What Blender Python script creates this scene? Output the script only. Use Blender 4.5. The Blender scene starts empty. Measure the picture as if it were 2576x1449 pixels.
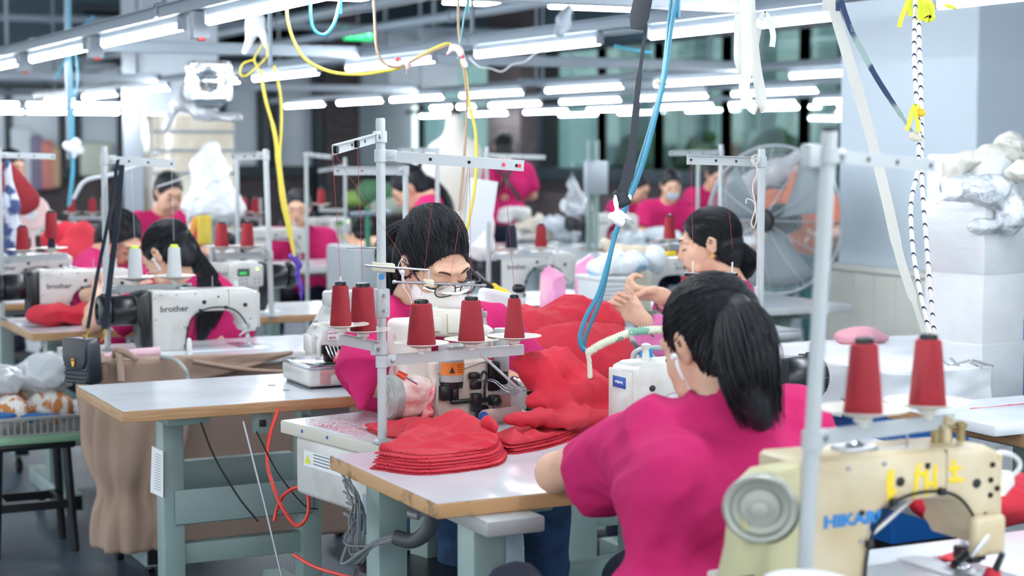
import bpy, bmesh, math, random
import numpy as np
from mathutils import Vector, Matrix, Euler, noise
C = bpy.context.scene.collection
scene = bpy.context.scene
random.seed(7)
PI = math.pi
# ------------------------------------------------------------------ camera
CAM_H, FPX, YAW = 1.47, 4398.0, math.radians(26.4)
PITCH = math.atan(360.0 / FPX)
cam_d = bpy.data.cameras.new('camera')
cam = bpy.data.objects.new('camera', cam_d); C.objects.link(cam)
cam.location = (0, 0, CAM_H)
cam.rotation_euler = (PI / 2 - PITCH, 0, -YAW)
cam_d.sensor_width = 36.0
cam_d.lens = FPX / 2576.0 * 36.0
cam_d.clip_start = 0.05
cam_d.dof.use_dof = True
cam_d.dof.focus_distance = 4.25
cam_d.dof.aperture_fstop = 3.2
cam_d.dof.aperture_blades = 9
scene.camera = cam
# ------------------------------------------------------------------ world and exposure
world = bpy.data.worlds.new('daylight'); scene.world = world; world.use_nodes = True
_bg = world.node_tree.nodes['Background']
_bg.inputs[0].default_value = (0.87, 0.94, 1.0, 1); _bg.inputs[1].default_value = 1.3
sun_d = bpy.data.lights.new('sun', 'SUN'); sun_d.energy = 5.0; sun_d.angle = 0.02; sun_d.color = (1.0, 0.97, 0.92)
sun = bpy.data.objects.new('sun', sun_d); C.objects.link(sun); sun.rotation_euler = (0, -math.radians(42), math.radians(8))
scene.view_settings.view_transform = 'Standard'
scene.view_settings.look = 'None'
scene.view_settings.gamma = 1.0
scene.view_settings.use_curve_mapping = False
scene.view_settings.exposure = 0.74
TUBE_POWER = 62.0
_F = Vector((math.sin(YAW) * math.cos(PITCH), math.cos(YAW) * math.cos(PITCH), -math.sin(PITCH)))
_R = Vector((math.cos(YAW), -math.sin(YAW), 0.0)); _U = _R.cross(_F)
def at(px, py, d=None, z=None, X=None, Y=None):
    """a world point seen at a pixel of the photograph: at view depth d, on height z, or on the plane x=X / y=Y"""
    r = _F + _R * ((px - 1288.0) / FPX) - _U * ((py - 724.5) / FPX)
    t = d if d is not None else (z - CAM_H) / r.z if z is not None else X / r.x if X is not None else Y / r.y
    return Vector((0, 0, CAM_H)) + r * t

# ------------------------------------------------------------------ materials
def srgb(c):
    if isinstance(c, str):
        c = tuple(int(c[i:i + 2], 16) / 255 for i in (0, 2, 4))
    return tuple((x / 12.92 if x <= 0.04045 else ((x + 0.055) / 1.055) ** 2.4) for x in c) + (1.0,)
_mats = {}
def mat(name, col, rough=0.5, metal=0.0, var=0.0, scale=8.0, bump=0.0, bscale=200.0, col2=None, trans=0.0, emit=None, estr=0.0, sheen=0.0, coat=0.0, alpha=1.0, kind='noise', lo=0.45, hi=0.6, stretch=None, spec=None, bdist=0.002):
    """procedural material: base colour mixed by noise with a second colour, optional bump"""
    if name in _mats: return _mats[name]
    m = bpy.data.materials.new(name); m.use_nodes = True
    nt = m.node_tree; n = nt.nodes; l = nt.links
    b = n['Principled BSDF']
    c1 = srgb(col)
    tc = n.new('ShaderNodeTexCoord'); mp = n.new('ShaderNodeMapping'); l.new(tc.outputs['Object'], mp.inputs[0])
    if stretch: mp.inputs['Scale'].default_value = stretch
    nz = n.new('ShaderNodeTexNoise'); nz.inputs['Scale'].default_value = scale; nz.inputs['Detail'].default_value = 5
    l.new(mp.outputs[0], nz.inputs['Vector'])
    if col2 is None:
        k = 1.0 - (var or 0.03)
        c2 = (c1[0] * k, c1[1] * k, c1[2] * k, 1)
    else: c2 = srgb(col2)
    rp = n.new('ShaderNodeMapRange'); rp.inputs[1].default_value = lo; rp.inputs[2].default_value = hi
    l.new(nz.outputs['Fac'], rp.inputs[0])
    mx = n.new('ShaderNodeMix'); mx.data_type = 'RGBA'
    mx.inputs[6].default_value = c1; mx.inputs[7].default_value = c2
    l.new(rp.outputs[0], mx.inputs[0]); l.new(mx.outputs[2], b.inputs['Base Color'])
    b.inputs['Roughness'].default_value = rough; b.inputs['Metallic'].default_value = metal
    if trans: b.inputs['Transmission Weight'].default_value = trans
    if sheen: b.inputs['Sheen Weight'].default_value = sheen; b.inputs['Sheen Roughness'].default_value = 0.4
    if coat: b.inputs['Coat Weight'].default_value = coat; b.inputs['Coat Roughness'].default_value = 0.12
    if spec is not None: b.inputs['Specular IOR Level'].default_value = spec
    if alpha < 1: b.inputs['Alpha'].default_value = alpha
    if emit: b.inputs['Emission Color'].default_value = srgb(emit); b.inputs['Emission Strength'].default_value = estr
    if bump:
        if kind == 'weave':
            w = n.new('ShaderNodeTexWave'); w.inputs['Scale'].default_value = bscale; w.inputs['Distortion'].default_value = 1.5
        elif kind == 'winding':
            w = n.new('ShaderNodeTexWave'); w.bands_direction = 'Z'; w.inputs['Scale'].default_value = bscale; w.inputs['Distortion'].default_value = 2.5; w.inputs['Detail Scale'].default_value = 3
        else:
            w = n.new('ShaderNodeTexNoise'); w.inputs['Scale'].default_value = bscale; w.inputs['Detail'].default_value = 4
        l.new(mp.outputs[0], w.inputs['Vector'])
        bp = n.new('ShaderNodeBump'); bp.inputs['Strength'].default_value = bump; bp.inputs['Distance'].default_value = bdist
        l.new(w.outputs['Fac'], bp.inputs['Height']); l.new(bp.outputs[0], b.inputs['Normal'])
    m.diffuse_color = c1; _mats[name] = m
    return m
M_white = mat('enamel_white', 'D9DBDA', 0.34, coat=0.3, col2='C9CACA', scale=6)
M_mach = mat('machine_white_enamel', 'CDCDC9', 0.3, coat=0.4, col2='C0BDB7', scale=9)
M_machold = mat('machine_yellowed_enamel', 'CBBD9F', 0.42, col2='AE9468', scale=7, lo=0.4, hi=0.7)
M_lint = mat('machine_enamel_with_red_lint', 'DAD0C8', 0.6, col2='B8434C', scale=9, lo=0.56, hi=0.70)
M_black = mat('black_plastic', '15181C', 0.32, col2='22262C')
M_dark = mat('dark_metal', '1A1B1D', 0.45, metal=0.5)
M_grey = mat('grey_enamel', 'A3A6A5', 0.42, metal=0.15)
M_chrome = mat('chrome', 'C8CCD0', 0.16, metal=1.0)
M_steel = mat('brushed_steel', 'A8ACB0', 0.32, metal=0.9)
M_pole = mat('pole_grey_white', 'AFB5B7', 0.38, coat=0.2)
M_laminate = mat('white_laminate', 'DDE3E8', 0.22, coat=0.4, col2='D2D8DE', scale=3)
M_edge = mat('beech_edge', 'B8926A', 0.5, col2='AB845C', scale=4, stretch=(2, 2, 40))
M_edgeworn = mat('beech_edge_worn', 'BE9568', 0.6, col2='6E5238', scale=14, lo=0.52, hi=0.66)
M_edgecream = mat('cream_edge', 'CFC9BC', 0.5)
M_stand = mat('stand_grey_green', '8DA3A1', 0.42, col2='829891', scale=3)
M_red = mat('red_cotton', 'C43644', 0.75, sheen=0.03, bump=0.25, bscale=900, col2='C42A3B', scale=5, spec=0.2)
M_pink = mat('magenta_jersey', 'C42A68', 0.85, bump=0.2, bscale=800, col2='B92661', scale=4, spec=0.15)
M_pinklight = mat('pale_pink_cloth', 'E9C4CE', 0.8)
M_skin = mat('skin', 'D9AF95', 0.5, col2='CF9E84', scale=14, lo=0.4, hi=0.7, spec=0.35)
M_hair = mat('black_hair', '0E1015', 0.46, col2='1E222A', scale=120, spec=0.4, stretch=(1, 1, 0.07), bump=0.7, bscale=260, bdist=0.003)
M_thread_red = mat('red_thread', 'CC3846', 0.55, bump=0.9, bscale=330, kind='winding', spec=0.3)
M_thread_white = mat('white_thread', 'E9ECEE', 0.6, bump=0.7, bscale=330, kind='winding')
M_thread_navy = mat('navy_thread', '1B2747', 0.6, bump=0.9, bscale=330, kind='winding')
M_thread_beige = mat('beige_thread', 'D5B9A2', 0.6, bump=0.7, bscale=330, kind='winding')
M_thread_pink = mat('pale_pink_thread', 'DDB9B2', 0.6, bump=0.7, bscale=330, kind='winding')
M_navy = mat('navy_cloth', '10182E', 0.85)
M_jeans = mat('blue_denim', '1F3F66', 0.85, col2='16304F', scale=20)
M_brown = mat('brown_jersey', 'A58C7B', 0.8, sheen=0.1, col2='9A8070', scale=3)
M_yellow = mat('yellow_strap', 'CDBB45', 0.6)
M_yellowribbon = mat('bright_yellow_ribbon', 'D6DA36', 0.6)
M_blue = mat('blue_hose', '3E9CB8', 0.4)
M_blueplastic = mat('blue_plastic', '1260AE', 0.4)
M_whitecloth = mat('white_cloth', 'E4E8EC', 0.85, col2='D9DEE3', scale=4)
M_paper = mat('paper', 'E6EAED', 0.8)
M_plastic = mat('clear_plastic_film', 'E8EDF0', 0.12, trans=0.6, bump=0.6, bscale=14, bdist=0.02)
M_wall = mat('wall_white_paint', 'BBC7D0', 0.7, col2='B5C1CA', scale=0.8)
M_wallgrey = mat('wall_grey_paint', 'B0BAC4', 0.75)

# ------------------------------------------------------------------ mesh helpers
def new_obj(name, me, material=None, parent=None, smooth=True, ang=38):
    if material: me.materials.append(material)
    o = bpy.data.objects.new(name, me); C.objects.link(o)
    if smooth and len(me.polygons):
        me.shade_smooth()
        me.set_sharp_from_angle(angle=math.radians(ang))
    if parent is not None:
        o.parent = parent
        if parent.get('_world'):
            o['_world'] = 1
            me.transform(Matrix.Translation(-world_loc(parent)))
    return o
def world_loc(o):
    v = Vector((0, 0, 0))
    while o is not None: v = v + o.location; o = o.parent
    return v
def obj(name, bm, material=None, parent=None, smooth=True, ang=38):
    me = bpy.data.meshes.new(name); bm.to_mesh(me); bm.free()
    return new_obj(name, me, material, parent, smooth, ang)
def pydata(name, vs, fs, material=None, parent=None, smooth=True, ang=38):
    me = bpy.data.meshes.new(name); me.from_pydata([tuple(v) for v in vs], [], fs); me.update()
    return new_obj(name, me, material, parent, smooth, ang)
def thing(name, label, cat, loc=(0, 0, 0), rotz=0.0, group=None, world=False):
    o = bpy.data.objects.new(name, None); C.objects.link(o); o.empty_display_size = 0.05
    o.location = loc; o.rotation_euler = (0, 0, rotz)
    o['label'] = label; o['category'] = cat
    if group: o['group'] = group
    if world: o['_world'] = 1
    return o
def tag(o, label, cat, group=None, kind=None):
    o['label'] = label; o['category'] = cat
    if group: o['group'] = group
    if kind: o['kind'] = kind
    return o
def struct(name, bm, m, label=None, smooth=False):
    o = obj(name, bm, m, None, smooth); o['kind'] = 'structure'
    if label: o['label'] = label
    return o
def dup(root, loc, rotz=None, label=None, group=None):
    r = root.copy(); C.objects.link(r); r.location = loc
    if rotz is not None: r.rotation_euler = (0, 0, rotz)
    if label: r['label'] = label
    if group: r['group'] = group
    for ch in list(root.children):
        c = ch.copy(); C.objects.link(c); c.parent = r
        for g in ch.children:
            d = g.copy(); C.objects.link(d); d.parent = c
    return r
def BM(): return bmesh.new()
def box(bm, c, s, rot=None, bev=0.0, seg=2):
    ret = bmesh.ops.create_cube(bm, size=1.0)
    vs = ret['verts']
    bmesh.ops.scale(bm, vec=s, verts=vs)
    if bev > 0:
        es = list({e for v in vs for e in v.link_edges})
        r = bmesh.ops.bevel(bm, geom=es, offset=min(bev, min(s) * 0.49), segments=seg, profile=0.5, affect='EDGES')
        vs = list({v for f in r['faces'] for v in f.verts} | {v for v in vs if v.is_valid})
    if rot is not None: bmesh.ops.transform(bm, matrix=rot.to_4x4() if hasattr(rot, 'to_4x4') else rot, verts=vs)
    bmesh.ops.translate(bm, vec=c, verts=vs)
    return vs
def box2(bm, a, b, bev=0.0, seg=2):
    a, b = Vector(a), Vector(b)
    return box(bm, (a + b) / 2, tuple(max(abs(x), 1e-4) for x in (b - a)), None, bev, seg)
def frame_of(d, ref=None):
    d = Vector(d).normalized(); up = Vector(ref) if ref else Vector((0, 0, 1))
    if abs(d.dot(up)) > 0.98: up = Vector((0, 1, 0))
    x = d.cross(up).normalized(); y = x.cross(d).normalized()
    return x, y, d
def cyl(bm, p0, p1, r0, r1=None, seg=16, cap=True):
    p0, p1 = Vector(p0), Vector(p1); r1 = r0 if r1 is None else r1
    x, y, d = frame_of(p1 - p0)
    A, B = [], []
    for i in range(seg):
        a = 2 * PI * i / seg; o = x * math.cos(a) + y * math.sin(a)
        A.append(bm.verts.new(p0 + o * r0)); B.append(bm.verts.new(p1 + o * r1))
    for i in range(seg):
        j = (i + 1) % seg; bm.faces.new((A[j], A[i], B[i], B[j]))
    if cap: bm.faces.new(A); bm.faces.new(list(reversed(B)))
    return A + B
def lathe(bm, prof, loc=(0, 0, 0), axis=(0, 0, 1), seg=24, cap=True):
    """prof: list of (radius, height along axis)"""
    loc = Vector(loc); x, y, d = frame_of(axis)
    rings = []
    for r, h in prof:
        rings.append([bm.verts.new(loc + d * h + (x * math.cos(2 * PI * i / seg) + y * math.sin(2 * PI * i / seg)) * max(r, 1e-5)) for i in range(seg)])
    for a, b in zip(rings, rings[1:]):
        for i in range(seg):
            j = (i + 1) % seg; bm.faces.new((a[j], a[i], b[i], b[j]))
    if cap: bm.faces.new(rings[0]); bm.faces.new(list(reversed(rings[-1])))
def spline(pts, n=8):
    pts = [Vector(p) for p in pts]
    if len(pts) < 3: return pts
    P = [pts[0] * 2 - pts[1]] + pts + [pts[-1] * 2 - pts[-2]]
    out = []
    for i in range(1, len(P) - 2):
        for k in range(n):
            t = k / n; t2, t3 = t * t, t * t * t
            out.append(0.5 * ((2 * P[i]) + (P[i + 1] - P[i - 1]) * t + (2 * P[i - 1] - 5 * P[i] + 4 * P[i + 1] - P[i + 2]) * t2 + (3 * P[i] - P[i - 1] - 3 * P[i + 1] + P[i + 2]) * t3))
    out.append(P[-2]); return out
def tube(bm, pts, r, seg=8, n=8, smooth=True, flat=None, cap=True, ref=None):
    """sweep a round (or flattened: flat=(rx, ry)) section along a smooth path; r number or list"""
    P = spline(pts, n) if smooth else [Vector(p) for p in pts]
    N = len(P); rings = []; px = None
    for i, p in enumerate(P):
        d = (P[min(i + 1, N - 1)] - P[max(i - 1, 0)]).normalized()
        if px is None: x, y, d = frame_of(d, ref)
        else:
            x = (px - d * px.dot(d))
            x = x.normalized() if x.length > 1e-6 else frame_of(d)[0]
            y = x.cross(d).normalized()
        px = x
        if isinstance(r, (list, tuple)):
            f = i / (N - 1) * (len(r) - 1); k = min(int(f), len(r) - 2); rr = r[k] + (r[k + 1] - r[k]) * (f - k)
        else: rr = r
        fx, fy = flat if flat else (1, 1)
        rings.append([bm.verts.new(p + x * math.cos(2 * PI * j / seg) * rr * fx + y * math.sin(2 * PI * j / seg) * rr * fy) for j in range(seg)])
    for a, b in zip(rings, rings[1:]):
        for j in range(seg):
            k = (j + 1) % seg; bm.faces.new((a[k], a[j], b[j], b[k]))
    if cap: bm.faces.new(rings[0]); bm.faces.new(list(reversed(rings[-1])))
def ribbon(bm, pts, w, t=0.0012, side=None, n=8, smooth=True, twist=None):
    """flat strap of width w and thickness t along a path; side = direction of the width"""
    P = spline(pts, n) if smooth else [Vector(p) for p in pts]
    N = len(P); rings = []
    side = Vector(side) if side else Vector(_R)
    for i, p in enumerate(P):
        d = (P[min(i + 1, N - 1)] - P[max(i - 1, 0)]).normalized()
        s = side
        if twist: s = Matrix.Rotation(twist * i / (N - 1), 3, d) @ s
        s = (s - d * s.dot(d)).normalized(); u = s.cross(d)
        ww = w if not isinstance(w, (list, tuple)) else w[min(int(i / N * len(w)), len(w) - 1)]
        rings.append([bm.verts.new(p + s * a * ww / 2 + u * b * t / 2) for a, b in ((-1, -1), (1, -1), (1, 1), (-1, 1))])
    for a, b in zip(rings, rings[1:]):
        for j in range(4):
            k = (j + 1) % 4; bm.faces.new((a[k], a[j], b[j], b[k]))
    bm.faces.new(rings[0]); bm.faces.new(list(reversed(rings[-1])))
def prism(bm, pts, y0, y1, bev=0.0, plane='XZ', seg=2):
    """extrude a 2-D outline (in XZ by default) between y0 and y1 and round its rim"""
    mk = {'XZ': lambda a, b, c: (a, c, b), 'XY': lambda a, b, c: (a, b, c), 'YZ': lambda a, b, c: (c, a, b)}[plane]
    A = [bm.verts.new(mk(a, b, y0)) for a, b in pts]; B = [bm.verts.new(mk(a, b, y1)) for a, b in pts]
    fs = []
    fa = bm.faces.new(A); fb = bm.faces.new(list(reversed(B))); N = len(pts)
    for i in range(N):
        j = (i + 1) % N; fs.append(bm.faces.new((A[j], A[i], B[i], B[j])))
    bmesh.ops.recalc_face_normals(bm, faces=fs + [fa, fb])
    if bev:
        es = list(fa.edges) + list(fb.edges)
        bmesh.ops.bevel(bm, geom=es, offset=bev, segments=seg, profile=0.5, affect='EDGES')
def arc(cx, cz, r, a0, a1, n=8):
    return [(cx + r * math.cos(math.radians(a0 + (a1 - a0) * i / n)), cz + r * math.sin(math.radians(a0 + (a1 - a0) * i / n))) for i in range(n + 1)]
_dg = None
def text(name, s, size, loc, m, parent=None, rot=(PI / 2, 0, 0), ext=0.0004, bold=0.0, shear=0.0, align='LEFT', sx=1.0):
    cu = bpy.data.curves.new(name, 'FONT'); cu.body = s; cu.size = size; cu.extrude = ext; cu.offset = bold; cu.shear = shear; cu.align_x = align
    cu.resolution_u = 3
    t = bpy.data.objects.new(name, cu); C.objects.link(t)
    bpy.context.view_layer.update()
    me = bpy.data.meshes.new_from_object(t.evaluated_get(bpy.context.evaluated_depsgraph_get()))
    bpy.data.objects.remove(t); bpy.data.curves.remove(cu)
    me.transform(Matrix.Translation(loc) @ Euler(rot).to_matrix().to_4x4() @ Matrix.Diagonal((sx, 1, 1, 1)))
    me.materials.clear(); me.name = name
    return new_obj(name, me, m, parent, smooth=False)

# ------------------------------------------------------------------ soft solids: smooth unions of capsules and ellipsoids, meshed by surface nets
def cap(p0, p1, r0, r1=None, k=0.02, op='+'): return ('c', op, k, np.array(p0, float), np.array(p1, float), r0, r0 if r1 is None else r1)
def ell(c, r, rot=None, k=0.02, op='+'):
    R = np.array(rot if rot is not None else np.eye(3), float)
    return ('e', op, k, np.array(c, float), np.array(r, float), R)
def rbox(c, h, rot=None, rr=0.01, k=0.01, op='+'):
    R = np.array(rot if rot is not None else np.eye(3), float)
    return ('b', op, k, np.array(c, float), np.array(h, float), R, rr)
def plane_cut(p, nrm, k=0.004):      # removes the side the normal points to
    nrm = np.array(nrm, float); return ('p', '-', k, np.array(p, float), nrm / np.linalg.norm(nrm))
def _bbox(q):
    t = q[0]
    if t == 'c': r = max(q[5], q[6]); return np.minimum(q[3], q[4]) - r, np.maximum(q[3], q[4]) + r
    if t == 'e': r = np.abs(q[5]) @ q[4]; return q[3] - r, q[3] + r
    if t == 'b': r = np.abs(q[5]) @ q[4] + q[6]; return q[3] - r, q[3] + r
    return np.full(3, -1e3), np.full(3, 1e3)
def _dist(q, P):
    t = q[0]
    if t == 'c':
        a, b, r0, r1 = q[3:7]; ab = b - a; L = max(float(ab @ ab), 1e-12)
        h = np.clip(((P - a) @ ab) / L, 0, 1)
        return np.linalg.norm(P - a - h[..., None] * ab, axis=-1) - (r0 + (r1 - r0) * h)
    if t == 'e':
        L = (P - q[3]) @ q[5]; k0 = np.linalg.norm(L / q[4], axis=-1); k1 = np.linalg.norm(L / (q[4] ** 2), axis=-1)
        return k0 * (k0 - 1.0) / np.maximum(k1, 1e-9)
    if t == 'b':
        L = np.abs((P - q[3]) @ q[5]) - q[4]
        return np.linalg.norm(np.maximum(L, 0), axis=-1) + np.minimum(L.max(-1), 0) - q[6]
    return -((P - q[3]) @ q[4])
def soft(prims, res=0.006, disp=None, pad=0.02):
    """returns vertices and quads of the blended solid"""
    lo = np.min([_bbox(q)[0] for q in prims if q[1] == '+'], 0) - pad; hi = np.max([_bbox(q)[1] for q in prims if q[1] == '+'], 0) + pad
    n = np.ceil((hi - lo) / res).astype(int) + 1
    D = np.full(tuple(n), 0.5, np.float32)
    ax = [lo[i] + res * np.arange(n[i]) for i in range(3)]
    for q in prims:
        b0, b1 = _bbox(q); m = q[2] + 2.5 * res + 0.004
        i0 = np.clip(np.floor((b0 - m - lo) / res).astype(int), 0, n - 1); i1 = np.clip(np.ceil((b1 + m - lo) / res).astype(int) + 1, 1, n)
        if (i1 <= i0).any(): continue
        sl = tuple(slice(i0[j], i1[j]) for j in range(3))
        P = np.stack(np.meshgrid(*[ax[j][sl[j]] for j in range(3)], indexing='ij'), -1)
        d = _dist(q, P).astype(np.float32); A = D[sl]; k = max(q[2], 1e-5)
        if q[1] == '+':
            h = np.maximum(k - np.abs(A - d), 0) / k; D[sl] = np.minimum(A, d) - h * h * k * 0.25
        else:
            d = -d; h = np.maximum(k - np.abs(A - d), 0) / k; D[sl] = np.maximum(A, d) + h * h * k * 0.25
    if disp is not None:
        idx = np.argwhere(np.abs(D) < 6 * res + 0.02)
        P = lo + idx * res
        D[tuple(idx.T)] -= disp(P).astype(np.float32)
    for j in range(3):
        s = [slice(None)] * 3; s[j] = 0; D[tuple(s)] = 0.5; s[j] = -1; D[tuple(s)] = 0.5
    S = D < 0
    c = [(a, b, e) for a in (0, 1) for b in (0, 1) for e in (0, 1)]
    def sh(A, o): return A[o[0]:A.shape[0] - 1 + o[0], o[1]:A.shape[1] - 1 + o[1], o[2]:A.shape[2] - 1 + o[2]]
    cnt = sum(sh(S, o).astype(np.int8) for o in c)
    act = (cnt > 0) & (cnt < 8); ids = np.argwhere(act)
    vid = np.full(act.shape, -1, np.int64); vid[act] = np.arange(len(ids))
    acc = np.zeros((len(ids), 3)); num = np.zeros(len(ids))
    for o in c:
        for j in range(3):
            if o[j] == 0:
                o2 = list(o); o2[j] = 1
                d0 = D[tuple((ids + o).T)]; d1 = D[tuple((ids + o2).T)]
                cr = (d0 < 0) != (d1 < 0); t = d0 / np.where(np.abs(d0 - d1) < 1e-9, 1e-9, d0 - d1)
                p = ids + np.array(o) + 0.0; p[:, j] += t
                acc[cr] += p[cr]; num[cr] += 1
    V = lo + (acc / num[:, None]) * res
    F = []
    for j in range(3):
        u, w = [(1, 2), (2, 0), (0, 1)][j]
        a = [slice(1, -1)] * 3; a[j] = slice(0, -1); b = [slice(1, -1)] * 3; b[j] = slice(1, None)
        A, B = S[tuple(a)], S[tuple(b)]
        for flip, msk in ((0, A & ~B), (1, ~A & B)):
            e = np.argwhere(msk); off = np.ones(3, int); off[j] = 0; e = e + off
            q = []
            for du, dw in ((-1, -1), (0, -1), (0, 0), (-1, 0)):
                f = e.copy(); f[:, u] += du; f[:, w] += dw; q.append(vid[tuple(f.T)])
            q = np.stack(q, 1)
            if flip: q = q[:, ::-1]
            F.append(q)
    F = np.concatenate(F); F = F[(F >= 0).all(1)]
    return V, F
def soft_obj(name, prims, m, parent=None, res=0.006, disp=None, ang=180):
    V, F = soft(prims, res, disp)
    me = bpy.data.meshes.new(name)
    me.vertices.add(len(V)); me.vertices.foreach_set('co', V.astype(np.float32).ravel())
    me.loops.add(len(F) * 4); me.loops.foreach_set('vertex_index', F.astype(np.int32).ravel())
    me.polygons.add(len(F)); me.polygons.foreach_set('loop_start', np.arange(0, len(F) * 4, 4, dtype=np.int32))
    me.update(calc_edges=True); me.validate()
    return new_obj(name, me, m, parent, True, ang)
def folds(amp, scale, seed=0, ridge=0.7, aniso=(1, 1, 1), n=6):
    """crease pattern for cloth: warped ridged waves"""
    rg = np.random.RandomState(seed); K = rg.normal(size=(n, 3)); K /= np.linalg.norm(K, axis=1)[:, None]; ph = rg.rand(n) * 6.28; an = np.array(aniso, float)
    def f(P):
        Q = P * an
        W = np.stack([np.sin(Q[:, 1] * 19 * scale + ph[0] + 1.5 * np.sin(Q[:, 2] * 13 * scale)), np.sin(Q[:, 2] * 17 * scale + ph[1] + 1.5 * np.sin(Q[:, 0] * 11 * scale)), np.sin(Q[:, 0] * 15 * scale + ph[2])], 1) * (0.026 / scale)
        Q = Q + W; s = 0
        for i in range(n):
            w = np.sin((Q @ K[i]) * (26 + 19 * i) * scale + ph[i]); w = ridge * (1 - 2 * np.abs(w)) + (1 - ridge) * w
            s = s + w / (1 + 0.4 * i)
        return s * amp * 0.5
    return f
# ------------------------------------------------------------------ the building
M_floor = mat('floor_blue_grey', '4E5E6C', 0.42, col2='3C4654', scale=1.5, bump=0.05, bscale=60)
M_ceil = mat('ceiling_slate', '5C6E7A', 0.8)
M_slate = mat('slate_panel', '3E535F', 0.55, col2='34464F', scale=0.7)
M_frame = mat('window_frame_black', '26323A', 0.5)
M_frost = mat('frosted_board', 'D2DAE0', 0.3, col2='C3CED6', scale=0.6)
M_coltile = mat('column_grey', 'B4BDC6', 0.6, col2='AAB4BE', scale=0.6)
M_rail = mat('rail_white_grey', '76838E', 0.5, metal=0.1)
def brick_mat():
    m = bpy.data.materials.new('dark_brick'); m.use_nodes = True; nt = m.node_tree; n = nt.nodes
    b = n['Principled BSDF']; tc = n.new('ShaderNodeTexCoord'); mp = n.new('ShaderNodeMapping'); br = n.new('ShaderNodeTexBrick')
    mp.inputs['Rotation'].default_value = (PI / 2, 0, 0)
    br.inputs['Color1'].default_value = srgb('574D4E'); br.inputs['Color2'].default_value = srgb('473F43'); br.inputs['Mortar'].default_value = srgb('55524F')
    br.inputs['Scale'].default_value = 4.2; br.inputs['Mortar Size'].default_value = 0.012
    nt.links.new(tc.outputs['Object'], mp.inputs[0]); nt.links.new(mp.outputs[0], br.inputs['Vector']); nt.links.new(br.outputs[0], b.inputs['Base Color'])
    b.inputs['Roughness'].default_value = 0.8
    return m
M_brick = brick_mat()
def pane_mat(name, tint, refl=0.10):
    m = bpy.data.materials.new(name); m.use_nodes = True; nt = m.node_tree; n = nt.nodes; n.clear()
    out = n.new('ShaderNodeOutputMaterial'); mx = n.new('ShaderNodeMixShader'); t = n.new('ShaderNodeBsdfTransparent'); g = n.new('ShaderNodeBsdfGlossy')
    lw = n.new('ShaderNodeLayerWeight'); lw.inputs[0].default_value = 0.35
    mr = n.new('ShaderNodeMapRange'); mr.inputs[3].default_value = refl; mr.inputs[4].default_value = 0.7
    t.inputs[0].default_value = srgb(tint); g.inputs['Roughness'].default_value = 0.03
    nt.links.new(lw.outputs['Fresnel'], mr.inputs[0]); nt.links.new(mr.outputs[0], mx.inputs[0])
    nt.links.new(t.outputs[0], mx.inputs[1]); nt.links.new(g.outputs[0], mx.inputs[2]); nt.links.new(mx.outputs[0], out.inputs[0])
    return m
M_pane = pane_mat('window_glass', 'C4DADA', 0.12)
M_panelens = pane_mat('spectacle_lens', 'F4F0F0', 0.04)
M_tube = mat('fluorescent_tube', 'FFFFFF', 0.5, emit='F1F8FF', estr=TUBE_POWER)
WY, WX = 25.5, 11.0
bm = BM(); box2(bm, (-4, -3, -0.1), (16, 27, 0)); struct('floor', bm, M_floor)
bm = BM(); box2(bm, (-4, -3, 4.3), (11.3, 25.8, 4.4)); struct('ceiling', bm, M_ceil)
# back wall (north): dark brick below, black sill, boards and slate glazing above
bm = BM(); box2(bm, (-4, WY, 0), (WX, WY + 0.3, 0.98)); struct('wall_back_lower', bm, M_brick)
bm = BM(); box2(bm, (-4, WY, 2.85), (WX, WY + 0.3, 4.3)); struct('wall_back_upper', bm, M_slate)
bm = BM(); box2(bm, (-4, WY - 0.12, 0.98), (WX, WY + 0.3, 1.13)); struct('trim_1', bm, M_frame)
bm = BM(); box2(bm, (-4, WY + 0.22, 1.13), (WX, WY + 0.3, 2.85)); struct('wall_back_middle', bm, mat('inner_wall_pale', 'C2CDD5', 0.6, col2='B3C0C9', scale=0.5))
wn = [0]
def win_y(px0, px1, py0, py1, panem, split=1, Y=WY):
    """a framed window in the back wall, between pixel columns px0..px1"""
    a = at(px0, py1, Y=Y); b = at(px1, py0, Y=Y); wn[0] += 1
    r = thing('window_%d' % wn[0], '', ''); del r['label']; del r['category']; r['kind'] = 'structure'; r['_world'] = 1; r.location = ((a.x + b.x) / 2, Y, a.z)
    bm = BM()
    for k in range(split + 1):
        x = a.x + (b.x - a.x) * k / split; box2(bm, (x - 0.05, Y - 0.08, a.z), (x + 0.05, Y + 0.04, b.z))
    for z in (a.z, b.z): box2(bm, (a.x - 0.05, Y - 0.075, z - 0.05), (b.x + 0.05, Y + 0.035, z + 0.05))
    obj('window_frame', bm, M_frame, r, False)
    bm = BM(); box2(bm, (a.x, Y + 0.0, a.z), (b.x, Y + 0.02, b.z)); obj('window_pane', bm, panem, r, False)
win_y(-120, 158, 446, 215, M_frost, 2); win_y(190, 305, 428, 150, M_frost)
win_y(555, 655, 425, 150, M_frost); win_y(690, 812, 425, 150, M_frost)
win_y(550, 820, 128, 20, M_slate, 3); win_y(196, 310, 130, 20, M_slate)
bm = BM(); a = at(820, 400, Y=WY - 0.35); b = at(905, 400, Y=WY - 0.35); box2(bm, (a.x, WY - 0.35, 0), (b.x, WY, 4.3)); struct('column_1', bm, M_brick)
bm = BM(); box2(bm, (at(800, 400, Y=WY - .3).x, WY - 0.3, 0), (a.x, WY, 4.3)); struct('trim_2', bm, M_frame)
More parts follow.
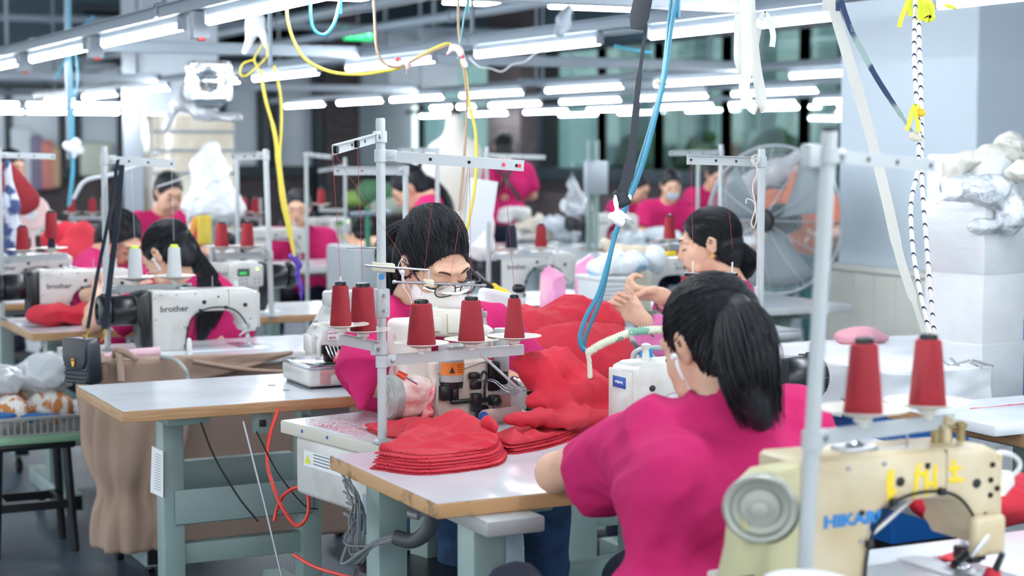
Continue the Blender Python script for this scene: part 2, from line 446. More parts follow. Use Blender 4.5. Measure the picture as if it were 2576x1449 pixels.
# long window wall on the right (east)
bm = BM(); box2(bm, (WX, -3, 0), (WX + 0.3, WY + 0.3, 1.0)); struct('wall_right_lower', bm, M_brick)
bm = BM(); box2(bm, (WX, -3, 2.75), (WX + 0.3, WY + 0.3, 4.3)); struct('wall_right_upper', bm, M_slate)
bm = BM(); box2(bm, (WX - 0.12, -3, 1.0), (WX + 0.3, WY, 1.12)); struct('trim_3', bm, M_frame)
def win_x(y0, y1):
    wn[0] += 1
    r = thing('window_%d' % wn[0], '', ''); del r['label']; del r['category']; r['kind'] = 'structure'; r['_world'] = 1; r.location = (WX, (y0 + y1) / 2, 1.12)
    bm = BM()
    for y in (y0, y1): box2(bm, (WX - 0.03, y - 0.05, 1.12), (WX + 0.05, y + 0.05, 2.75))
    for z in (1.14, 2.3, 2.72): box2(bm, (WX - 0.07, y0, z - 0.03), (WX + 0.04, y1, z + 0.03))
    obj('window_frame', bm, M_frame, r, False)
    bm = BM(); box2(bm, (WX, y0, 1.12), (WX + 0.01, y1, 2.72)); obj('window_pane', bm, M_pane, r, False)
ys = [at(p, 400, X=WX).y for p in (2200, 2020, 1825, 1655, 1512)]
for y0, y1 in zip(ys, ys[1:]): win_x(y0, y1)
yb0, yb1 = at(1308, 400, X=WX - 0.3).y, at(1226, 400, X=WX - 0.3).y
win_x(ys[-1], yb0); win_x(yb1, 25.4)
win_x(5.5, ys[0])
bm = BM(); box2(bm, (WX - 0.3, yb0, 0), (WX + 0.3, yb1, 4.3)); struct('column_2', bm, M_brick)
# outside, seen through the glass
M_outp = mat('outside_pillar_white', 'F0F2F0', 0.7)
M_out = mat('outside_pale_wall', 'DDE4E4', 0.8, col2='AFBFC0', scale=0.4)
bm = BM(); box2(bm, (14.5, -3, 0), (15.5, 34, 7)); struct('wall_outside', bm, M_out)
for i in range(9):
    bm = BM(); yy = 10.2 + i * 1.75; box2(bm, (13.9, yy, 0), (14.2, yy + .35 + .2 * (i % 3), 3.6)); struct('pillar_outside', bm, M_outp)
M_leaf = mat('hedge_leaves', '6F9A4E', 0.8, col2='2F5A38', scale=6)
rg = np.random.RandomState(3)
for i in range(7):
    y = 11 + i * 1.9
    o = soft_obj('shrub', [ell((13.2 + rg.rand() * .4, y + rg.rand() * .5, 0.95), (0.4, 0.45 + rg.rand() * .3, 0.7 + rg.rand() * .25), k=.05), cap((13.4, y, 0), (13.4, y, .3), .12)], M_leaf, res=0.09, disp=folds(0.12, .25, i))
    tag(o, 'green shrub outside the windows, number %s along from the white pillar' % ['one', 'two', 'three', 'four', 'five', 'six', 'seven'][i], 'shrub', 'shrubs outside the windows')
# round-headed grey column left of the middle
a = at(365, 300, d=14.2)
bm = BM(); box2(bm, (a.x, a.y, 0), (a.x + 0.62, a.y + 0.75, 4.3), 0.01); struct('column_3', bm, M_coltile)
# big white pillar on the right with cream boarding in front
px_ = 5.3; y1 = at(2110, 500, X=px_).y; y0 = at(2452, 500, X=px_).y
bm = BM(); box2(bm, (px_, y0, 0), (px_ + 1.6, y1, 4.3), 0.01); struct('column_4', bm, M_wall)
bm = BM(); box2(bm, (px_ + 1.2, -2, 0), (px_ + 1.5, y0, 4.3)); struct('wall_right_near', bm, M_wallgrey)
M_board = mat('cream_boarding', 'D3D3CC', 0.55, col2='C9C8C0', scale=1)
bm = BM(); bx = px_ - 0.06
box2(bm, (bx, y0 - 0.6, 0), (px_, at(2083, 700, X=bx).y, 0.86), 0.004); box2(bm, (bx - 0.02, y0 - 0.6, 0.86), (px_, at(2081, 668, X=bx).y, 0.89), 0.006)
for k in range(9): box2(bm, (bx - 0.004, y0 - .5 + k * .16, 0.02), (bx, y0 - .495 + k * .16, 0.86))
struct('baseboard_right', bm, M_board)
# ------------------------------------------------------------------ lamp rails
H0 = 1.89
def rail(name, X, y0, y1, lab, z=H0, along='Y'):
    z = z + (0.05 if along == 'X' else 0)
    """a suspended steel channel with its hanging rods and sockets"""
    r = thing(name, lab, 'light rail', (X, y0, z) if along == 'Y' else (y0, X, z), world=True)
    def P(a, b, c): return (X + a, b, c) if along == 'Y' else (b, X + a, c)
    bm = BM(); box2(bm, P(-0.028, y0, z + 0.042), P(0.028, y1, z + 0.085), 0.004); box2(bm, P(-0.035, y0, z + 0.085), P(0.035, y1, z + 0.09))
    obj('channel', bm, M_rail, r, True, 30)
    y = y0 + 0.4
    while y < y1:
        bm = BM(); cyl(bm, P(0, y, z + 0.09), P(0, y, 4.3), 0.011, seg=8); box2(bm, P(-0.035, y - 0.02, z + 0.046), P(0.035, y + 0.02, z + 0.1), 0.004); obj('hanging_rod', bm, M_rail, r); y += 3.1
    return r
def lamp(X, Y, lab, L=1.2, along='Y', z=H0, group='fluorescent lamps'):
    r = thing('fluorescent_lamp', lab, 'lamp', (X, Y, z), 0 if along == 'Y' else -PI / 2, group)
    bm = BM(); box2(bm, (-0.013, 0, 0.014), (0.013, L, 0.042), 0.004)
    for y in (0.0, L): box2(bm, (-0.017, y - 0.01, -0.012), (0.017, y + 0.01, 0.04), 0.004)
    obj('lamp_housing', bm, M_enam, r)
    bm = BM(); cyl(bm, (0, 0.005, 0), (0, L - 0.005, 0), 0.0145, seg=12); obj('lamp_tube', bm, M_tube, r)
    return r
M_enam = mat('lamp_housing_white', '939EA7', 0.5)
ordn = ['first', 'second', 'third', 'fourth', 'fifth', 'sixth', 'seventh', 'eighth', 'ninth', 'tenth', 'eleventh', 'twelfth']
RAILS = [
    ('Y', 1.745, H0, [-2.9, -1.4, 0.1, 1.6, 3.15, 4.66, 6.17, 7.68, 9.2, 10.7], 'over the sewing row with the handbag'),
    ('Y', 3.515, H0, [-1.8, -0.2, 1.4, 3.02, 4.70, 6.28, 7.95, 9.60, 11.1, 12.8, 14.4, 16.0], 'over the row with the big fan'),
    ('Y', 6.32, H0, [6.1, 7.72, 9.32, 10.95, 12.54, 14.1, 15.5, 17.1], 'over the third sewing row'),
    ('Y', 8.14, H0, [6.4, 8.0, 9.55, 11.1, 12.66, 14.14, 15.75, 17.3], 'over the fourth sewing row'),
    ('Y', 10.3, H0, [12.9, 14.4, 15.9, 17.5, 19.2, 20.9, 22.6], 'nearest the long window wall'),
    ('X', 18.6, H0, [2.35, 3.60], 'across the far left end of the hall'),
    ('X', 22.8, H0, [3.2, 4.42], 'right in front of the back wall'),
    ('X', 17.6, 3.03, [6.3, 7.9, 9.2], 'high up near the ceiling'),
]
for along, X, z, starts, where in RAILS:
    rail('light_rail', X, min(starts) - 0.4, max(starts) + 1.7, 'grey steel light rail hanging ' + where, z, along)
    for i, s in enumerate(starts):
        lamp(X, s, 'glowing tube lamp %s, %s in its line' % (where, ordn[i]), 1.17, 'Y', z) if along == 'Y' else lamp(s, X, 'glowing tube lamp %s, %s in its line' % (where, ordn[i]), 1.17, 'X', z)
# cross beams tying the rails together
for i, (xa, xb, Y, w) in enumerate([(1.745, 3.515, 5.23, 'nearest'), (1.745, 3.515, 8.9, 'middle'), (1.745, 3.515, 13.0, 'farthest'), (3.515, 6.32, 9.4, 'right'), (6.32, 8.14, 12.6, 'far right'), (3.515, 6.32, 14.6, 'distant')]):
    bm = BM(); box2(bm, (xa, Y - 0.03, H0 + 0.05), (xb, Y + 0.03, H0 + 0.11), 0.006)
    tag(obj('cross_beam', bm, M_enam), '%s white cross beam joining two light rails' % w, 'beam', 'cross beams between the rails')
# sockets hanging under the rail over the handbag row
for i, (y, w) in enumerate([(5.95, 'nearest'), (7.5, 'second'), (9.05, 'third')]):
    r = thing('power_socket', '%s white power socket hung under the first light rail' % w, 'socket', (1.745, y, H0), group='sockets on the light rail')
    bm = BM(); box2(bm, (-0.03, -0.03, -0.055), (0.03, 0.03, 0.04), 0.006); obj('socket_box', bm, M_enam, r)
    bm = BM(); box2(bm, (-0.012, -0.035, -0.062), (0.012, 0.0, -0.05), 0.002); obj('indicator', bm, mat('indicator_red', 'C0392B', 0.4), r)
# overhead pipes and ducts
def pipe(name, a, b, r, m, lab, cat='pipe', grp='overhead pipes'):
    bm = BM(); cyl(bm, a, b, r, seg=14)
    d = (Vector(b) - Vector(a)).normalized(); L = (Vector(b) - Vector(a)).length; k = 1.2
    while k < L: p = Vector(a) + d * k; cyl(bm, p - d * 0.03, p + d * 0.03, r * 1.25, seg=14); k += 2.4
    tag(obj(name, bm, m), lab, cat, grp)
M_duct = mat('duct_grey', '8B979F', 0.45, metal=0.3)
pipe('ceiling_pipe', (5.0, 5, 2.35), (5.0, 25, 2.35), 0.035, M_rail, 'pale pipe running above the big fan')
pipe('ceiling_pipe', (5.4, 5, 2.62), (5.4, 25, 2.62), 0.05, M_duct, 'thick grey pipe beside the pale one over the fan')
pipe('ceiling_pipe', (7.2, 6, 2.42), (7.2, 25, 2.42), 0.04, M_rail, 'pale pipe between the third and fourth lamp rows')
pipe('ceiling_pipe', (9.3, 6, 2.7), (9.3, 25, 2.7), 0.06, M_duct, 'thick grey pipe nearest the window wall')
pipe('ceiling_pipe', (2.6, 8, 3.3), (2.6, 25, 3.3), 0.06, mat('pipe_rust', '8C6A5E', 0.6), 'rust brown pipe high above the handbag row')
pipe('ceiling_pipe', (3.0, 20.2, 2.9), (10.9, 20.2, 2.9), 0.05, M_rail, 'pale pipe crossing the hall near the back wall')
pipe('ceiling_pipe', (3.0, 16.0, 3.05), (10.9, 16.0, 3.05), 0.04, M_duct, 'grey pipe crossing the middle of the hall')
bm = BM(); box2(bm, (8.75, 21.2, 2.25), (9.75, 22.2, 2.95), 0.03); cyl(bm, (9.35, 21.15, 2.66), (9.35, 21.25, 2.66), 0.16, seg=24); cyl(bm, (8.9, 21.7, 2.9), (8.9, 21.7, 4.3), .02, seg=8); cyl(bm, (9.6, 21.7, 2.9), (9.6, 21.7, 4.3), .02, seg=8)
tag(obj('air_duct_box', bm, mat('duct_white', 'C3CBD1', 0.5)), 'large pale air unit hanging beside the green exit sign', 'air unit')
# exit sign
a = at(901, 86, d=17.5)
r = thing('exit_sign', 'glowing green exit sign hanging over the back of the hall', 'sign', tuple(a), 0, world=True)
M_exit = mat('exit_green', '12A055', 0.4, emit='16D070', estr=1.2)
M_exitw = mat('exit_bright', 'C9FFE0', 0.4, emit='7CFFB9', estr=3.0)
bm = BM(); box2(bm, a + Vector((-.15, -.02, -.06)), a + Vector((.15, .02, .06)), 0.006); obj('sign_panel', bm, M_exit, r)
bm = BM(); cyl(bm, a + Vector((0, 0, .06)), (a.x, a.y, 4.3), 0.008, seg=6); obj('hanging_rod', bm, M_rail, r)
bm = BM()   # running figure, doorway and arrow
tube(bm, [a + Vector((-.105, -.022, .03)), a + Vector((-.10, -.022, 0)), a + Vector((-.12, -.022, -.035))], .006, 5)
tube(bm, [a + Vector((-.10, -.022, 0)), a + Vector((-.08, -.022, -.015)), a + Vector((-.085, -.022, -.04))], .006, 5)
lathe(bm, [(0.0, 0), (.012, 0), (.012, .003)], a + Vector((-.098, -.021, .042)), (0, -1, 0), 12)
for p, q in (((-.02, -.04), (-.02, .04)), ((-.02, .04), (.03, .04)), ((.03, .04), (.03, -.04)), ((.06, 0), (.13, 0)), ((.13, 0), (.105, .025)), ((.13, 0), (.105, -.025))):
    cyl(bm, a + Vector((p[0], -.022, p[1])), a + Vector((q[0], -.022, q[1])), .005, seg=5)
obj('sign_symbol', bm, M_exitw, r)
# ------------------------------------------------------------------ sewing tables
TOP = 0.77
TABLES = []
def table(lab, x0, x1, y0, y1, edge=M_edge, legs=True, z=TOP, t=0.032, white_front=False, rootname='sewing_table', foot=True, legx=None, tray=False, rnd=0.0):
    TABLES.append((x0, x1, y0, y1))
    r = thing(rootname, lab, 'table', ((x0 + x1) / 2, (y0 + y1) / 2, 0), world=True)
    bm = BM(); box2(bm, (x0, y0, z - t), (x1, y1, z - 0.0015), 0.003 if not rnd else rnd, 3); top = obj('tabletop', bm, edge, r)
    bm = BM(); box2(bm, (x0 + 0.002, y0 + 0.002, z - 0.0015), (x1 - 0.002, y1 - 0.002, z), 0.0006, 1); obj('laminate', bm, M_laminate, top)
    if not legs: return r
    ym = (y0 + y1) / 2
    for x in (legx or (x0 + 0.17, x1 - 0.17)):
        bm = BM(); box2(bm, (x - 0.03, ym - 0.04, 0.10), (x + 0.03, ym + 0.04, z - t - 0.02), 0.004)
        obj('leg', bm, M_stand, r)
        bm = BM(); box2(bm, (x - 0.06, ym - 0.2, z - t - 0.03), (x + 0.06, ym + 0.2, z - t), 0.004); obj('bracket', bm, M_stand, r)
        if foot:
            bm = BM(); box2(bm, (x - 0.035, y0 - 0.02, 0.085), (x + 0.035, y1 + 0.05, 0.15), 0.004)
            ft = obj('foot', bm, M_stand, r)
            bm = BM(); box2(bm, (x - 0.028, y0 - 0.024, 0.092), (x + 0.028, y0 - 0.019, 0.143)); obj('tube_end', bm, M_dark, ft)
            for y in (y0 + 0.05, y1 - 0.02):
                bm = BM(); cyl(bm, (x - 0.012, y, 0.032), (x + 0.012, y, 0.032), 0.031, seg=20); cyl(bm, (x, y, 0.03), (x, y + .01, 0.09), 0.012, seg=10); box2(bm, (x - 0.03, y - 0.03, 0.078), (x + 0.03, y + 0.03, 0.087)); obj('caster', bm, M_black, r)
    lx = legx or (x0 + 0.17, x1 - 0.17)
    bm = BM(); box2(bm, (lx[0], ym - 0.02, 0.28), (lx[-1], ym + 0.02, 0.34), 0.003); obj('crossbar', bm, M_stand, r)
    if tray:
        bm = BM(); box2(bm, (lx[0], ym - 0.05, 0.40), (lx[-1], ym - 0.045, 0.50), 0.002); box2(bm, (lx[0], ym - 0.05, 0.40), (lx[-1], ym + 0.12, 0.405), 0.002); box2(bm, (lx[0], ym + 0.12, 0.40), (lx[-1], ym + 0.125, 0.55), 0.002)
        box2(bm, (lx[0], ym + 0.121, 0.545), (lx[-1], ym + 0.16, 0.55), 0.001)
        obj('tray', bm, M_stand, r)
    return r
# ------------------------------------------------------------------ lockstitch machine
def screws(bm, pts, y, r=0.004, dirn=-1):
    for x, z in pts: lathe(bm, [(r, 0), (r * .9, 0.0018), (r * 0.3, 0.002)], (x, y, z), (0, dirn, 0), 10)
def machine(lab, loc, rotz=0.0, body=None, motor='direct', panel=False, brand='brother', led=True, near=False, s=1.0, cable=True):
    """local frame: operator on -Y, needle on -X, motor on +X, table top at z=0"""
    body = body or M_mach
    r = thing('sewing_machine', lab, 'sewing machine', loc, rotz)
    out = [(0.130, 0.0), (0.130, 0.222), (0.122, 0.228), (-0.215, 0.222), (-0.238, 0.212), (-0.246, 0.19), (-0.244, 0.085), (-0.232, 0.062), (-0.196, 0.062), (-0.186, 0.085)]
    out += arc(-0.128, 0.085, 0.058, 180, 90, 6) + arc(-0.05, 0.092, 0.052, 90, 20, 6) + [(0.006, 0.06), (0.012, 0.012), (0.02, 0.0)]
    bm = BM(); prism(bm, out, -0.055, 0.055, 0.012, seg=3); obj('arm_casting', bm, body, r, True, 50)
    bm = BM(); box2(bm, (-0.27, -0.088, -0.003), (0.21, 0.088, 0.004), 0.0015); box2(bm, (-0.235, -0.02, 0.004), (-0.19, 0.02, 0.0055), 0.0005); bed = obj('bed_plate', bm, M_steel if near else M_laminate, r)
    bm = BM(); box2(bm, (-0.222, -0.1, 0.0041), (-0.17, 0.07, 0.0052)); obj('needle_plate', bm, M_steel, bed)
    # face plate, needle bar, presser foot
    bm = BM(); box2(bm, (-0.25, -0.05, 0.075), (-0.243, 0.05, 0.205), 0.003); screws(bm, [], 0); obj('face_plate', bm, body, r)
    bm = BM(); cyl(bm, (-0.222, 0, 0.005), (-0.222, 0, 0.07), 0.0016, seg=6); cyl(bm, (-0.222, 0, 0.028), (-0.222, 0, 0.075), 0.0035, seg=10); cyl(bm, (-0.214, 0.006, 0.012), (-0.214, 0.006, 0.075), 0.0032, seg=10)
    box2(bm, (-0.228, -0.022, 0.006), (-0.205, 0.012, 0.012), 0.002); box2(bm, (-0.226, -0.004, 0.03), (-0.212, 0.01, 0.045), 0.002); obj('needle_bar', bm, M_chrome, r)
    bm = BM(); tube(bm, [(-0.205, 0.05, 0.09), (-0.20, 0.075, 0.08), (-0.175, 0.08, 0.06), (-0.165, 0.08, 0.05)], 0.004, 8); obj('knee_lift_lever', bm, M_steel, r)
    # pillar cover plate on both sides, screws and plugs
    bm = BM(); screws(bm, [(0.045, 0.208), (0.12, 0.20), (0.10, 0.21), (0.118, 0.12), (0.02, 0.09), (0.118, 0.015), (-0.02, 0.21), (0.022, 0.02)], 0.055, 0.004, 1); screws(bm, [(0.118, 0.20), (0.03, 0.2), (0.118, 0.015), (0.025, 0.02)], -0.055, 0.004, -1); obj('cover_screw', bm, M_steel, r)
    for x, z, q in ((-0.195, 0.162, 0.008), (-0.05, 0.178, 0.008), (-0.10, 0.196, 0.004), (-0.213, 0.11, 0.003)):
        bm = BM(); lathe(bm, [(q * .6, -0.0565), (q, -0.056), (q, 0.056), (q * .6, 0.0565)], (x, 0, z), (0, 1, 0), 16); obj('plug', bm, M_black, r)
    bm = BM(); box2(bm, (-0.138, -0.0556, 0.155), (-0.1355, 0.0556, 0.222)); obj('seam', bm, mat('seam_tan', 'A58F78', .7), r)
    # thread parts on top
    bm = BM(); cyl(bm, (-0.18, 0.0, 0.22), (-0.18, 0.0, 0.252), 0.010, 0.007, 12); lathe(bm, [(0.009, 0.252), (0.011, 0.256), (0.011, 0.263), (0.004, 0.266)], (-0.18, 0, 0), seg=12); obj('spool_knob', bm, body, r)
    bm = BM(); cyl(bm, (-0.09, 0.02, 0.22), (-0.09, 0.02, 0.27), 0.0018, seg=6); box2(bm, (-0.095, 0.015, 0.222), (-0.02, 0.025, 0.226), 0.001); box2(bm, (-0.03, -0.01, 0.222), (0.03, 0.03, 0.234), 0.003); lathe(bm, [(0.012, 0), (0.014, 0.004), (0.008, 0.009)], (0.0, 0.01, 0.233), seg=14); obj('bobbin_winder', bm, M_steel, r)
    if near or not panel:
        bm = BM(); tube(bm, [(0.016, 0.058, 0.006), (0.012, 0.058, 0.06), (0.0, 0.058, 0.105), (-0.04, 0.058, 0.147), (-0.10, 0.058, 0.158), (-0.155, 0.058, 0.145), (-0.19, 0.058, 0.105), (-0.205, 0.045, 0.07)], 0.0026, 6); obj('lamp_cable', bm, M_dark, r)
        for x, z in ((0.014, 0.02), (0.008, 0.085), (-0.035, 0.148), (-0.125, 0.156)): bm = BM(); box2(bm, (x - .005, .054, z - .006), (x + .005, .064, z + .006), .001); obj('cable_clip', bm, M_black, r)
    # motor / hand wheel
    if motor == 'direct':
        o2 = [(0.130, 0.002), (0.130, 0.218), (0.14, 0.224), (0.178, 0.214), (0.185, 0.205), (0.182, 0.12), (0.170, 0.09), (0.170, 0.03), (0.155, 0.002)]
        bm = BM(); prism(bm, o2, -0.056, 0.056, 0.010); obj('motor_housing', bm, M_black, r, True, 50)
        bm = BM(); lathe(bm, [(0.052, 0.18), (0.056, 0.19), (0.056, 0.255), (0.050, 0.262)], (0, 0, 0.155), (1, 0, 0), 28); obj('motor', bm, M_black, r, True, 50)
        bm = BM()
        lathe(bm, [(0.048, 0.262), (0.058, 0.266), (0.060, 0.29), (0.052, 0.300), (0.03, 0.302), (0.028, 0.296), (0.0, 0.296)], (0, 0, 0.155), (1, 0, 0), 28)
        for k in range(12):
            a = 2 * PI * k / 12; box(bm, (0.279, 0.059 * math.cos(a), 0.155 + 0.059 * math.sin(a)), (0.022, 0.008, 0.008), None, 0.002)
        obj('hand_wheel', bm, M_black, r, True, 50)
    if panel:
        bm = BM(); box2(bm, (-0.005, -0.085, 0.115), (0.140, -0.05, 0.218), 0.012, 3); pn = obj('control_panel', bm, M_mach, r)
        bm = BM(); box2(bm, (0.025, -0.0865, 0.165), (0.078, -0.084, 0.20), 0.002); obj('display', bm, mat('lcd_dark', '3D4B4A', 0.25), pn)
        text('display_digits', '0035', 0.016, (0.034, -0.0870, 0.173), mat('lcd_green', '52E26A', 0.4, emit='3CE060', estr=1.0), pn)
        bm = BM()
        for x in (0.025, 0.042, 0.06, 0.095, 0.115):
            for z in (0.13, 0.148): box2(bm, (x, -0.0862, z), (x + 0.010, -0.084, z + 0.009), 0.001)
        obj('button', bm, mat('button_grey', '8E959B', 0.5), pn)
        bm = BM(); lathe(bm, [(0.0035, 0), (0.0035, 0.002)], (0.112, -0.085, 0.196), (0, -1, 0), 12); obj('status_light', bm, M_ledg, pn)
        bm = BM(); box2(bm, (0.07, -0.0572, 0.072), (0.118, -0.0555, 0.092)); obj('warning_label', bm, M_lblyel, r)
        bm = BM(); prism(bm, [(0.080, 0.075), (0.088, 0.089), (0.096, 0.075)], -0.0578, -0.0572); prism(bm, [(0.099, 0.075), (0.107, 0.089), (0.115, 0.075)], -0.0578, -0.0572); obj('warning_triangle', bm, M_black, r)
        bm = BM(); box2(bm, (-0.2525, -0.030, 0.160), (-0.2495, 0.026, 0.188), 0.0012); bd = obj('badge', bm, mat('badge_blue', '1F4E9E', 0.3), r)
        text('badge_lettering', brand, 0.0115, (-0.2530, -0.021, 0.1775), M_paper, bd, rot=(-PI / 2, 0, PI / 2), sx=1.0)
        text('brand_lettering', brand, 0.030, (-0.10, -0.0555, 0.168), M_black, r)
    if brand == 'brother':
        text('brand_lettering', brand, 0.031, (0.103, 0.0555, 0.148), M_letter, r, rot=(PI / 2, 0, PI), bold=0.0005)
    r.scale = (s, s, s * .93)
    return r
M_letter = mat('lettering_dark', '3A3D41', 0.5)
M_ledg = mat('led_yellow_green', 'C8FF5A', 0.4, emit='B8FF40', estr=6.0)
M_ledgreen = mat('led_green', '60FF90', 0.4, emit='40FF80', estr=5.0)
M_lblyel = mat('label_yellow', 'E3DC35', 0.5)
# ------------------------------------------------------------------ thread cones
def cone(lab, loc, m=None, h=0.098, r0=0.031, r1=0.021, core=M_black, pin=True, grp='red thread cones'):
    m = m or M_thread_red
    o = thing('thread_cone', lab, 'thread cone', loc, 0, grp)
    bm = BM(); lathe(bm, [(r0 * .8, 0), (r0 * .97, 0.002), (r0, 0.005), (r1, h - 0.003), (r1 * .9, h)], seg=32); obj('wound_thread', bm, m, o, True, 50)
    bm = BM(); lathe(bm, [(r0 * .7, -0.003), (r0 * .75, 0.001), (r1 * .4, .003), (r1 * .4, h - .002), (r1 * .62, h), (r1 * .62, h + 0.008), (r1 * .5, h + 0.0095), (r1 * .35, h + 0.0095)], seg=24)
    for k in range(10):
        a = 2 * PI * k / 10; box(bm, (r1 * .62 * math.cos(a), r1 * .62 * math.sin(a), h + 0.004), (0.003, 0.003, 0.007), Matrix.Rotation(a, 3, 'Z'))
    obj('cone_core', bm, core, o, True, 40)
    return o
def saucer(name, p, r, parent, R=0.062, h=0.020, stem=0.012):
    bm = BM(); lathe(bm, [(R, h), (R, h + 0.0015), (R * .3, 0.004), (0.014, 0.002), (0.014, -0.004), (0.008, -0.006), (0.008, -stem), (0.0, -stem)], p, seg=36, cap=False); cyl(bm, p, Vector(p) + Vector((0, 0, r)), 0.0024, seg=8)
    return obj(name, bm, M_enamelcream, parent, True, 60)
M_enamelcream = mat('saucer_cream', 'D7D2C8', 0.4)
def flatbar(bm, a, b, h=0.022, t=0.0022, lip=0.008, tilt=None):
    """L-section steel bar from a to b"""
    a, b = Vector(a), Vector(b); d = (b - a).normalized(); s = d.cross(Vector((0, 0, 1))).normalized(); u = s.cross(d)
    for (o, hh, tt) in ((Vector((0, 0, 0)), h, t), (u * (h / 2) - s * lip / 2, t, lip)):
        vs = []
        for p in (a, b):
            for x, y in ((-1, -1), (1, -1), (1, 1), (-1, 1)): vs.append(bm.verts.new(p + o + s * x * tt / 2 + u * y * hh / 2))
        A, B = vs[:4], vs[4:]
        bm.faces.new(A); bm.faces.new(B[::-1])
        for i in range(4): j = (i + 1) % 4; bm.faces.new((A[j], A[i], B[i], B[j]))
def roller(bm, p, ax, r=0.007, w=0.006):
    lathe(bm, [(r, 0), (r, w * .3), (r * .7, w * .5), (r, w * .7), (r, w), (r * .4, w)], p, ax, 16)
def stand(lab, base, top, arms=(), lower=(), pr=0.011, mbar=None, group=None):
    """base/top = pole ends; arms/lower: lists of (end point, z on the pole, bar height)"""
    r = thing('thread_stand', lab, 'thread stand', tuple(base), world=True, group=group)
    base, top = Vector(base), Vector(top); ax = (top - base).normalized()
    bm = BM(); cyl(bm, base, top, pr, seg=20); lathe(bm, [(pr, -0.001), (pr * .85, 0.004)], top, ax, 20); obj('pole', bm, M_pole, r, True, 60)
    bm = BM(); lathe(bm, [(pr * 1.9, 0), (pr * 2.0, 0.003), (pr * 1.9, 0.008), (pr, 0.012)], base, ax, 24); obj('pole_foot', bm, M_grey, r)
    outs = []
    for kind, lst in (('guide_arm', arms), ('spool_arm', lower)):
        for e, z, h in lst:
            t = (z - base.z) / (top.z - base.z); p = base.lerp(top, t); e = Vector(e); d = (e - p).normalized(); hd = Vector((d.x, d.y, 0)).normalized(); sd = hd.cross(Vector((0, 0, 1)))
            bm = BM(); lathe(bm, [(pr * 1.15, -h * .62), (pr * 1.35, -h * .58), (pr * 1.35, h * .58), (pr * 1.15, h * .62)], p, ax, 20)
            R = Matrix((hd, sd, Vector((0, 0, 1)))).transposed()
            box(bm, p + hd * (pr + 0.012), (0.03, 0.012, h * 1.15), R, 0.003)
            cl = obj('clamp', bm, M_pole, r)
            bm = BM(); lathe(bm, [(0.005, 0), (0.005, 0.004), (0.002, 0.0045)], p + hd * (pr + 0.014) + sd * 0.006, sd, 10); lathe(bm, [(0.005, 0), (0.005, 0.004), (0.002, 0.0045)], p + hd * (pr + 0.014) - sd * 0.006, -sd, 10); obj('clamp_bolt', bm, M_steel, cl)
            bm = BM(); flatbar(bm, p + d * (pr + 0.01), e, h); b = obj(kind, bm, M_pole, r, False)
            L = (e - p).length
            if kind == 'guide_arm':
                for f in (0.35, 0.62, 0.95):
                    q = p + d * L * f
                    bm = BM(); lathe(bm, [(0.004, 0), (0.004, 0.0008)], q + sd * 0.0012, sd, 10); lathe(bm, [(0.004, 0), (0.004, 0.0008)], q - sd * 0.0012, -sd, 10); obj('thread_eyelet', bm, M_dark, b)
            outs.append((p, e, d, sd, h))
    return r, outs
def thread(bm, a, b, sag=0.0):
    a, b = Vector(a), Vector(b); m = (a + b) / 2 + Vector((0, 0, -sag))
    tube(bm, [a, m, b], 0.00045, 4, 5)
# ------------------------------------------------------------------ first sewing row (the one nearest the camera's left)
TA = table('white sewing table with worn beech edge where the woman in the foreground leans', 1.37, 2.62, 3.09, 3.69, edge=M_edgeworn, legx=(1.62, 2.42), foot=False)
TB = table('lint-dusted white table with cream edge under the red-dusted cylinder machine', 1.473, 2.673, 3.819, 4.339, edge=M_edgecream, legx=(1.75, 2.45), foot=False)
TB.rotation_euler = (0, 0, math.radians(11))
TC = table('white table with beech edge carrying the small overlock machine and papers on its leg', 1.11, 1.80, 4.545, 5.095, legx=(1.31, 1.72), tray=True)
TD = table('white table draped with brown cloth below the machine with the white cones', 1.27, 2.45, 5.62, 6.12, edge=M_white, legx=(1.47, 2.3), z=TOP)
TE = table('beech-edged table with a folded red garment, at the far left', 1.28, 1.89, 6.61, 7.24, legx=(1.42, 1.75))
TF = table('white table far left behind the folded red garment', 1.3, 2.5, 7.9, 8.5)
TG = table('beech-edged table under the machine with the green display', 1.9, 2.9, 6.85, 7.42, legx=(2.1, 2.75))
TH = table('white table with the cream machine in the near right corner', 1.55, 3.0, 1.85, 2.40, legs=False, edge=M_edgecream)
# worn feed dust on the lint table: real lint lying on it
# M1 .. machines
mA = machine('white machine with blue badge and black motor, in front of the foreground woman', (2.225, 3.43, TOP), 0.0, panel=True, near=True)
mD = machine('white machine with black motor standing behind the two white thread cones', (1.65, 5.84, TOP), PI, near=False)
mE = machine('white machine behind the folded red garment at the far left', (1.505, 6.98, TOP), PI)
mF = machine('white machine with a lit green display and black motor, left of the yellow strap', (2.18, 7.10, TOP), 0.0, panel=True, s=1.0)
mG = machine('white machine partly hidden behind two pink paper bags', (3.60, 7.15, TOP), PI)
mH = machine('white machine with blue badge in front of the woman in profile', (4.12, 6.55, TOP), 0.0, panel=True)
mI = machine('white machine in front of the seated woman with short hair near the yellow strap', (3.30, 9.95, TOP), PI)
mJ = machine('small far white machine with a green light behind the short-haired woman', (4.16, 11.2, TOP), 0.0, panel=True)
mK = machine('white machine at the far left edge below the pale pink fan', (1.50, 8.1, TOP), PI)
mL = machine('far left white machine below a pair of red cones', (2.33, 11.2, TOP), 0.0, panel=True)
mM = machine('far white machine in the middle distance beside a grey sheet metal stand', (6.15, 10.9, TOP), PI)
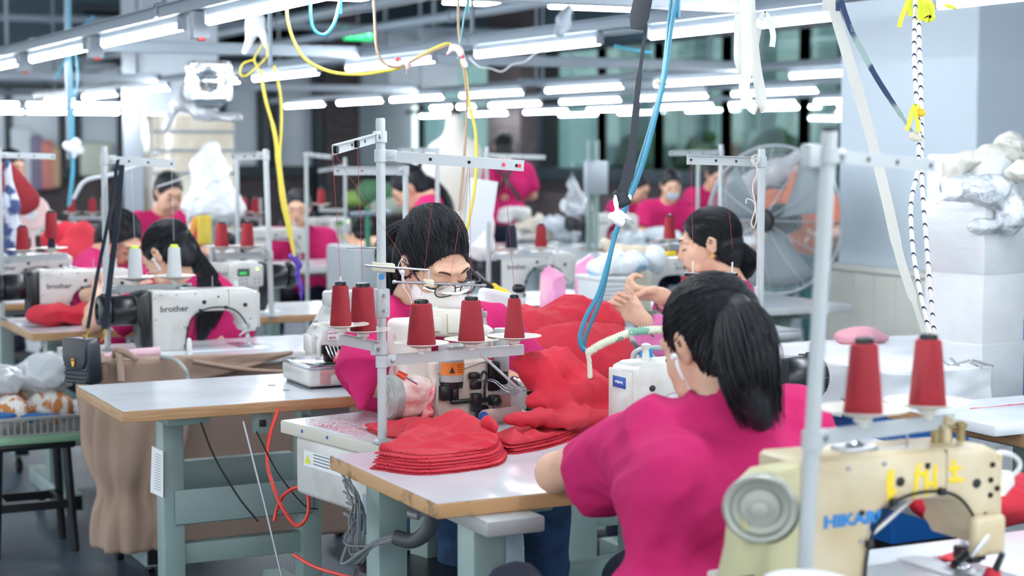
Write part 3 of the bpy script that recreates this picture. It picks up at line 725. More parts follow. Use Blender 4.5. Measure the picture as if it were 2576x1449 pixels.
# ------------------------------------------------------------------ people
def fwd(yaw): a = math.radians(yaw); return Vector((math.sin(a), math.cos(a), 0))
def head_frame(yaw, pitch, roll=0):
    """columns: right, face direction, crown"""
    R = Matrix.Rotation(-math.radians(yaw), 3, 'Z') @ Matrix.Rotation(-math.radians(pitch), 3, 'X') @ Matrix.Rotation(math.radians(roll), 3, 'Y')
    return R
def hand_prims(wr, d, palmn, curl=50, size=1.0, thumb=1, spread=0.5):
    """wr wrist point, d direction of the hand, palmn palm normal; five separate fingers"""
    d = Vector(d).normalized(); n = Vector(palmn); n = (n - d * n.dot(d)).normalized(); s = d.cross(n) * thumb
    P = []; S = size
    for k in (-1.5, -0.5, 0.5, 1.5):
        P.append(cap(wr + d * .008 * S + s * k * .010 * S, wr + d * .078 * S + s * k * .0185 * S, .013 * S, .0105 * S, k=.008))
    P.append(cap(wr - d * .02, wr + d * .02, .021 * S, .019 * S, k=.015))
    L = [(.034, .022, .018), (.042, .027, .020), (.045, .029, .021), (.040, .025, .019)]
    for i, k in enumerate((-1.5, -0.5, 0.5, 1.5)):
        p = wr + d * .08 * S + s * k * .019 * S; dd = d; a = curl * (0.8 + 0.15 * i)
        for j, l in enumerate(L[i]):
            ax = n.cross(dd).normalized() if j == 0 else ax
            rot = Matrix.Rotation(math.radians(-a * (0.55, 0.8, 0.6)[j]), 3, d.cross(n).normalized())
            dd = rot @ dd; q = p + dd * l * S
            P.append(cap(p, q, (.0088, .0080, .0074)[j] * S, (.0080, .0074, .0066)[j] * S, k=.0035)); p = q
    p = wr + d * .02 * S + s * .026 * S; q = p + (d * .6 + s * .5 + n * .5).normalized() * .042 * S; e = q + (d * .8 + n * .5 - s * .1).normalized() * .032 * S; g = e + (d * .7 + n * .6 - s * .25).normalized() * .024 * S
    P += [cap(p, q, .014 * S, .0105 * S, k=.01), cap(q, e, .0100 * S, .0090 * S, k=.004), cap(e, g, .0090 * S, .0075 * S, k=.003)]
    return P
def head_prims(H, R, s=1.0, masked=False):
    def p(x, y, z): return H + R @ Vector((x, y, z)) * s
    Rm = np.array(R)
    E = lambda c, r, k=.012, op='+': ell(p(*c), [v * s for v in r], Rm, k, op)
    Q = [E((0, -.018, .028), (.073, .092, .084), .02), E((0, .028, -.018), (.063, .066, .078), .03), E((0, .038, -.066), (.046, .048, .045), .03),
         cap(p(0, .068, -.098), p(0, .070, -.098), .019 * s, k=.03)]
    for sx in (-1, 1):
        Q += [E((sx * .036, .062, -.026), (.025, .024, .026), .02), cap(p(sx * .012, .088, .030), p(sx * .042, .076, .030), .010 * s, k=.015),
              E((sx * .031, .100, .008), (.017, .017, .012), .010, '-'), E((sx * .031, .077, .007), (.016, .0145, .0135), .004),
              E((sx * .073, -.004, -.004), (.007, .018, .030), .006), E((sx * .079, -.009, .008), (.006, .017, .022), .004), E((sx * .083, -.004, .004), (.004, .009, .013), .004, '-'),
              cap(p(sx * .028, .085, -.052), p(sx * .045, .06, -.075), .012 * s, k=.02)]
    Q += [cap(p(0, .088, .012), p(0, .107, -.024), .0075 * s, .0105 * s, k=.012), cap(p(-.011, .098, -.030), p(.011, .098, -.030), .0068 * s, k=.008),
          cap(p(-.015, .089, -.0545), p(.015, .089, -.0545), .0062 * s, k=.006), cap(p(-.012, .088, -.064), p(.012, .088, -.064), .0066 * s, k=.006),
          cap(p(-.02, .099, -.0592), p(.02, .099, -.0592), .0022 * s, k=.003, op='-')]
    return Q
def strands(name, paths, m, parent, r=0.0011, seg=3):
    """many thin tapering hair strands as one mesh"""
    vs, fs = [], []
    for P in paths:
        P = [Vector(p) for p in P]; N = len(P); b = len(vs); d = (P[-1] - P[0]); x, y, _ = frame_of(d if d.length > 1e-6 else Vector((0, 0, -1)))
        for i, p in enumerate(P):
            dd = (P[min(i + 1, N - 1)] - P[max(i - 1, 0)]).normalized(); x = (x - dd * x.dot(dd)).normalized(); y = dd.cross(x)
            q = r * (1.0 - 0.75 * (i / (N - 1)) ** 3)
            for j in range(seg): a = 2 * PI * j / seg; vs.append(p + x * math.cos(a) * q + y * math.sin(a) * q)
        for i in range(N - 1):
            for j in range(seg):
                k = (j + 1) % seg; fs.append((b + i * seg + k, b + i * seg + j, b + (i + 1) * seg + j, b + (i + 1) * seg + k))
    return pydata(name, vs, fs, m, parent, True, 180)
def hair(name, H, R, parent, s=1.0, style='tail', tie=(0.0, -.085, .06), tail=None, n=700, res=0.006, tail_r=0.035, seed=1, part=0.0, wide=1.0, nape=-0.62, fr=0.62, wisps=0, m=None, vol=0.0):
    """close-combed black hair on the skull, gathered at the tie; tail = world points"""
    m = m or M_hair; rg = np.random.RandomState(seed)
    def p(v): return H + R @ Vector(v) * s
    c = Vector((0, -.016, .028)); rad = Vector((.080, .099, .091 + .014 * vol))
    Rm = np.array(R)
    Q = [ell(p(c), [v * s for v in rad], Rm, .02), ell(p((0, -.05, -.032)), (.070 * s, .062 * s, .085 * s), Rm, .02)]
    # hairline: cut the face away
    Q += [ell(p((0, .096, -.012)), (.0685 * s, .088 * s, .084 * s), Rm, .008, '-'),
          ('p', '-', .012, np.array(p((0, -.012, -.060)), float), np.array(R @ Vector((0, .72, -.69)), float))]
    if tail: Q.append(cap(p(tie), p(Vector(tie) * 0.85), .014 * s, .025 * s, k=.03))
    o = soft_obj(name, Q, m, parent, res, disp=(lambda P: 0.0012 * np.sin(P[:, 0] * 900) * np.sin(P[:, 2] * 500)) if res < .005 else None)
    paths = []; td = (Vector(tie) - c); td = Vector((td.x / rad.x, td.y / rad.y, td.z / rad.z)).normalized()
    cnt = 0
    while cnt < n:
        v = Vector(rg.normal(size=3)).normalized()
        lowr = rg.rand() < .33; cc_, rr_ = (Vector((0, -.05, -.032)), Vector((.0715, .0635, .0865))) if lowr else (c, rad)
        q = Vector((v.x * rr_.x, v.y * rr_.y, v.z * rr_.z)) + cc_
        if (q.x / .068) ** 2 + ((q.y - .096) / .088) ** 2 + ((q.z + .012) / .084) ** 2 < 1 or (q.y + .012) * .72 - (q.z + .06) * .69 > 0: continue
        if (q.z < -.075 and not lowr) or (lowr and q.z > -.01): continue
        ang = v.angle(td)
        if ang < 0.25: continue
        ax = v.cross(td).normalized(); path = []
        w1_ = rg.normal() * .05; lift = rg.uniform(1.0, 1.04) + (0.03 if v.z > 0.5 else 0)
        for k in range(9):
            t = k / 8; w = Matrix.Rotation(w1_ * math.sin(t * PI), 3, td) @ (Matrix.Rotation(ang * t, 3, ax) @ v)
            e = lift + 0.03 * math.sin(t * PI) * rg.uniform(.3, 1) + (rg.normal() * .002)
            pa = Vector((w.x * rad.x * e, w.y * rad.y * e, w.z * rad.z * e)) + c
            if lowr: pa = (Vector((w.x * rr_.x * e, w.y * rr_.y * e, w.z * rr_.z * e)) + cc_).lerp(pa, t)
            path.append(p(pa))
        paths.append(path); cnt += 1
    if wisps:
        for i in range(wisps):
            sx = rg.choice([-1, 1]); a = rg.uniform(-.3, .3)
            b = Vector((sx * rg.uniform(.04, .07), .055 + rg.uniform(-.01, .01), .05 + rg.uniform(-.02, .02)))
            paths.append([p(b), p(b + Vector((sx * .015, .02, -.01))), p(b + Vector((sx * .02, .028, -.05))), p(b + Vector((sx * (.012 + a * .02), .025, -.09 - rg.uniform(0, .03))))])
    if tail:
        T = spline([p(tie)] + [Vector(t) for t in tail], 6); N = len(T); TQ = []
        for i in range(N - 1):
            f = i / (N - 1); rr = tail_r * s * (0.42 + 0.6 * math.sin(min(f * 1.5, 1) * PI * .5) - 0.55 * max(0, f - .6) / .4)
            TQ.append(cap(T[i], T[i + 1], rr * .62, rr * .62, k=.02))
        for i in range(int(n * .6)):
            f0 = rg.rand() ** .5; a = rg.rand() * 2 * PI; L = rg.uniform(.8, 1.06); path = []; wob = rg.normal(size=3) * .004
            x, y, _ = frame_of(T[-1] - T[0])
            for k in range(12):
                t = min(k / 11 * L, 1.0) * (N - 1); j = min(int(t), N - 2); c0 = T[j].lerp(T[j + 1], t - j)
                if k / 11 * L > 1: c0 = c0 + (T[-1] - T[-2]).normalized() * (k / 11 * L - 1) * .3
                f = k / 11; rr = tail_r * s * 1.05 * (0.35 + 0.7 * math.sin(min(f * 1.6, 1) * PI * .5) - 0.42 * max(0, f - .6) / .4)
                path.append(c0 + (x * math.cos(a + f * .5) + y * math.sin(a + f * .5)) * rr * (0.55 + .5 * f0) + Vector(wob) * f)
            paths.append(path)
        soft_obj('ponytail', TQ, m, o, max(res, .006), None)
        bm = BM(); q0 = p(Vector(tie)); dd = (T[2] - T[0]).normalized(); lathe(bm, [(.02 * s, 0), (.026 * s, .004), (.026 * s, .012), (.02 * s, .016)], q0 - dd * .004, dd, 16); obj('hair_tie', bm, mat('hair_tie_slate', '3E4E58', .7), o)
    if n: strands('hair_strands', paths, m, o, r=.0009 * s if res < .007 else .002)
    return o
def person(lab, head, yaw, pitch=20, roll=0, res=0.006, J={}, facing=None, shirt=None, trousers=None, stand_h=None, s=1.0, hair_kw=None, hands=None, lean=0.25, shirt_amp=0.005, seed=1, sleeve=0.70, cuff=False, slv=0.0, drop=.012, face=True, brow=True, mask=None, body_w=1.0, group=None, extra_skin=(), shirt_extra=(), grip=None):
    """joints in world coordinates; anything not given in J is placed for a seated worker"""
    shirt = shirt or M_pink; trousers = trousers or M_navy
    H = Vector(head); f = fwd(facing if facing is not None else yaw); rt = Vector((f.y, -f.x, 0)); up = Vector((0, 0, 1)); R = head_frame(yaw, pitch, roll)
    g = dict(J)
    nk = g.get('neck', H + R @ Vector((0, -.035, -.05)) - f * (.05 + .05 * lean) - up * .105); nk = Vector(nk)
    shl = Vector(g.get('shl', nk - rt * .165 * body_w - up * .045)); shr = Vector(g.get('shr', nk + rt * .165 * body_w - up * .045))
    hip = Vector(g.get('hip', Vector((nk.x, nk.y, 0)) - f * lean * .6 + up * (stand_h or .50)))
    ell_ = Vector(g.get('ell', shl - rt * .06 + f * .10 - up * .20)); elr = Vector(g.get('elr', shr + rt * .06 + f * .10 - up * .20))
    wrl = Vector(g.get('wrl', ell_ + f * .2 + rt * .10 + up * .01)); wrr = Vector(g.get('wrr', elr + f * .2 - rt * .10 + up * .01))
    r = thing('person', lab, 'person', (hip.x, hip.y, 0), world=True, group=group)
    # --- skin: one continuous body
    Q = head_prims(H, R, s)
    Q += [cap(H + R @ Vector((0, -.022, -.045)), nk + up * .005, .050 * s, .052 * s, k=.03), cap(nk - up * .02, nk.lerp(hip, .45), .055, .09, k=.05), cap(shl, shr, .04, .04, k=.04)]
    for a, b, c, k in ((shl, ell_, wrl, 1), (shr, elr, wrr, -1)):
        Q += [cap(a, b, .046 * s, .039 * s, k=.02), cap(b, b.lerp(c, .35), .040 * s, .038 * s, k=.01), cap(b.lerp(c, .35), c, .038 * s, .025 * s, k=.02)]
    hd = hands or {}
    for key, w, e in (('l', wrl, ell_), ('r', wrr, elr)):
        h = hd.get(key, {}); d = Vector(h.get('d', (w - e).normalized() - up * .15)); n = Vector(h.get('n', -up + (rt if key == 'l' else -rt) * .3))
        Q += hand_prims(w, d, n, h.get('curl', 35), s * h.get('size', 1.0), h.get('thumb', -1 if key == 'l' else 1))
    Q += list(extra_skin)
    body = soft_obj('body', Q, M_skin, r, res)
    def p(x, y, z): return H + R @ Vector((x, y, z)) * s
    # --- face details
    if face:
        for sx in (-1, 1):
            bm = BM(); tube(bm, [p(sx * .047, .081, .002), p(sx * .040, .0905, -.0005), p(sx * .031, .0935, -.0025), p(sx * .021, .0915, -.001), p(sx * .017, .089, .001)], [.0008 * s, .0019 * s, .0019 * s, .0008 * s], 6, 4); obj('eyelashes', bm, M_lash, body)
            bm = BM(); tube(bm, [p(sx * .050, .078, .028), p(sx * .038, .0885, .0345), p(sx * .022, .0955, .032), p(sx * .014, .0975, .028)], [.0006 * s, .0024 * s, .0030 * s, .0010 * s], 6, 4); obj('eyebrow', bm, M_brow, body)
        if not mask:
            soft_obj('lips', [cap(p(-.017, .0905, -.0545), p(0, .0955, -.0535), .0028 * s, .0048 * s, k=.004), cap(p(.017, .0905, -.0545), p(0, .0955, -.0535), .0028 * s, .0048 * s, k=.004), cap(p(-.012, .0905, -.0638), p(.012, .0905, -.0638), .0048 * s, k=.004)], M_lips, body, max(res * .4, .002))
    if hair_kw is not None: hair('hair', H, R, r, s, res=min(res, .006) if res < .01 else res, seed=seed, **hair_kw)
    # --- shirt
    ch = nk.lerp(hip, .38); wa = nk.lerp(hip, .75); fo = folds(shirt_amp, .8, seed, .45, n=5)
    ba = (nk - hip).normalized()
    S = [cap(shl + rt * .03 - up * .012, shr - rt * .03 - up * .012, .057, .057, k=.05), cap(nk - up * .040 - f * .01, nk - up * .07 - f * .01, .066, .085, k=.05),
         cap(ch - rt * .07 * body_w, ch + rt * .07 * body_w, .100, .100, k=.07), cap(wa - rt * .075 * body_w, wa + rt * .075 * body_w, .096, .096, k=.07), cap(hip + up * .06 - rt * .07 * body_w, hip + up * .06 + rt * .07 * body_w, .110, .110, k=.07)]
    for a, b, sg in ((shl, ell_, -1), (shr, elr, 1)):
        b = b - up * drop / sleeve; e = a.lerp(b, sleeve); d = (b - a).normalized()
        S += [cap(a, e, .058, .072 + slv, k=.04), cap(a.lerp(e, .8), e, .070 + slv, .074 + slv, k=.02)]
        if cuff: S += [cap(a.lerp(b, sleeve - .06), a.lerp(b, sleeve), .0785 + slv, .0795 + slv, k=.003)]
    for a, b, k in ((shl, ell_, -1), (shr, elr, 1)): S.append(cap(ch + rt * k * .085 * body_w + up * .02, a.lerp(b, .28) - up * .012, .088, .060, k=.07))
    S += list(shirt_extra) + [cap(nk - up * .035, shl, .062, .055, k=.05), cap(nk - up * .035, shr, .062, .055, k=.05), cap(nk - up * .04, nk - up * .008, .078, .066, k=.03)]
    S += [cap(nk + up * .02 + f * .012, H + R @ Vector((0, -.01, -.08)), .061 * s, .07 * s, k=.012, op='-')]
    cuts = []
    for a, b in ((shl, ell_ - up * drop / sleeve), (shr, elr - up * drop / sleeve)):
        e = a.lerp(b, sleeve); d = (b - a).normalized()
        cuts.append(rbox(e + d * .075, (.12, .12, .0685), np.array(Matrix(frame_of(d)).transposed()), .004, .003, '-'))
    # keep the sleeve cut from biting the torso: cut the sleeves first, then add the torso
    soft_obj('shirt', S[5 if not cuff else 5:] [:0] + [q for q in S[5:5 + (6 if cuff else 4)]] + cuts + S[:5] + S[5 + (6 if cuff else 4):], shirt, r, res, fo)
    # --- legs and shoes
    if stand_h: kl, kr = hip - rt * .1 - up * .42 + f * .03, hip + rt * .1 - up * .42 + f * .03; fl, fr_ = Vector((kl.x, kl.y, .09)) - f * .03, Vector((kr.x, kr.y, .09)) - f * .03
    else: kl, kr = Vector(g.get('knl', hip - rt * .13 + f * .42 + up * .04)), Vector(g.get('knr', hip + rt * .13 + f * .42 + up * .04)); fl, fr_ = Vector((kl.x, kl.y, .09)) + f * .02, Vector((kr.x, kr.y, .09)) + f * .02
    L = [cap(hip - rt * .08 - up * .02, hip + rt * .08 - up * .02, .115, .115, k=.06)]
    for k, kn, ft in ((-1, kl, fl), (1, kr, fr_)): L += [cap(hip + rt * k * .09 - up * .02, kn, .092, .066, k=.04), cap(kn, ft + up * .02, .064, .05, k=.03)]
    soft_obj('trousers', L, trousers, r, max(res, .009), folds(.007, .8, seed + 5, .6))
    for ft in (fl, fr_):
        soft_obj('shoe', [cap(Vector((ft.x, ft.y, .045)) - f * .03, Vector((ft.x, ft.y, .04)) + f * .13, .042, .036, k=.02), rbox(Vector((ft.x, ft.y, .012)) + f * .05, (.036, .11, .008), np.array(Matrix.Rotation(-math.radians(facing if facing is not None else yaw), 3, 'Z')), .004, .01)], mat('shoe_dark', '2A2A2E', .6), r, .012)
    return r, H, R, p
M_lash = mat('lash_dark', '1C1513', 0.5); M_brow = mat('brow_dark', '3A2C26', 0.8); M_lips = mat('lips', 'B9686A', 0.4)
def stool(lab, x, y, h=0.44):
    r = thing('stool', lab, 'stool', (x, y, 0), world=True)
    bm = BM(); box2(bm, (x - .15, y - .12, h - .03), (x + .15, y + .12, h), 0.01); obj('seat', bm, M_black, r)
    for sx in (-1, 1):
        for sy in (-1, 1): bm = BM(); cyl(bm, (x + sx * .14, y + sy * .11, 0), (x + sx * .12, y + sy * .09, h - .03), .016, seg=10); obj('leg', bm, M_black, r)
    bm = BM(); box2(bm, (x - .13, y - .11, .16), (x + .13, y - .09, .19)); box2(bm, (x - .13, y + .09, .16), (x + .13, y + .11, .19)); box2(bm, (x - .11, y - .1, .16), (x - .09, y + .1, .19)); box2(bm, (x + .09, y - .1, .16), (x + .11, y + .1, .19)); obj('stretcher', bm, M_black, r)
    return r
# woman in the foreground, back to the camera
J = dict(neck=at(1838, 1012, d=3.14), shl=at(1648, 1098, d=3.20), shr=at(1985, 1060, d=3.28), ell=at(1398, 1190, d=3.47), wrl=at(1622, 1092, d=3.72), elr=at(2040, 1150, d=3.50), wrr=at(1900, 1110, d=3.75), hip=at(1745, 1500, d=3.03))
J['hip'].z = .56
P1 = person('woman in a magenta shirt seen from behind, long black ponytail, in the foreground', at(1790, 862, d=3.2), -8, 24, -4, res=.005, J=J, facing=0, trousers=M_navy, lean=.2, shirt_amp=.011, seed=11, sleeve=.58, cuff=True, slv=.004, drop=.035,
    hair_kw=dict(tie=(0.0, -.088, .050), tail=[at(1865, 800, d=3.09), at(1878, 880, d=3.04), at(1893, 980, d=3.02), at(1915, 1060, d=3.05)], n=2600, tail_r=.05), body_w=1.10)
stool('black stool under the foreground woman', J['hip'].x, J['hip'].y, .37)
def earphone(parent, p, side, drop):
    bm = BM(); q = p(side * .086, .006, -.012); lathe(bm, [(.0, 0), (.005, .001), (.0062, .005), (.005, .010), (.0, .011)], q, (p(side, 0, 0) - p(0, 0, 0)), 14)
    tube(bm, [q, p(side * .087, .010, -.03), p(side * .08, .014, -.055)], .0032, 8); e = obj('earphone', bm, M_paper, parent)
    bm = BM(); tube(bm, [p(side * .08, .014, -.055)] + drop, .0012, 6); obj('earphone_wire', bm, M_paper, e)
earphone(P1[0], P1[3], -1, [at(1722, 950, d=3.16), at(1735, 985, d=3.16), at(1750, 1060, d=3.1)])
# woman with glasses and mask
J = dict(neck=at(1042, 765, d=4.62), shr=at(952, 812, d=4.60), shl=at(1235, 825, d=4.75), elr=at(925, 955, d=4.47), wrr=at(1110, 990, d=4.50), ell=at(1340, 950, d=4.85), wrl=at(1215, 960, d=4.66))
J['hip'] = Vector((J['neck'].x + .06, J['neck'].y + .12, .52))
P2 = person('woman in a magenta shirt with black glasses and a white face mask, looking down', at(1090, 658, d=4.54), 168, 31, 6, res=.0045, J=J, facing=172, trousers=M_jeans, lean=.2, shirt_amp=.006, s=1.06, seed=4, sleeve=.90, slv=.012, mask=True, shirt_extra=(cap(at(920, 930, d=4.47), at(908, 1020, d=4.42), .062, .014, k=.04),),
    hair_kw=dict(tie=(0.0, -.085, .075), tail=[at(1003, 592, d=4.68), at(988, 655, d=4.66), at(992, 738, d=4.64)], n=2600, tail_r=.040, wisps=0, vol=1.0), body_w=1.05)
r2, H2, R2, p2 = P2
M_mask = mat('mask_white', 'E9E6E4', 0.8); M_maskpink = mat('mask_pale_pink', 'F4EDEA', 0.8)
Rm2 = np.array(R2)
mask = soft_obj('face_mask', [ell(p2(0, .050, -.056), (.0715, .074, .066), Rm2, .01), cap(p2(0, .102, -.018), p2(0, .116, -.046), .014, .016, k=.03), ('p', '-', .004, np.array(p2(0, .05, -.008), float), np.array(R2 @ Vector((0, -.15, 1)), float)), ('p', '-', .004, np.array(p2(0, .018, 0), float), np.array(R2 @ Vector((0, -1, 0)), float))], M_maskpink, r2, .003)
bm = BM(); tube(bm, [p2(-.060, .066, -.022), p2(-.036, .102, -.014), p2(0, .121, -.010), p2(.036, .102, -.014), p2(.060, .066, -.022)], .011, 8, 8, flat=(1, .3)); obj('mask_edge', bm, M_mask, mask)
bm = BM()
for sx in (-1, 1):
    tube(bm, [p2(sx * .054, .045, -.03), p2(sx * .072, .02, -.005), p2(sx * .084, -.01, .012), p2(sx * .084, -.022, -.005)], .0014, 6); tube(bm, [p2(sx * .054, .035, -.075), p2(sx * .076, .005, -.04), p2(sx * .085, -.018, -.02), p2(sx * .084, -.022, -.005)], .0014, 6)
obj('ear_loop', bm, M_paper, mask)
gl = thing('glasses', 'black-framed glasses worn by the masked woman', 'glasses', tuple(p2(0, .12, 0)), world=True)
for sx in (-1, 1):
    c = Vector((sx * .033, .113, -.003))
    ring = [c + Vector((math.copysign(abs(math.cos(a)) ** .75, math.cos(a)) * .0255, -abs(math.cos(a)) ** 2 * sx * math.copysign(1, math.cos(a)) * .006, math.copysign(abs(math.sin(a)) ** .8, math.sin(a)) * .019)) for a in [2 * PI * k / 20 for k in range(21)]]
    bm = BM(); tube(bm, [p2(*v) for v in ring], .0017, 6, 2); rim = obj('rim', bm, M_black, gl)
    bm = BM(); bm.faces.new([bm.verts.new(p2(*v)) for v in ring[:-1]]); obj('lens', bm, M_panelens, rim, False)
    bm = BM(); tube(bm, [p2(sx * .058, .108, .003), p2(sx * .074, .100, .003), p2(sx * .079, .06, .0), p2(sx * .081, -.005, .006), p2(sx * .079, -.03, -.012)], .0019, 6, flat=(1, 1.4)); obj('temple', bm, M_black, gl)
bm = BM(); tube(bm, [p2(-.009, .114, .001), p2(0, .117, .005), p2(.009, .114, .001)], .0017, 6); obj('bridge', bm, M_black, gl)
earphone(r2, p2, 1, [at(1035, 760, d=4.5), at(1032, 830, d=4.47), at(1020, 900, d=4.45), at(1050, 960, d=4.45)])
bm = BM(); tube(bm, [p2(-.045, .028, .1), p2(-.02, .05, .107)], .0016, 6); obj('hair_grip', bm, M_black, r2)
bm = BM(); tube(bm, [J['neck'] + Vector((-.055, -.02, .03)), J['neck'] + Vector((-.05, -.06, -.01)), J['neck'] + Vector((-.02, -.085, -.06)), J['neck'] + Vector((.02, -.09, -.07))], .0016, 6); obj('necklace', bm, mat('gold', 'D9A84A', .3, metal=.9), r2)
# woman in profile with gold earring
J = dict(neck=at(1838, 728, d=6.0), shl=at(1775, 790, d=5.88), shr=at(1865, 780, d=6.25), ell=at(1690, 880, d=5.72), wrl=at(1612, 800, d=5.52), elr=at(1720, 830, d=5.95), wrr=at(1660, 742, d=5.75))
J['hip'] = Vector((J['neck'].x + .10, J['neck'].y - .04, .50))
J['knl'] = J['hip'] + Vector((-.36, .30, .04)); J['knr'] = J['hip'] + Vector((-.25, .42, .04))
fwd3 = fwd(-58)
P3 = person('woman in profile with a gold earring and flowered sleeves, holding red cloth', at(1783, 612, d=6.0), -60, 14, 0, res=.0045, J=J, facing=-60, lean=.15, seed=8, sleeve=.6,
    hands=dict(l=dict(d=fwd3 + Vector((0, 0, .55)), n=Vector((.3, .9, -.2)), curl=92, size=1.0), r=dict(d=fwd3 + Vector((0, 0, .1)), n=Vector((-.2, -.6, -.8)), curl=80, size=1.0)),
    hair_kw=dict(tie=(0.0, -.092, -.012), tail=[at(1868, 636, d=6.02), at(1882, 662, d=6.02), at(1876, 690, d=6.02)], n=1500, tail_r=.036))
r3, H3, R3, p3 = P3
bm = BM(); tube(bm, [p3(-.082 + .004 * math.sin(a), .004 + .006 * math.cos(a), -.040 + .008 * math.sin(a)) for a in [2 * PI * k / 10 for k in range(11)]], .0022, 6, 2); obj('earring', bm, mat('gold', 'D9A84A', .3, metal=.9), r3)
M_floral = mat('flowered_pink_cloth', 'D873A8', .8, col2='4F6B52', scale=22, lo=.60, hi=.64, bump=.2, bscale=300)
M_floral2 = mat('flowered_dark_pink_cloth', 'B8407E', .8, col2='5A3A48', scale=24, lo=.50, hi=.6)
def oversleeve(name, a, b, r0, m, parent, seed):
    """puffed sleeve protector gathered at both ends"""
    a, b = Vector(a), Vector(b)
    soft_obj(name, [cap(a, a.lerp(b, .2), .036, r0, k=.02), cap(a.lerp(b, .2), a.lerp(b, .8), r0, r0, k=.02), cap(a.lerp(b, .85), b, r0 * .8, .045, k=.02)], m, parent, .005, folds(.012, .9, seed, .8))
Jw = {k: Vector(v) for k, v in J.items()}
oversleeve('sleeve_protector', Jw['wrl'].lerp(Jw['ell'], .22), Jw['ell'] + Vector((.02, 0, 0)), .062, M_floral, r3, 3)
oversleeve('sleeve_protector', Jw['wrr'].lerp(Jw['elr'], .18), Jw['elr'], .052, M_floral2, r3, 5)
bm = BM(); q = Jw['wrl'].lerp(Jw['ell'], .10); x_, y_, d_ = frame_of(Jw['ell'] - Jw['wrl']); tube(bm, [q + (x_ * math.cos(a) + y_ * math.sin(a)) * .0285 for a in [2 * PI * k / 16 for k in range(17)]], .0042, 6, 2); obj('hair_band_on_wrist', bm, M_black, r3)
tag(soft_obj('cloth_piece', [cap(at(1592, 742, d=5.6), at(1604, 775, d=5.58), .006, .012, k=.02), cap(at(1604, 775, d=5.58), at(1612, 800, d=5.56), .014, .005, k=.02)], M_red, None, .003, folds(.006, 1.5, 2)), 'small scrap of red cloth held in the hands of the woman in profile', 'cloth')
# woman with a ponytail and white earphone, bent over behind the white cones
J = dict(neck=at(492, 690, d=6.42), shl=at(440, 740, d=6.45), shr=at(545, 745, d=6.38), ell=at(235, 812, d=6.5), wrl=at(250, 740, d=6.8), elr=at(560, 830, d=6.6), wrr=at(500, 800, d=6.9))
J['hip'] = Vector((J['neck'].x + .08, J['neck'].y - .10, .50))
P4 = person('woman bent forward with a black ponytail and white earphone, behind the white cones', at(425, 640, d=6.42), -35, 42, 0, res=.005, J=J, facing=-10, lean=.3, seed=15, sleeve=.72,
    hair_kw=dict(tie=(0.0, -.095, .015), tail=[at(515, 690, d=6.38), at(530, 750, d=6.32), at(515, 810, d=6.30), at(500, 850, d=6.30)], n=1500, tail_r=.05))
earphone(P4[0], P4[3], -1, [at(368, 690, d=6.4), at(360, 730, d=6.38)])
# bent head behind the left machine
J = dict(neck=at(262, 640, d=7.62), shr=at(225, 672, d=7.55), shl=at(330, 680, d=7.75), elr=at(225, 740, d=7.3), wrr=at(300, 740, d=7.15), ell=at(380, 740, d=7.4), wrl=at(350, 745, d=7.2))
J['hip'] = Vector((J['neck'].x + .02, J['neck'].y + .22, .5))
P5 = person('woman with dark fringe bending low behind the machine at the left', at(302, 600, d=7.6), 150, 42, 0, res=.006, J=J, facing=165, seed=21, hair_kw=dict(tie=(0.0, -.09, .0), tail=[at(262, 590, d=7.75), at(262, 640, d=7.75)], n=700, tail_r=.03, wisps=14))
# women and men in the back rows
def back_person(lab, px, py, d, yaw, pitch, facing=None, seed=1, tail=None, hairn=260, stand=None, lean=.25, tie=(0.0, -.09, .03), **kw):
    return person(lab, at(px, py, d=d), yaw, pitch, 0, res=.0085, facing=facing if facing is not None else yaw, seed=seed, lean=lean, stand_h=stand, hair_kw=dict(tie=tie, tail=tail, n=hairn, tail_r=.036), **kw)
P6 = back_person('woman in magenta with hair tied back, beside the white dress form', 425, 484, 10.4, 172, 26, seed=31)
P7 = back_person('short-haired woman in magenta sewing behind the hanging yellow strap', 749, 524, 10.9, 205, 14, seed=32)
P8 = back_person('woman in magenta in profile with long black hair, left of the headless torso form', 1030, 474, 9.5, -70, 42, seed=33, J=dict(neck=at(1078, 500, d=9.5)), tail=[at(1095, 470, d=9.5), at(1125, 520, d=9.5), at(1135, 560, d=9.5)])
P9 = back_person('person standing with back turned, black apron straps over a magenta shirt', 1268, 368, 14.0, 24, 10, seed=34, stand=.82, lean=.05)
P10 = back_person('person in magenta with a pale blue face mask, leaning on a far table', 1688, 466, 13.4, 200, 24, seed=35)
P11 = back_person('dark-haired person in magenta bending beside the masked one', 1604, 470, 14.3, 150, 35, seed=36)
soft_obj('face_mask', [ell(P10[3](0, .052, -.045), (.058, .056, .05), np.array(P10[2]), .01)], mat('mask_blue', 'A8CBE0', .8), P10[0], .008)
bm = BM()
for sx in (-1, 1): ribbon(bm, [P9[3](sx * .09, -.1, -.14) - fwd(24) * .02, P9[3](-sx * .01, -.16, -.3) - fwd(24) * .05, P9[3](-sx * .12, -.14, -.46) - fwd(24) * .05], .035, .004, side=(1, 0, 0))
obj('apron_strap', bm, M_black, P9[0])
P12 = back_person('person in an orange vest seen through the big fan', 2010, 430, 10.5, 215, 20, seed=37, shirt=mat('orange_vest', 'D8703F', .8, col2='CC6335'), trousers=mat('teal_trousers', '3C6A6E', .8), stand=.80)
P13 = back_person('person in magenta seen small through the left side of the fan', 1800, 440, 14.5, 190, 30, seed=38)
P14 = back_person('person in magenta half hidden by the dark red cloth at the far left', 30, 420, 12.0, 150, 15, seed=39)
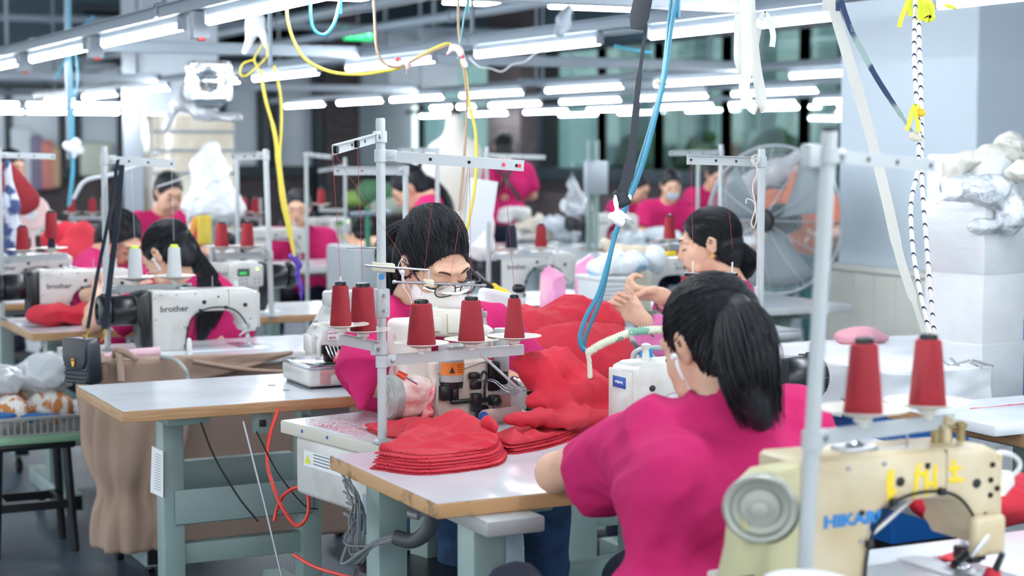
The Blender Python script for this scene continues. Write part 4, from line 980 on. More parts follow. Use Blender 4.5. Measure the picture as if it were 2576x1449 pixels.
# ------------------------------------------------------------------ thread stands and cones
def cones(lst):
    """(label, thing position px, py of the base, depth, material, height, r0, r1, core)"""
    pass
_cone0 = {}
MORE = [(3.0, 4.0, 6.62, 7.42), (3.1, 4.75, 6.2, 6.8), (3.15, 4.05, 9.6, 10.15), (3.2, 4.6, 11.0, 11.6), (1.7, 3.0, 10.9, 11.5), (4.3, 5.6, 9.3, 10.4)]
def put_cone(lab, p, m=None, h=.098, r0=.031, r1=.0205, core=None, grp='red thread cones'):
    m = m or M_thread_red; core = core or M_black; key = (m.name, h, r0, r1, core.name)
    if key in _cone0: return dup(_cone0[key], tuple(p), 0, lab, grp)
    _cone0[key] = cone(lab, tuple(p), m, h, r0, r1, core, grp=grp); return _cone0[key]
def saucers(r, outs, k, fr, R=.062, h=.018, pin=.12):
    """saucers at fractions along the k-th bar; returns their seats"""
    p, e, d, sd, hh = outs[k]; res = []
    for f in fr:
        q = p.lerp(e, f) + Vector((0, 0, hh / 2 + .010)); saucer('saucer', q, pin, r, R, h); res.append(q + Vector((0, 0, .007)))
    return res
def strings(parent, prs, name='red_thread', m=None):
    for a, b in prs:
        bm = BM(); thread(bm, a, b); obj(name, bm, m or M_threadline, parent)
M_threadline = mat('red_sewing_thread', 'B8404A', .6); M_threadwhite = mat('white_sewing_thread', 'DADDE0', .6)
# centre stand
b = at(962, 1116, z=TOP); t = at(963, 303, X=b.x); t = Vector((b.x, b.y, t.z)) if abs(t.y - b.y) > .05 else t
zt = lambda py: CAM_H - (py - 365) / FPX * 4.1 * 1.003
e1 = at(836, 378, d=3.78); e2 = at(1318, 418, d=4.02); e3 = at(852, 852, d=3.95); e4 = at(1318, 880, d=4.28)
s1, o1 = stand('tall white thread stand with four arms in the middle of the picture', b, Vector((b.x, b.y, zt(303))), [(e1, zt(345), .022), (e2, zt(392), .024)], [(e3, zt(872), .024), (e4, zt(905), .024)])
bx1 = M_white
for q in ((e1, -1),):
    bm = BM()
    for f in (.55, .97): pp = o1[0][0].lerp(e1, f); roller(bm, pp - o1[0][3] * .002, -o1[0][3], .0085, .007)
    obj('roller', bm, M_dark, s1)
bm = BM()
for f in (.42,): pp = o1[1][0].lerp(e2, f); roller(bm, pp - o1[1][3] * .002, -o1[1][3], .005, .004)
obj('roller', bm, M_dark, s1)
bm = BM()
for f in (.86, .97): pp = o1[1][0].lerp(e2, f); lathe(bm, [(.0045, 0), (.0045, .0012)], pp + o1[1][3] * .0018, o1[1][3], 14)
obj('red_plug', bm, mat('plug_pink', 'D8385A', .4), s1)
# pole joint, guide rods and clamp blocks
bm = BM(); box2(bm, (b.x - .016, b.y - .016, zt(795)), (b.x + .016, b.y + .016, zt(722)), .004)
for py in (738, 776): cyl(bm, (b.x, b.y - .03, zt(py)), (b.x, b.y + .03, zt(py)), .004, seg=8)
obj('pole_joint', bm, M_pole, s1)
bm = BM(); lathe(bm, [(.0075, 0), (.0075, .0006)], (b.x - .004, b.y - .0115, zt(692)), (-.3, -1, 0), 16); obj('round_sticker', bm, mat('sticker_blue', '3E8CCB', .5), s1)
M_block = mat('clamp_cream', 'CFCBB4', .5)
blk = Vector((b.x, b.y, zt(668)))
ra, rb_ = at(918, 668, d=4.02), at(1079, 680, d=4.05)
rd = (rb_ - ra).normalized(); Rk = Matrix((rd, Vector((0, 0, 1)).cross(rd), Vector((0, 0, 1)))).transposed()
bm = BM(); box(bm, blk + Vector((0, -.012, 0)), (.052, .03, .02), Rk, .002); obj('clamp_block', bm, M_block, s1)
bm = BM(); cyl(bm, ra, rb_, .0028, seg=10); cyl(bm, rb_, at(1079, 700, d=4.05), .0028, seg=10); obj('guide_rod', bm, M_steel, s1)
rc, rd2 = at(988, 709, d=4.0), at(1223, 718, d=4.12)
bm = BM(); box(bm, at(1078, 712, d=4.05), (.024, .018, .016), Rk, .002); obj('clamp_block', bm, M_block, s1)
bm = BM(); cyl(bm, rc, rd2, .0028, seg=10)
for f in (.02, .28, .58, .78, .97): pp = rc.lerp(rd2, f); lathe(bm, [(.004, -.004), (.0046, 0), (.004, .004)], pp, rd2 - rc, 12)
obj('guide_rod', bm, M_steel, s1)
bm = BM(); cyl(bm, at(870, 623, d=4.0), at(950, 624, d=4.1), .002, seg=8); obj('guide_rod', bm, M_steel, s1)
seats = saucers(s1, o1, 2, (.95, .44), .064, .012) + saucers(s1, o1, 3, (.27, .62, .93), .066, .014)
cl = ['red cone leftmost on the centre stand, shorter of the left pair', 'larger red cone just left of the centre pole', 'wide red cone on the first saucer right of the centre pole', 'red cone in the middle of the three right of the centre pole', 'slim red cone at the right end of the centre stand']
specs = [(.093, .0245, .018), (.103, .0305, .0245), (.101, .0345, .0255), (.101, .0325, .0235), (.099, .0255, .0155)]
for l, q, (h_, a_, b_) in zip(cl, seats, specs): put_cone(l, q, M_thread_red, h_, a_, b_)
strings(s1, [(seats[0] + Vector((0, 0, .11)), e1), (seats[1] + Vector((0, 0, .12)), o1[0][0].lerp(e1, .5)), (seats[2] + Vector((0, 0, .12)), o1[1][0].lerp(e2, .4)), (seats[3] + Vector((0, 0, .12)), o1[1][0].lerp(e2, .62)), (seats[4] + Vector((0, 0, .12)), o1[1][0].lerp(e2, .86)), (e1, rc.lerp(rd2, .28)), (o1[1][0].lerp(e2, .86), rd2), (o1[1][0].lerp(e2, .62), rc.lerp(rd2, .6))])
# brace of the stand: long thin strut
bm = BM(); cyl(bm, o1[3][0].lerp(e4, .68), at(1408, 1073, z=TOP + .004), .0034, seg=8); obj('strut', bm, M_pole, s1)
# left stand with the white cones
b = at(271, 882, z=TOP); D = 5.93
Z = lambda py, D: CAM_H - (py - 365) / FPX * D
s2, o2 = stand('slim white thread stand hung with handbag straps', b, Vector((b.x, b.y, Z(372, D))), [(at(440, 413, d=5.98), Z(402, D), .027)], [(at(482, 722, d=5.98), Z(730, D), .026)])
seats = saucers(s2, o2, 1, (.34, .80), .072, .018)
for l, q in zip(['white thread cone with a yellow tip, nearer the stand pole', 'white thread cone with a yellow tip, farther from the pole'], seats): put_cone(l, q, M_thread_white, .108, .026, .0195, mat('cone_tip_lime', 'D8E838', .4), 'white thread cones')
strings(s2, [(seats[0] + Vector((0, 0, .13)), o2[0][0].lerp(o2[0][1], .38)), (seats[1] + Vector((0, 0, .13)), o2[0][0].lerp(o2[0][1], .95)), (o2[0][0].lerp(o2[0][1], .95), at(548, 640, d=6.2))], 'white_thread', M_threadwhite)
# far left stand
b = at(6, 805, z=TOP); D = 7.15
s3, o3 = stand('thread stand at the left edge over the folded red garment', b, Vector((b.x, b.y, Z(374, D))), [(at(138, 394, d=7.15), Z(390, D), .022)], [(at(170, 645, d=7.1), Z(648, D), .026)])
seats = saucers(s3, o3, 1, (.33, .76), .064, .016)
put_cone('red cone on the left saucer over the folded red garment', seats[0], M_thread_red, .098, .028, .0215); put_cone('navy cone core under a red cone at the far left', seats[1], M_thread_navy, .04, .0165, .015)
put_cone('red cone stacked on a navy one at the far left', seats[1] + Vector((0, 0, .048)), M_thread_red, .103, .026, .0215)
# stand over the green display machine
b = at(684, 800, z=TOP); D = 7.15
s4, o4 = stand('thread stand right of the green display with two red cones', b, at(668, 378, d=7.15), [(at(582, 395, d=7.1), Z(392, D), .03)], [(at(545, 645, d=7.0), Z(640, D), .026)])
seats = saucers(s4, o4, 1, (.42, .90), .072, .018)
put_cone('right one of two red cones left of the yellow strap', seats[0], M_thread_red, .100, .028, .022); put_cone('left one of two red cones left of the yellow strap', seats[1], M_thread_red, .100, .028, .021)
def simple_stand(lab, px, pyt, D, arm=None, low=None, fr=(.4, .85), pr=.010, labs=(), mats=None, h=.022, R=.06):
    t = at(px, pyt, d=D); b = Vector((t.x, t.y, TOP if any(a_ < t.x < b_ and c_ < t.y < e_ for a_, b_, c_, e_ in TABLES + MORE) else 0.0))
    s, o = stand(lab, b, t, [(at(*arm[:2], d=arm[2]), Z(arm[3], D), h)] if arm else [], [(at(*low[:2], d=low[2]), Z(low[3], D), h)] if low else [], pr=pr)
    if low:
        for i, (q, l) in enumerate(zip(saucers(s, o, -1, fr, R, .016), labs)): put_cone(l, q, (mats[i] if mats else M_thread_red), .098, .027, .020, grp='red thread cones')
    return s, o
simple_stand('thread stand left of the masked woman, far side', 1020, 432, 6.4, (840, 430, 6.2, 430), None, h=.03)
simple_stand('thread stand behind the woman with the yellow strap', 596, 400, 8.2)
simple_stand('thin stand with an arm reaching right behind the tall centre stand', 770, 385, 9.0, (835, 395, 9.0, 390))
simple_stand('thread stand with arm to the right above the woman in profile with long hair', 1100, 372, 8.0, (1000, 380, 8.0, 378))
simple_stand('stand holding a navy and a red cone over the machine by the pink paper bags', 1229, 560, 7.45, None, (1390, 640, 7.45, 648), (.36, .82), labs=['navy thread cone over the machine with the pink paper bags', 'red cone beside the navy one over the pink paper bags'], mats=[M_thread_navy, M_thread_red])
simple_stand('stand with an arm in front of the standing person with the black straps', 1225, 372, 9.5, (1372, 396, 9.5, 392))
simple_stand('stand behind the woman in profile, nearer the grey sheet metal post', 1757, 380, 9.0, (1690, 384, 9.0, 384))
simple_stand('stand behind the woman in profile, with a black cap', 1814, 366, 8.0, (1683, 386, 7.9, 384), (1680, 622, 7.3, 625), (.97,), labs=['single red cone left of the face of the woman in profile'])
simple_stand('thread stand in the back row with two small red cones', 655, 500, 11.4, None, (612, 548, 11.3, 550), (.3, .95), labs=['small far red cone beside the stand pole, left of the yellow strap', 'small far red cone, leftmost of the back row pair'])
simple_stand('stand left of the far white machine with the green light', 868, 398, 10.6, (800, 430, 10.5, 420), (802, 528, 10.6, 530), (.9,), labs=['small red cone right of the short-haired woman'])
simple_stand('stand at the far left with a pair of small red cones', 258, 500, 11.6, None, (172, 548, 11.5, 548), (.3, .9), labs=['right one of the far left pair of small red cones', 'left one of the far left pair of small red cones'])
# stand beside the foreground woman
D = 4.85; t = at(1916, 378, d=D); b = Vector((t.x, t.y, TOP))
s6, o6 = stand('white stand tied with string, right of the woman in profile', b, t, [(at(1728, 402, d=4.72), Z(408, D), .025)], [(at(1722, 790, d=4.7), Z(792, D), .026)], pr=.0105)
bm = BM()
for f in (.94, .42): pp = o6[0][0].lerp(o6[0][1], f); roller(bm, pp + o6[0][3] * .002, o6[0][3], .008, .006)
obj('roller', bm, M_dark, s6)
bm = BM(); box2(bm, at(1897, 738, d=D) + Vector((0, -.012, -.04)), at(1919, 738, d=D) + Vector((0, .012, .02)), .003); obj('pole_joint', bm, M_pole, s6)
seats = saucers(s6, o6, 1, (.38, .90), .06, .014)
put_cone('red cone right, just behind the head of the foreground woman', at(1838, 800, d=4.78), M_thread_red, .115, .034, .0275); put_cone('red cone left, just behind the head of the foreground woman', at(1738, 800, d=4.72), M_thread_red, .113, .034, .0275)
bm = BM()
pts = [at(1893, 398, d=4.82), at(1905, 430, d=4.8), at(1893, 470, d=4.8), at(1900, 520, d=4.8), at(1890, 560, d=4.8), at(1897, 572, d=4.8), at(1903, 545, d=4.8), at(1897, 510, d=4.8), at(1880, 500, d=4.8), at(1876, 512, d=4.8)]
tube(bm, pts, .0016, 5); tube(bm, [at(1890, 396, d=4.8), at(1903, 390, d=4.82), at(1910, 405, d=4.82), at(1896, 412, d=4.8), at(1889, 400, d=4.8)], .002, 5)
tag(obj('string', bm, mat('string_beige', 'CFC8BC', .8)), 'pale string knotted round the stand beside the woman in profile', 'string')
strings(s6, [(seats[0] + Vector((0, 0, .15)), o6[0][0].lerp(o6[0][1], .5)), (seats[1] + Vector((0, 0, .15)), o6[0][0].lerp(o6[0][1], .95)), (o6[0][0].lerp(o6[0][1], .1), at(1912, 800, d=4.8))])
# nearest stand on the right
t = at(2087, 335, d=2.50); b = at(2018, 1450, d=2.55); b.z = TOP
s7, o7 = stand('large blurred thread stand closest to the camera at the right', b, t, [(at(2352, 418, d=2.72), Z(392, 2.51), .018)], [(at(2400, 1058, d=2.86), Z(1100, 2.55), .022)], pr=.0115)
bm = BM(); cyl(bm, t - Vector((0, 0, .01)), t + Vector((0, 0, .008)), .0105, seg=16); obj('pole_cap', bm, M_black, s7)
bm = BM(); box(bm, at(2042, 392, d=2.5), (.024, .024, .034), None, .003); obj('clamp', bm, M_pole, s7)
seats = saucers(s7, o7, 1, (.33, .79), .068, .016, .08)
put_cone('large blurred red cone nearer the close pole, over the cream machine', seats[0] , M_thread_red, .108, .0295, .021, M_black); put_cone('large blurred red cone at the far end of the close stand', seats[1], M_thread_red, .108, .0295, .021, M_black)
# ------------------------------------------------------------------ more tables
TG2 = table('white table carrying the machine and the pink paper bags', 3.0, 4.0, 6.62, 7.42)
TH2 = table('white table behind the woman in profile, under the machine with the blue badge', 3.1, 4.75, 6.2, 6.80, edge=M_white)
TI = table('white table heaped with red cloth in front of the woman in profile', 2.42, 3.05, 4.42, 5.02, edge=M_white)
TI2 = table('white table of the short-haired woman, with thick rounded front edge', 3.15, 4.05, 9.6, 10.15, edge=M_white, t=.045)
TJ2 = table('white table behind the short-haired woman', 3.2, 4.6, 11.0, 11.6, edge=M_white)
TL2 = table('far white table below the left pair of small red cones', 1.7, 3.0, 10.9, 11.5, edge=M_white)
TK2 = table('white table under the pale pink desk fan at the far left', 1.0, 2.3, 8.8, 9.4)
TFar = table('wide pale worktable with beech edge in the middle distance', 5.2, 8.6, 10.4, 11.25, legx=(5.6, 8.2))
TFar2 = table('white worktable spread with fabric left of the wide one', 4.3, 5.6, 9.3, 10.4, edge=M_white)
TR = table('small white table with rounded end, right of the woman in profile', 3.3, 3.93, 5.43, 5.80, edge=M_white, t=.04, rnd=.015)
TRn = table('white table at the right edge with a beech edge', 2.97, 4.2, 2.98, 3.72, legs=True)
bm = BM(); a = at(2488, 1078, z=TOP + .02); box2(bm, (a.x, a.y - .02, TOP + .0005), (a.x + .8, a.y + .22, TOP + .03), .008); tag(obj('cutting_board', bm, M_laminate), 'white rounded board lying on the table at the right edge', 'board')
for px_c, py_c in ((747, 1080), (782, 1092)):
    bm = BM(); t_ = .06 + .12 * (px_c == 782); q_ = Vector((1.4735, 4.29 - t_, TOP - .014)); lathe(bm, [(.0045, 0), (.0045, .0018)], q_, (-1, 0, 0), 12); obj('edge_plug', bm, M_blueplastic, TB)
# ------------------------------------------------------------------ heaps and stacks of cloth
def poly_dist(P, poly):
    n = len(poly); d = np.full(len(P), 1e9); ins = np.zeros(len(P), bool)
    for i in range(n):
        a, b = poly[i], poly[(i + 1) % n]; ab = b - a; t = np.clip(((P - a) @ ab) / (ab @ ab), 0, 1)
        d = np.minimum(d, np.linalg.norm(P - a - t[:, None] * ab, axis=1))
        c = ((a[1] > P[:, 1]) != (b[1] > P[:, 1])); x = (b[0] - a[0]) * (P[:, 1] - a[1]) / (b[1] - a[1] + 1e-12) + a[0]; ins ^= c & (P[:, 0] < x)
    return np.where(ins, d, -d)
def sheet(name, poly, z0, h, m, amp=.006, edge=.02, seed=0, step=.004, scale=1.0, peaks=(), thick=.003, label=None, cat=None, parent=None, group=None, smoothpoly=True):
    """a draped cloth filling the outline, rising to height h, with creases; peaks = (x, y, radius, height)"""
    if smoothpoly:
        sp = spline([Vector((p[0], p[1], 0)) for p in poly] + [Vector((poly[0][0], poly[0][1], 0))], 5)[:-1]; poly = [(p.x, p.y) for p in sp]
    poly = np.array(poly, float); lo, hi = poly.min(0), poly.max(0)
    nx, ny = [int((hi[i] - lo[i]) / step) + 2 for i in (0, 1)]
    gx, gy = np.meshgrid(lo[0] + step * np.arange(nx), lo[1] + step * np.arange(ny), indexing='ij'); P = np.stack([gx.ravel(), gy.ravel()], 1)
    d = poly_dist(P, poly); ok = (d > -step * .7).reshape(nx, ny)
    f = folds(1.0, scale, seed, .75); P3 = np.concatenate([P, np.full((len(P), 1), z0 + seed * .13)], 1)
    e = np.clip(d / edge, 0, 1); e = np.sqrt(np.maximum(1 - (1 - e) ** 2, 0))
    z = z0 + thick * .5 + e * h
    for (x, y, r, hh) in peaks: z = z + e * hh * np.exp(-(((P[:, 0] - x) ** 2 + (P[:, 1] - y) ** 2) / (r * r)))
    z = z + (f(P3) + .3) * amp * (0.25 + .75 * e); z = np.maximum(z, z0 + .0008 + e * thick)
    idx = -np.ones(nx * ny, int); okf = ok.ravel(); idx[okf] = np.arange(okf.sum())
    V = np.concatenate([P, z[:, None]], 1)[okf]; nv = len(V); I = idx.reshape(nx, ny)
    q = np.stack([I[:-1, :-1], I[1:, :-1], I[1:, 1:], I[:-1, 1:]], -1).reshape(-1, 4); q = q[(q >= 0).all(1)]
    Vb = V.copy(); Vb[:, 2] = z0 + .0004
    # rim walls
    from collections import Counter
    ed = Counter()
    for a, b, c, g in q.tolist():
        for u, w in ((a, b), (b, c), (c, g), (g, a)): ed[(u, w)] += 1
    rim = [(u, w) for (u, w) in ed if (w, u) not in ed]
    F = q.tolist() + [[a + nv for a in r[::-1]] for r in q.tolist()] + [[w, u, u + nv, w + nv] for u, w in rim]
    o = pydata(name, np.concatenate([V, Vb]).tolist(), F, m, parent, True, 60)
    if label: tag(o, label, cat, group)
    return o
def pxpoly(pts, z=TOP): return [(lambda v: (v.x, v.y))(at(x, y, z=z)) for x, y in pts]
def stack(lab, pts, n, m, z=TOP, dz=.005, seed=0, top_amp=.008, cat='cloth stack', group=None, h=.004, peaks=(), scale=.5):
    """a stack of cut cloth pieces, each layer its own part"""
    base = pxpoly(pts, z); c = np.mean(np.array(base), 0); rg = np.random.RandomState(seed)
    r = thing('cloth_stack', lab, cat, (c[0], c[1], z), world=True, group=group)
    for i in range(n):
        k = 1 - .02 * i; off = rg.normal(size=2) * .004 * (i > 0)
        sheet('cloth_layer', [(c[0] + (x - c[0]) * k + off[0], c[1] + (y - c[1]) * k + off[1]) for x, y in base], z + dz * i, h if i < n - 1 else h + .003, m, amp=.0015 if i < n - 1 else top_amp, edge=.015 if i < n - 1 else .05, seed=seed + i, scale=scale, parent=r, peaks=peaks if i == n - 1 else ())
    return r
pk = at(1160, 1100, z=TOP)
stack('stack of red cloth pieces with a rounded end, on the foreground table', [(930, 1180), (985, 1150), (1015, 1108), (1060, 1092), (1140, 1098), (1235, 1112), (1272, 1140), (1260, 1168), (1190, 1184), (1050, 1196)], 7, M_red, dz=.006, seed=3, top_amp=.03, peaks=((pk.x - .05, pk.y - .1, .07, .02),))
stack('flat red cloth pieces spread behind the rounded stack, by the centre pole', [(925, 1082), (985, 1072), (1060, 1064), (1150, 1078), (1215, 1086), (1200, 1104), (1060, 1108), (970, 1100)], 3, M_red, z=TOP, dz=.005, seed=8, top_amp=.02)
stack('red cloth pieces piled by the elbow of the foreground woman', [(1240, 1118), (1300, 1092), (1380, 1080), (1440, 1084), (1452, 1100), (1400, 1122), (1320, 1140), (1275, 1142)], 4, M_red, dz=.007, seed=14, top_amp=.024)
def heap(name, prims, m, lab, cat='cloth', res=.005, amp=.018, sc=1.0, seed=1, group=None, parent=None, ridge=.8):
    fa, fb = folds(amp * .75, sc * .55, seed, .6, n=4), folds(amp * .3, sc * 1.3, seed + 9, .8, n=4)
    o = soft_obj(name, prims, m, parent, res, lambda P: fa(P) + fb(P))
    return tag(o, lab, cat, group) if lab else o
def E_(px, py, d, r, k=.03): return ell(at(px, py, d=d), r, None, k)
a0 = at(1232, 1078, d=4.02)
heap('red_cloth', [cap(at(1215, 1088, d=4.0), at(1224, 1062, d=4.0), .006, .012, k=.015), cap(at(1224, 1062, d=4.0), at(1243, 1076, d=4.02), .012, .011, k=.012), cap(at(1243, 1076, d=4.0), at(1246, 1106, d=4.0), .011, .006, k=.012)], M_red, 'small curled red cloth loop standing between the two stacks', res=.003, amp=.006, sc=1.8)
heap('red_cloth', [E_(1375, 935, 4.30, (.075, .06, .045)), E_(1430, 955, 4.35, (.07, .07, .05)), E_(1475, 1000, 4.3, (.07, .06, .06)), E_(1400, 1010, 4.25, (.09, .05, .04)), E_(1340, 1052, 4.12, (.07, .035, .022)), E_(1440, 1052, 4.2, (.12, .06, .03)), E_(1520, 1005, 4.35, (.06, .06, .05)), E_(1500, 1050, 4.25, (.1, .05, .03)), cap(at(1300, 915, d=4.3), at(1400, 905, d=4.35), .022, .035, k=.04)], M_red, 'big crumpled heap of red cloth pouring off the cylinder machine', res=.0045, amp=.022, sc=.9, seed=5)
heap('red_cloth', [E_(1360, 820, 5.2, (.12, .08, .07)), E_(1450, 810, 5.3, (.12, .1, .08)), E_(1520, 830, 5.3, (.08, .08, .09)), E_(1480, 880, 5.1, (.12, .08, .09)), E_(1400, 880, 5.1, (.1, .08, .08)), E_(1540, 890, 5.1, (.08, .06, .09)), E_(1330, 800, 5.3, (.08, .06, .04))], M_red, 'tall heap of red cloth on the table in front of the woman in profile', res=.006, amp=.026, sc=.7, seed=9)
heap('red_garment', [E_(110, 793, 6.75, (.07, .07, .045)), E_(180, 795, 6.85, (.08, .08, .045)), E_(215, 785, 6.9, (.06, .06, .04)), E_(145, 797, 6.78, (.10, .07, .042), .05)], M_red, 'folded red garment on the beech-edged table at the far left', 'garment', res=.005, amp=.034, sc=.8, seed=12)
heap('red_cloth', [E_(160, 605, 8.55, (.11, .08, .10)), E_(205, 618, 8.5, (.08, .07, .12)), E_(180, 660, 8.45, (.12, .08, .12))], M_red, 'red cloth heap behind the left machines near the pale pink fan', res=.009, amp=.03, sc=.6, seed=16)
heap('red_cloth', [E_(2400, 1262, 3.35, (.10, .06, .035)), E_(2500, 1262, 3.35, (.12, .06, .045)), E_(2570, 1250, 3.4, (.1, .06, .045)), E_(2340, 1262, 3.35, (.05, .05, .025))], M_red, 'crumpled red cloth behind the cream machine, right corner', res=.006, amp=.02, sc=.9, seed=18)
o = sheet('red_cloth', pxpoly([(2440, 1030), (2500, 1048), (2576, 1040), (2700, 1030), (2700, 1005), (2560, 1018)]), TOP, .006, M_red, amp=.01, seed=4, scale=.5, label='flat red cloth on the white table at the right edge', cat='cloth')
o = sheet('red_cloth', pxpoly([(2030, 1085), (2075, 1102), (2060, 1078), (2042, 1062)]), TOP, .004, M_red, amp=.006, seed=6, label='corner of red cloth beside the shoulder of the foreground woman', cat='cloth', smoothpoly=False)
# red lint swept on the table by the cylinder machine
M_lintred = mat('red_lint', 'CE5560', .95, col2='E2A2A6', scale=60)
rgl = np.random.RandomState(5); vs, fs = [], []
for i in range(2200):
    c = at(830 + rgl.normal() * 68, 1080 + rgl.normal() * 14, z=TOP + .0006)
    if not (1.46 + (4.2 - c.y) * .2 < c.x < 2.0 and 3.72 < c.y < 4.19 + (c.x - 1.45) * .19): continue
    k = len(vs); a = rgl.rand() * 6.28; s_ = rgl.uniform(.0008, .005); w = s_ * rgl.uniform(.12, .4)
    dx, dy = math.cos(a), math.sin(a); vs += [c + Vector((dx * s_, dy * s_, 0)), c + Vector((-dy * w, dx * w, .0006)), c - Vector((dx * s_, dy * s_, 0)), c + Vector((dy * w, -dx * w, .0003))]; fs.append((k, k + 1, k + 2, k + 3))
tag(pydata('lint', vs, fs, M_lintred, None, False), 'red lint scattered over the table left of the centre pole', 'lint', kind='stuff')
# ------------------------------------------------------------------ cylinder-bed machine under red dust (centre)
o0 = at(1230, 1062, z=TOP)
def mx(px): return (px - 1240) * .00109
def mz(py): return (1068 - py) * .00098
mc = thing('cylinder_bed_machine', 'cream cylinder-bed machine dusted with red lint in the centre', 'sewing machine', tuple(o0))
bm = BM(); box2(bm, (mx(1096), -.01, .012), (mx(1248), .14, mz(905)), .008); box2(bm, (mx(1100), -.015, 0), (mx(1235), .13, .014), .003); obj('body', bm, mat('machine_cream_dusty', 'D6CEC2', .5, col2='C2AFA2', scale=14), mc)
bm = BM(); box2(bm, (mx(1038), .03, .0), (mx(1112), .15, mz(800)), .016, 3); obj('column', bm, M_lint, mc)
bm = BM(); box2(bm, (mx(1250), .0, .025), (mx(1340), .10, mz(965)), .004); obj('bed_arm', bm, M_mach, mc)
bm = BM(); box2(bm, (mx(1252), -.003, .035), (mx(1296), .0, mz(998)), .001); obj('inspection_plate', bm, mat('plate_rose', 'B98A86', .5), mc)
bm = BM(); box2(bm, (mx(1340), -.005, .02), (mx(1356), .11, mz(968)), .003); obj('end_cover', bm, M_black, mc)
# motor drum and grille
bm = BM(); lathe(bm, [(.030, 0), (.044, -.02), (.052, -.05), (.055, -.085), (.054, -.10)], (mx(1112), .03, .076), (1, 0, 0), 32); obj('motor_drum', bm, mat('drum_enamel_red_lint', 'DCD2CA', .6, col2='B03A44', scale=13, lo=.46, hi=.66, stretch=(.6, 1, 1)), mc)
bm = BM(); lathe(bm, [(.054, -.0), (.0555, -.004), (.0555, -.022), (.050, -.028), (.0, -.028)], (mx(1112) - .098, .03, .076), (1, 0, 0), 36); gd = obj('fan_cover', bm, mat('fan_cover_grey', '9A9C9A', .45, metal=.2), mc, True, 40)
cx = mx(1112) - .1268
bm = BM()
for k, r_ in enumerate((.018, .023, .028, .033, .038, .043)):
    for a0_, a1_ in ((100, 170), (190, 260), (280, 350), (10, 80)):
        pts = [(cx, .03 + r_ * math.cos(math.radians(a)), .076 + r_ * math.sin(math.radians(a))) for a in np.linspace(a0_, a1_, 6)]
        tube(bm, pts, .0012, 4, 2)
obj('grille', bm, M_mach, gd)
bm = BM(); lathe(bm, [(.012, 0), (.012, .004), (.005, .005)], (cx + .001, .03, .076), (-1, 0, 0), 20); obj('hub', bm, M_mach, gd)
def solenoid(x, y, z0, z1, r, lbl=True):
    bm = BM(); lathe(bm, [(r * .8, z0), (r, z0 + .003), (r, z1 - .004), (r * .9, z1)], (x, y, 0), seg=28); o = obj('air_cylinder', bm, M_grey, mc)
    bm = BM(); lathe(bm, [(r * .9, z0 - .014), (r * .95, z0)], (x, y, 0), seg=24); obj('cylinder_foot', bm, M_black, o)
    return o
s_ = solenoid(mx(1139), -.012, mz(955), mz(858), .032)
bm = BM(); seg = 14
vs, fs = [], []
for i in range(seg + 1):
    a = math.radians(-165 + 150 * i / seg); vs += [(mx(1139) + .0326 * math.cos(a), -.012 + .0326 * math.sin(a), mz(934)), (mx(1139) + .0326 * math.cos(a), -.012 + .0326 * math.sin(a), mz(902))]
fs = [(2 * i, 2 * i + 2, 2 * i + 3, 2 * i + 1) for i in range(seg)]
pydata('warning_label', vs, fs, mat('label_orange', 'E8791E', .5), s_)
bm = BM(); prism(bm, [(mx(1121), mz(928)), (mx(1128), mz(912)), (mx(1135), mz(928))], -.0455, -.0448); obj('warning_triangle', bm, M_black, s_, False)
bm = BM()
for py in (908, 914, 920, 926): box2(bm, (mx(1141), -.0450, mz(py) - .0006), (mx(1160), -.0446, mz(py) + .0006))
obj('printed_lines', bm, M_dark, s_)
s_ = solenoid(mx(1281), .02, mz(942), mz(828), .020)
bm = BM(); prism(bm, [(mx(1272), mz(852)), (mx(1281), mz(838)), (mx(1290), mz(852))], -.0012, -.0004); obj('warning_label', bm, mat('label_orange', 'E8791E', .5), s_, False)
bm = BM(); tube(bm, [(mx(1252), .02, mz(905)), (mx(1250), .02, mz(850)), (mx(1258), .02, mz(838)), (mx(1268), .02, mz(838))], .003, 8); obj('air_pipe', bm, M_grey, mc)
# control panel seen from behind
Rt = Matrix.Rotation(math.radians(-14), 3, 'X') @ Matrix.Rotation(math.radians(5), 3, 'Y')
pc = Vector((mx(1165), .06, mz(812)))
bm = BM(); box(bm, pc, (.155, .022, .072), Rt, .008, 3); pn = obj('control_panel', bm, mat('panel_cream', 'D0CCBF', .45), mc)
bm = BM(); box(bm, pc + Rt @ Vector((.025, -.014, -.004)), (.075, .010, .05), Rt, .003); box(bm, pc + Rt @ Vector((-.042, -.016, -.01)), (.022, .014, .036), Rt, .004); obj('cable_cover', bm, mat('panel_cream', 'D0CCBF', .45), pn)
bm = BM(); box(bm, pc + Rt @ Vector((-.068, -.0115, -.008)), (.006, .001, .022), Rt); obj('label_strip', bm, M_paper, pn)
bm = BM()
for x, z in ((-.066, .028), (-.066, -.026), (.066, .028), (.066, -.026)): lathe(bm, [(.004, 0), (.004, .001)], pc + Rt @ Vector((x, -.011, z)), Rt @ Vector((0, -1, 0)), 12)
obj('panel_screw', bm, M_dark, pn)
bm = BM(); box(bm, pc + Rt @ Vector((-.04, .0, .037)), (.012, .008, .003), Rt, .001); obj('status_light', bm, M_ledgreen, pn)
bm = BM(); tube(bm, [pc + Rt @ Vector((.068, -.012, .036)), pc + Rt @ Vector((.082, -.02, .034)), pc + Rt @ Vector((.07, -.02, -.02)), pc + Rt @ Vector((.062, -.012, -.034))], .003, 8); obj('handle', bm, M_chrome, pn)
bm = BM(); lathe(bm, [(.0, .05), (.02, .048), (.038, .036), (.045, .015), (.046, -.03)], (mx(1250), .09, mz(870)), seg=28); obj('head_cover', bm, M_lint, mc)
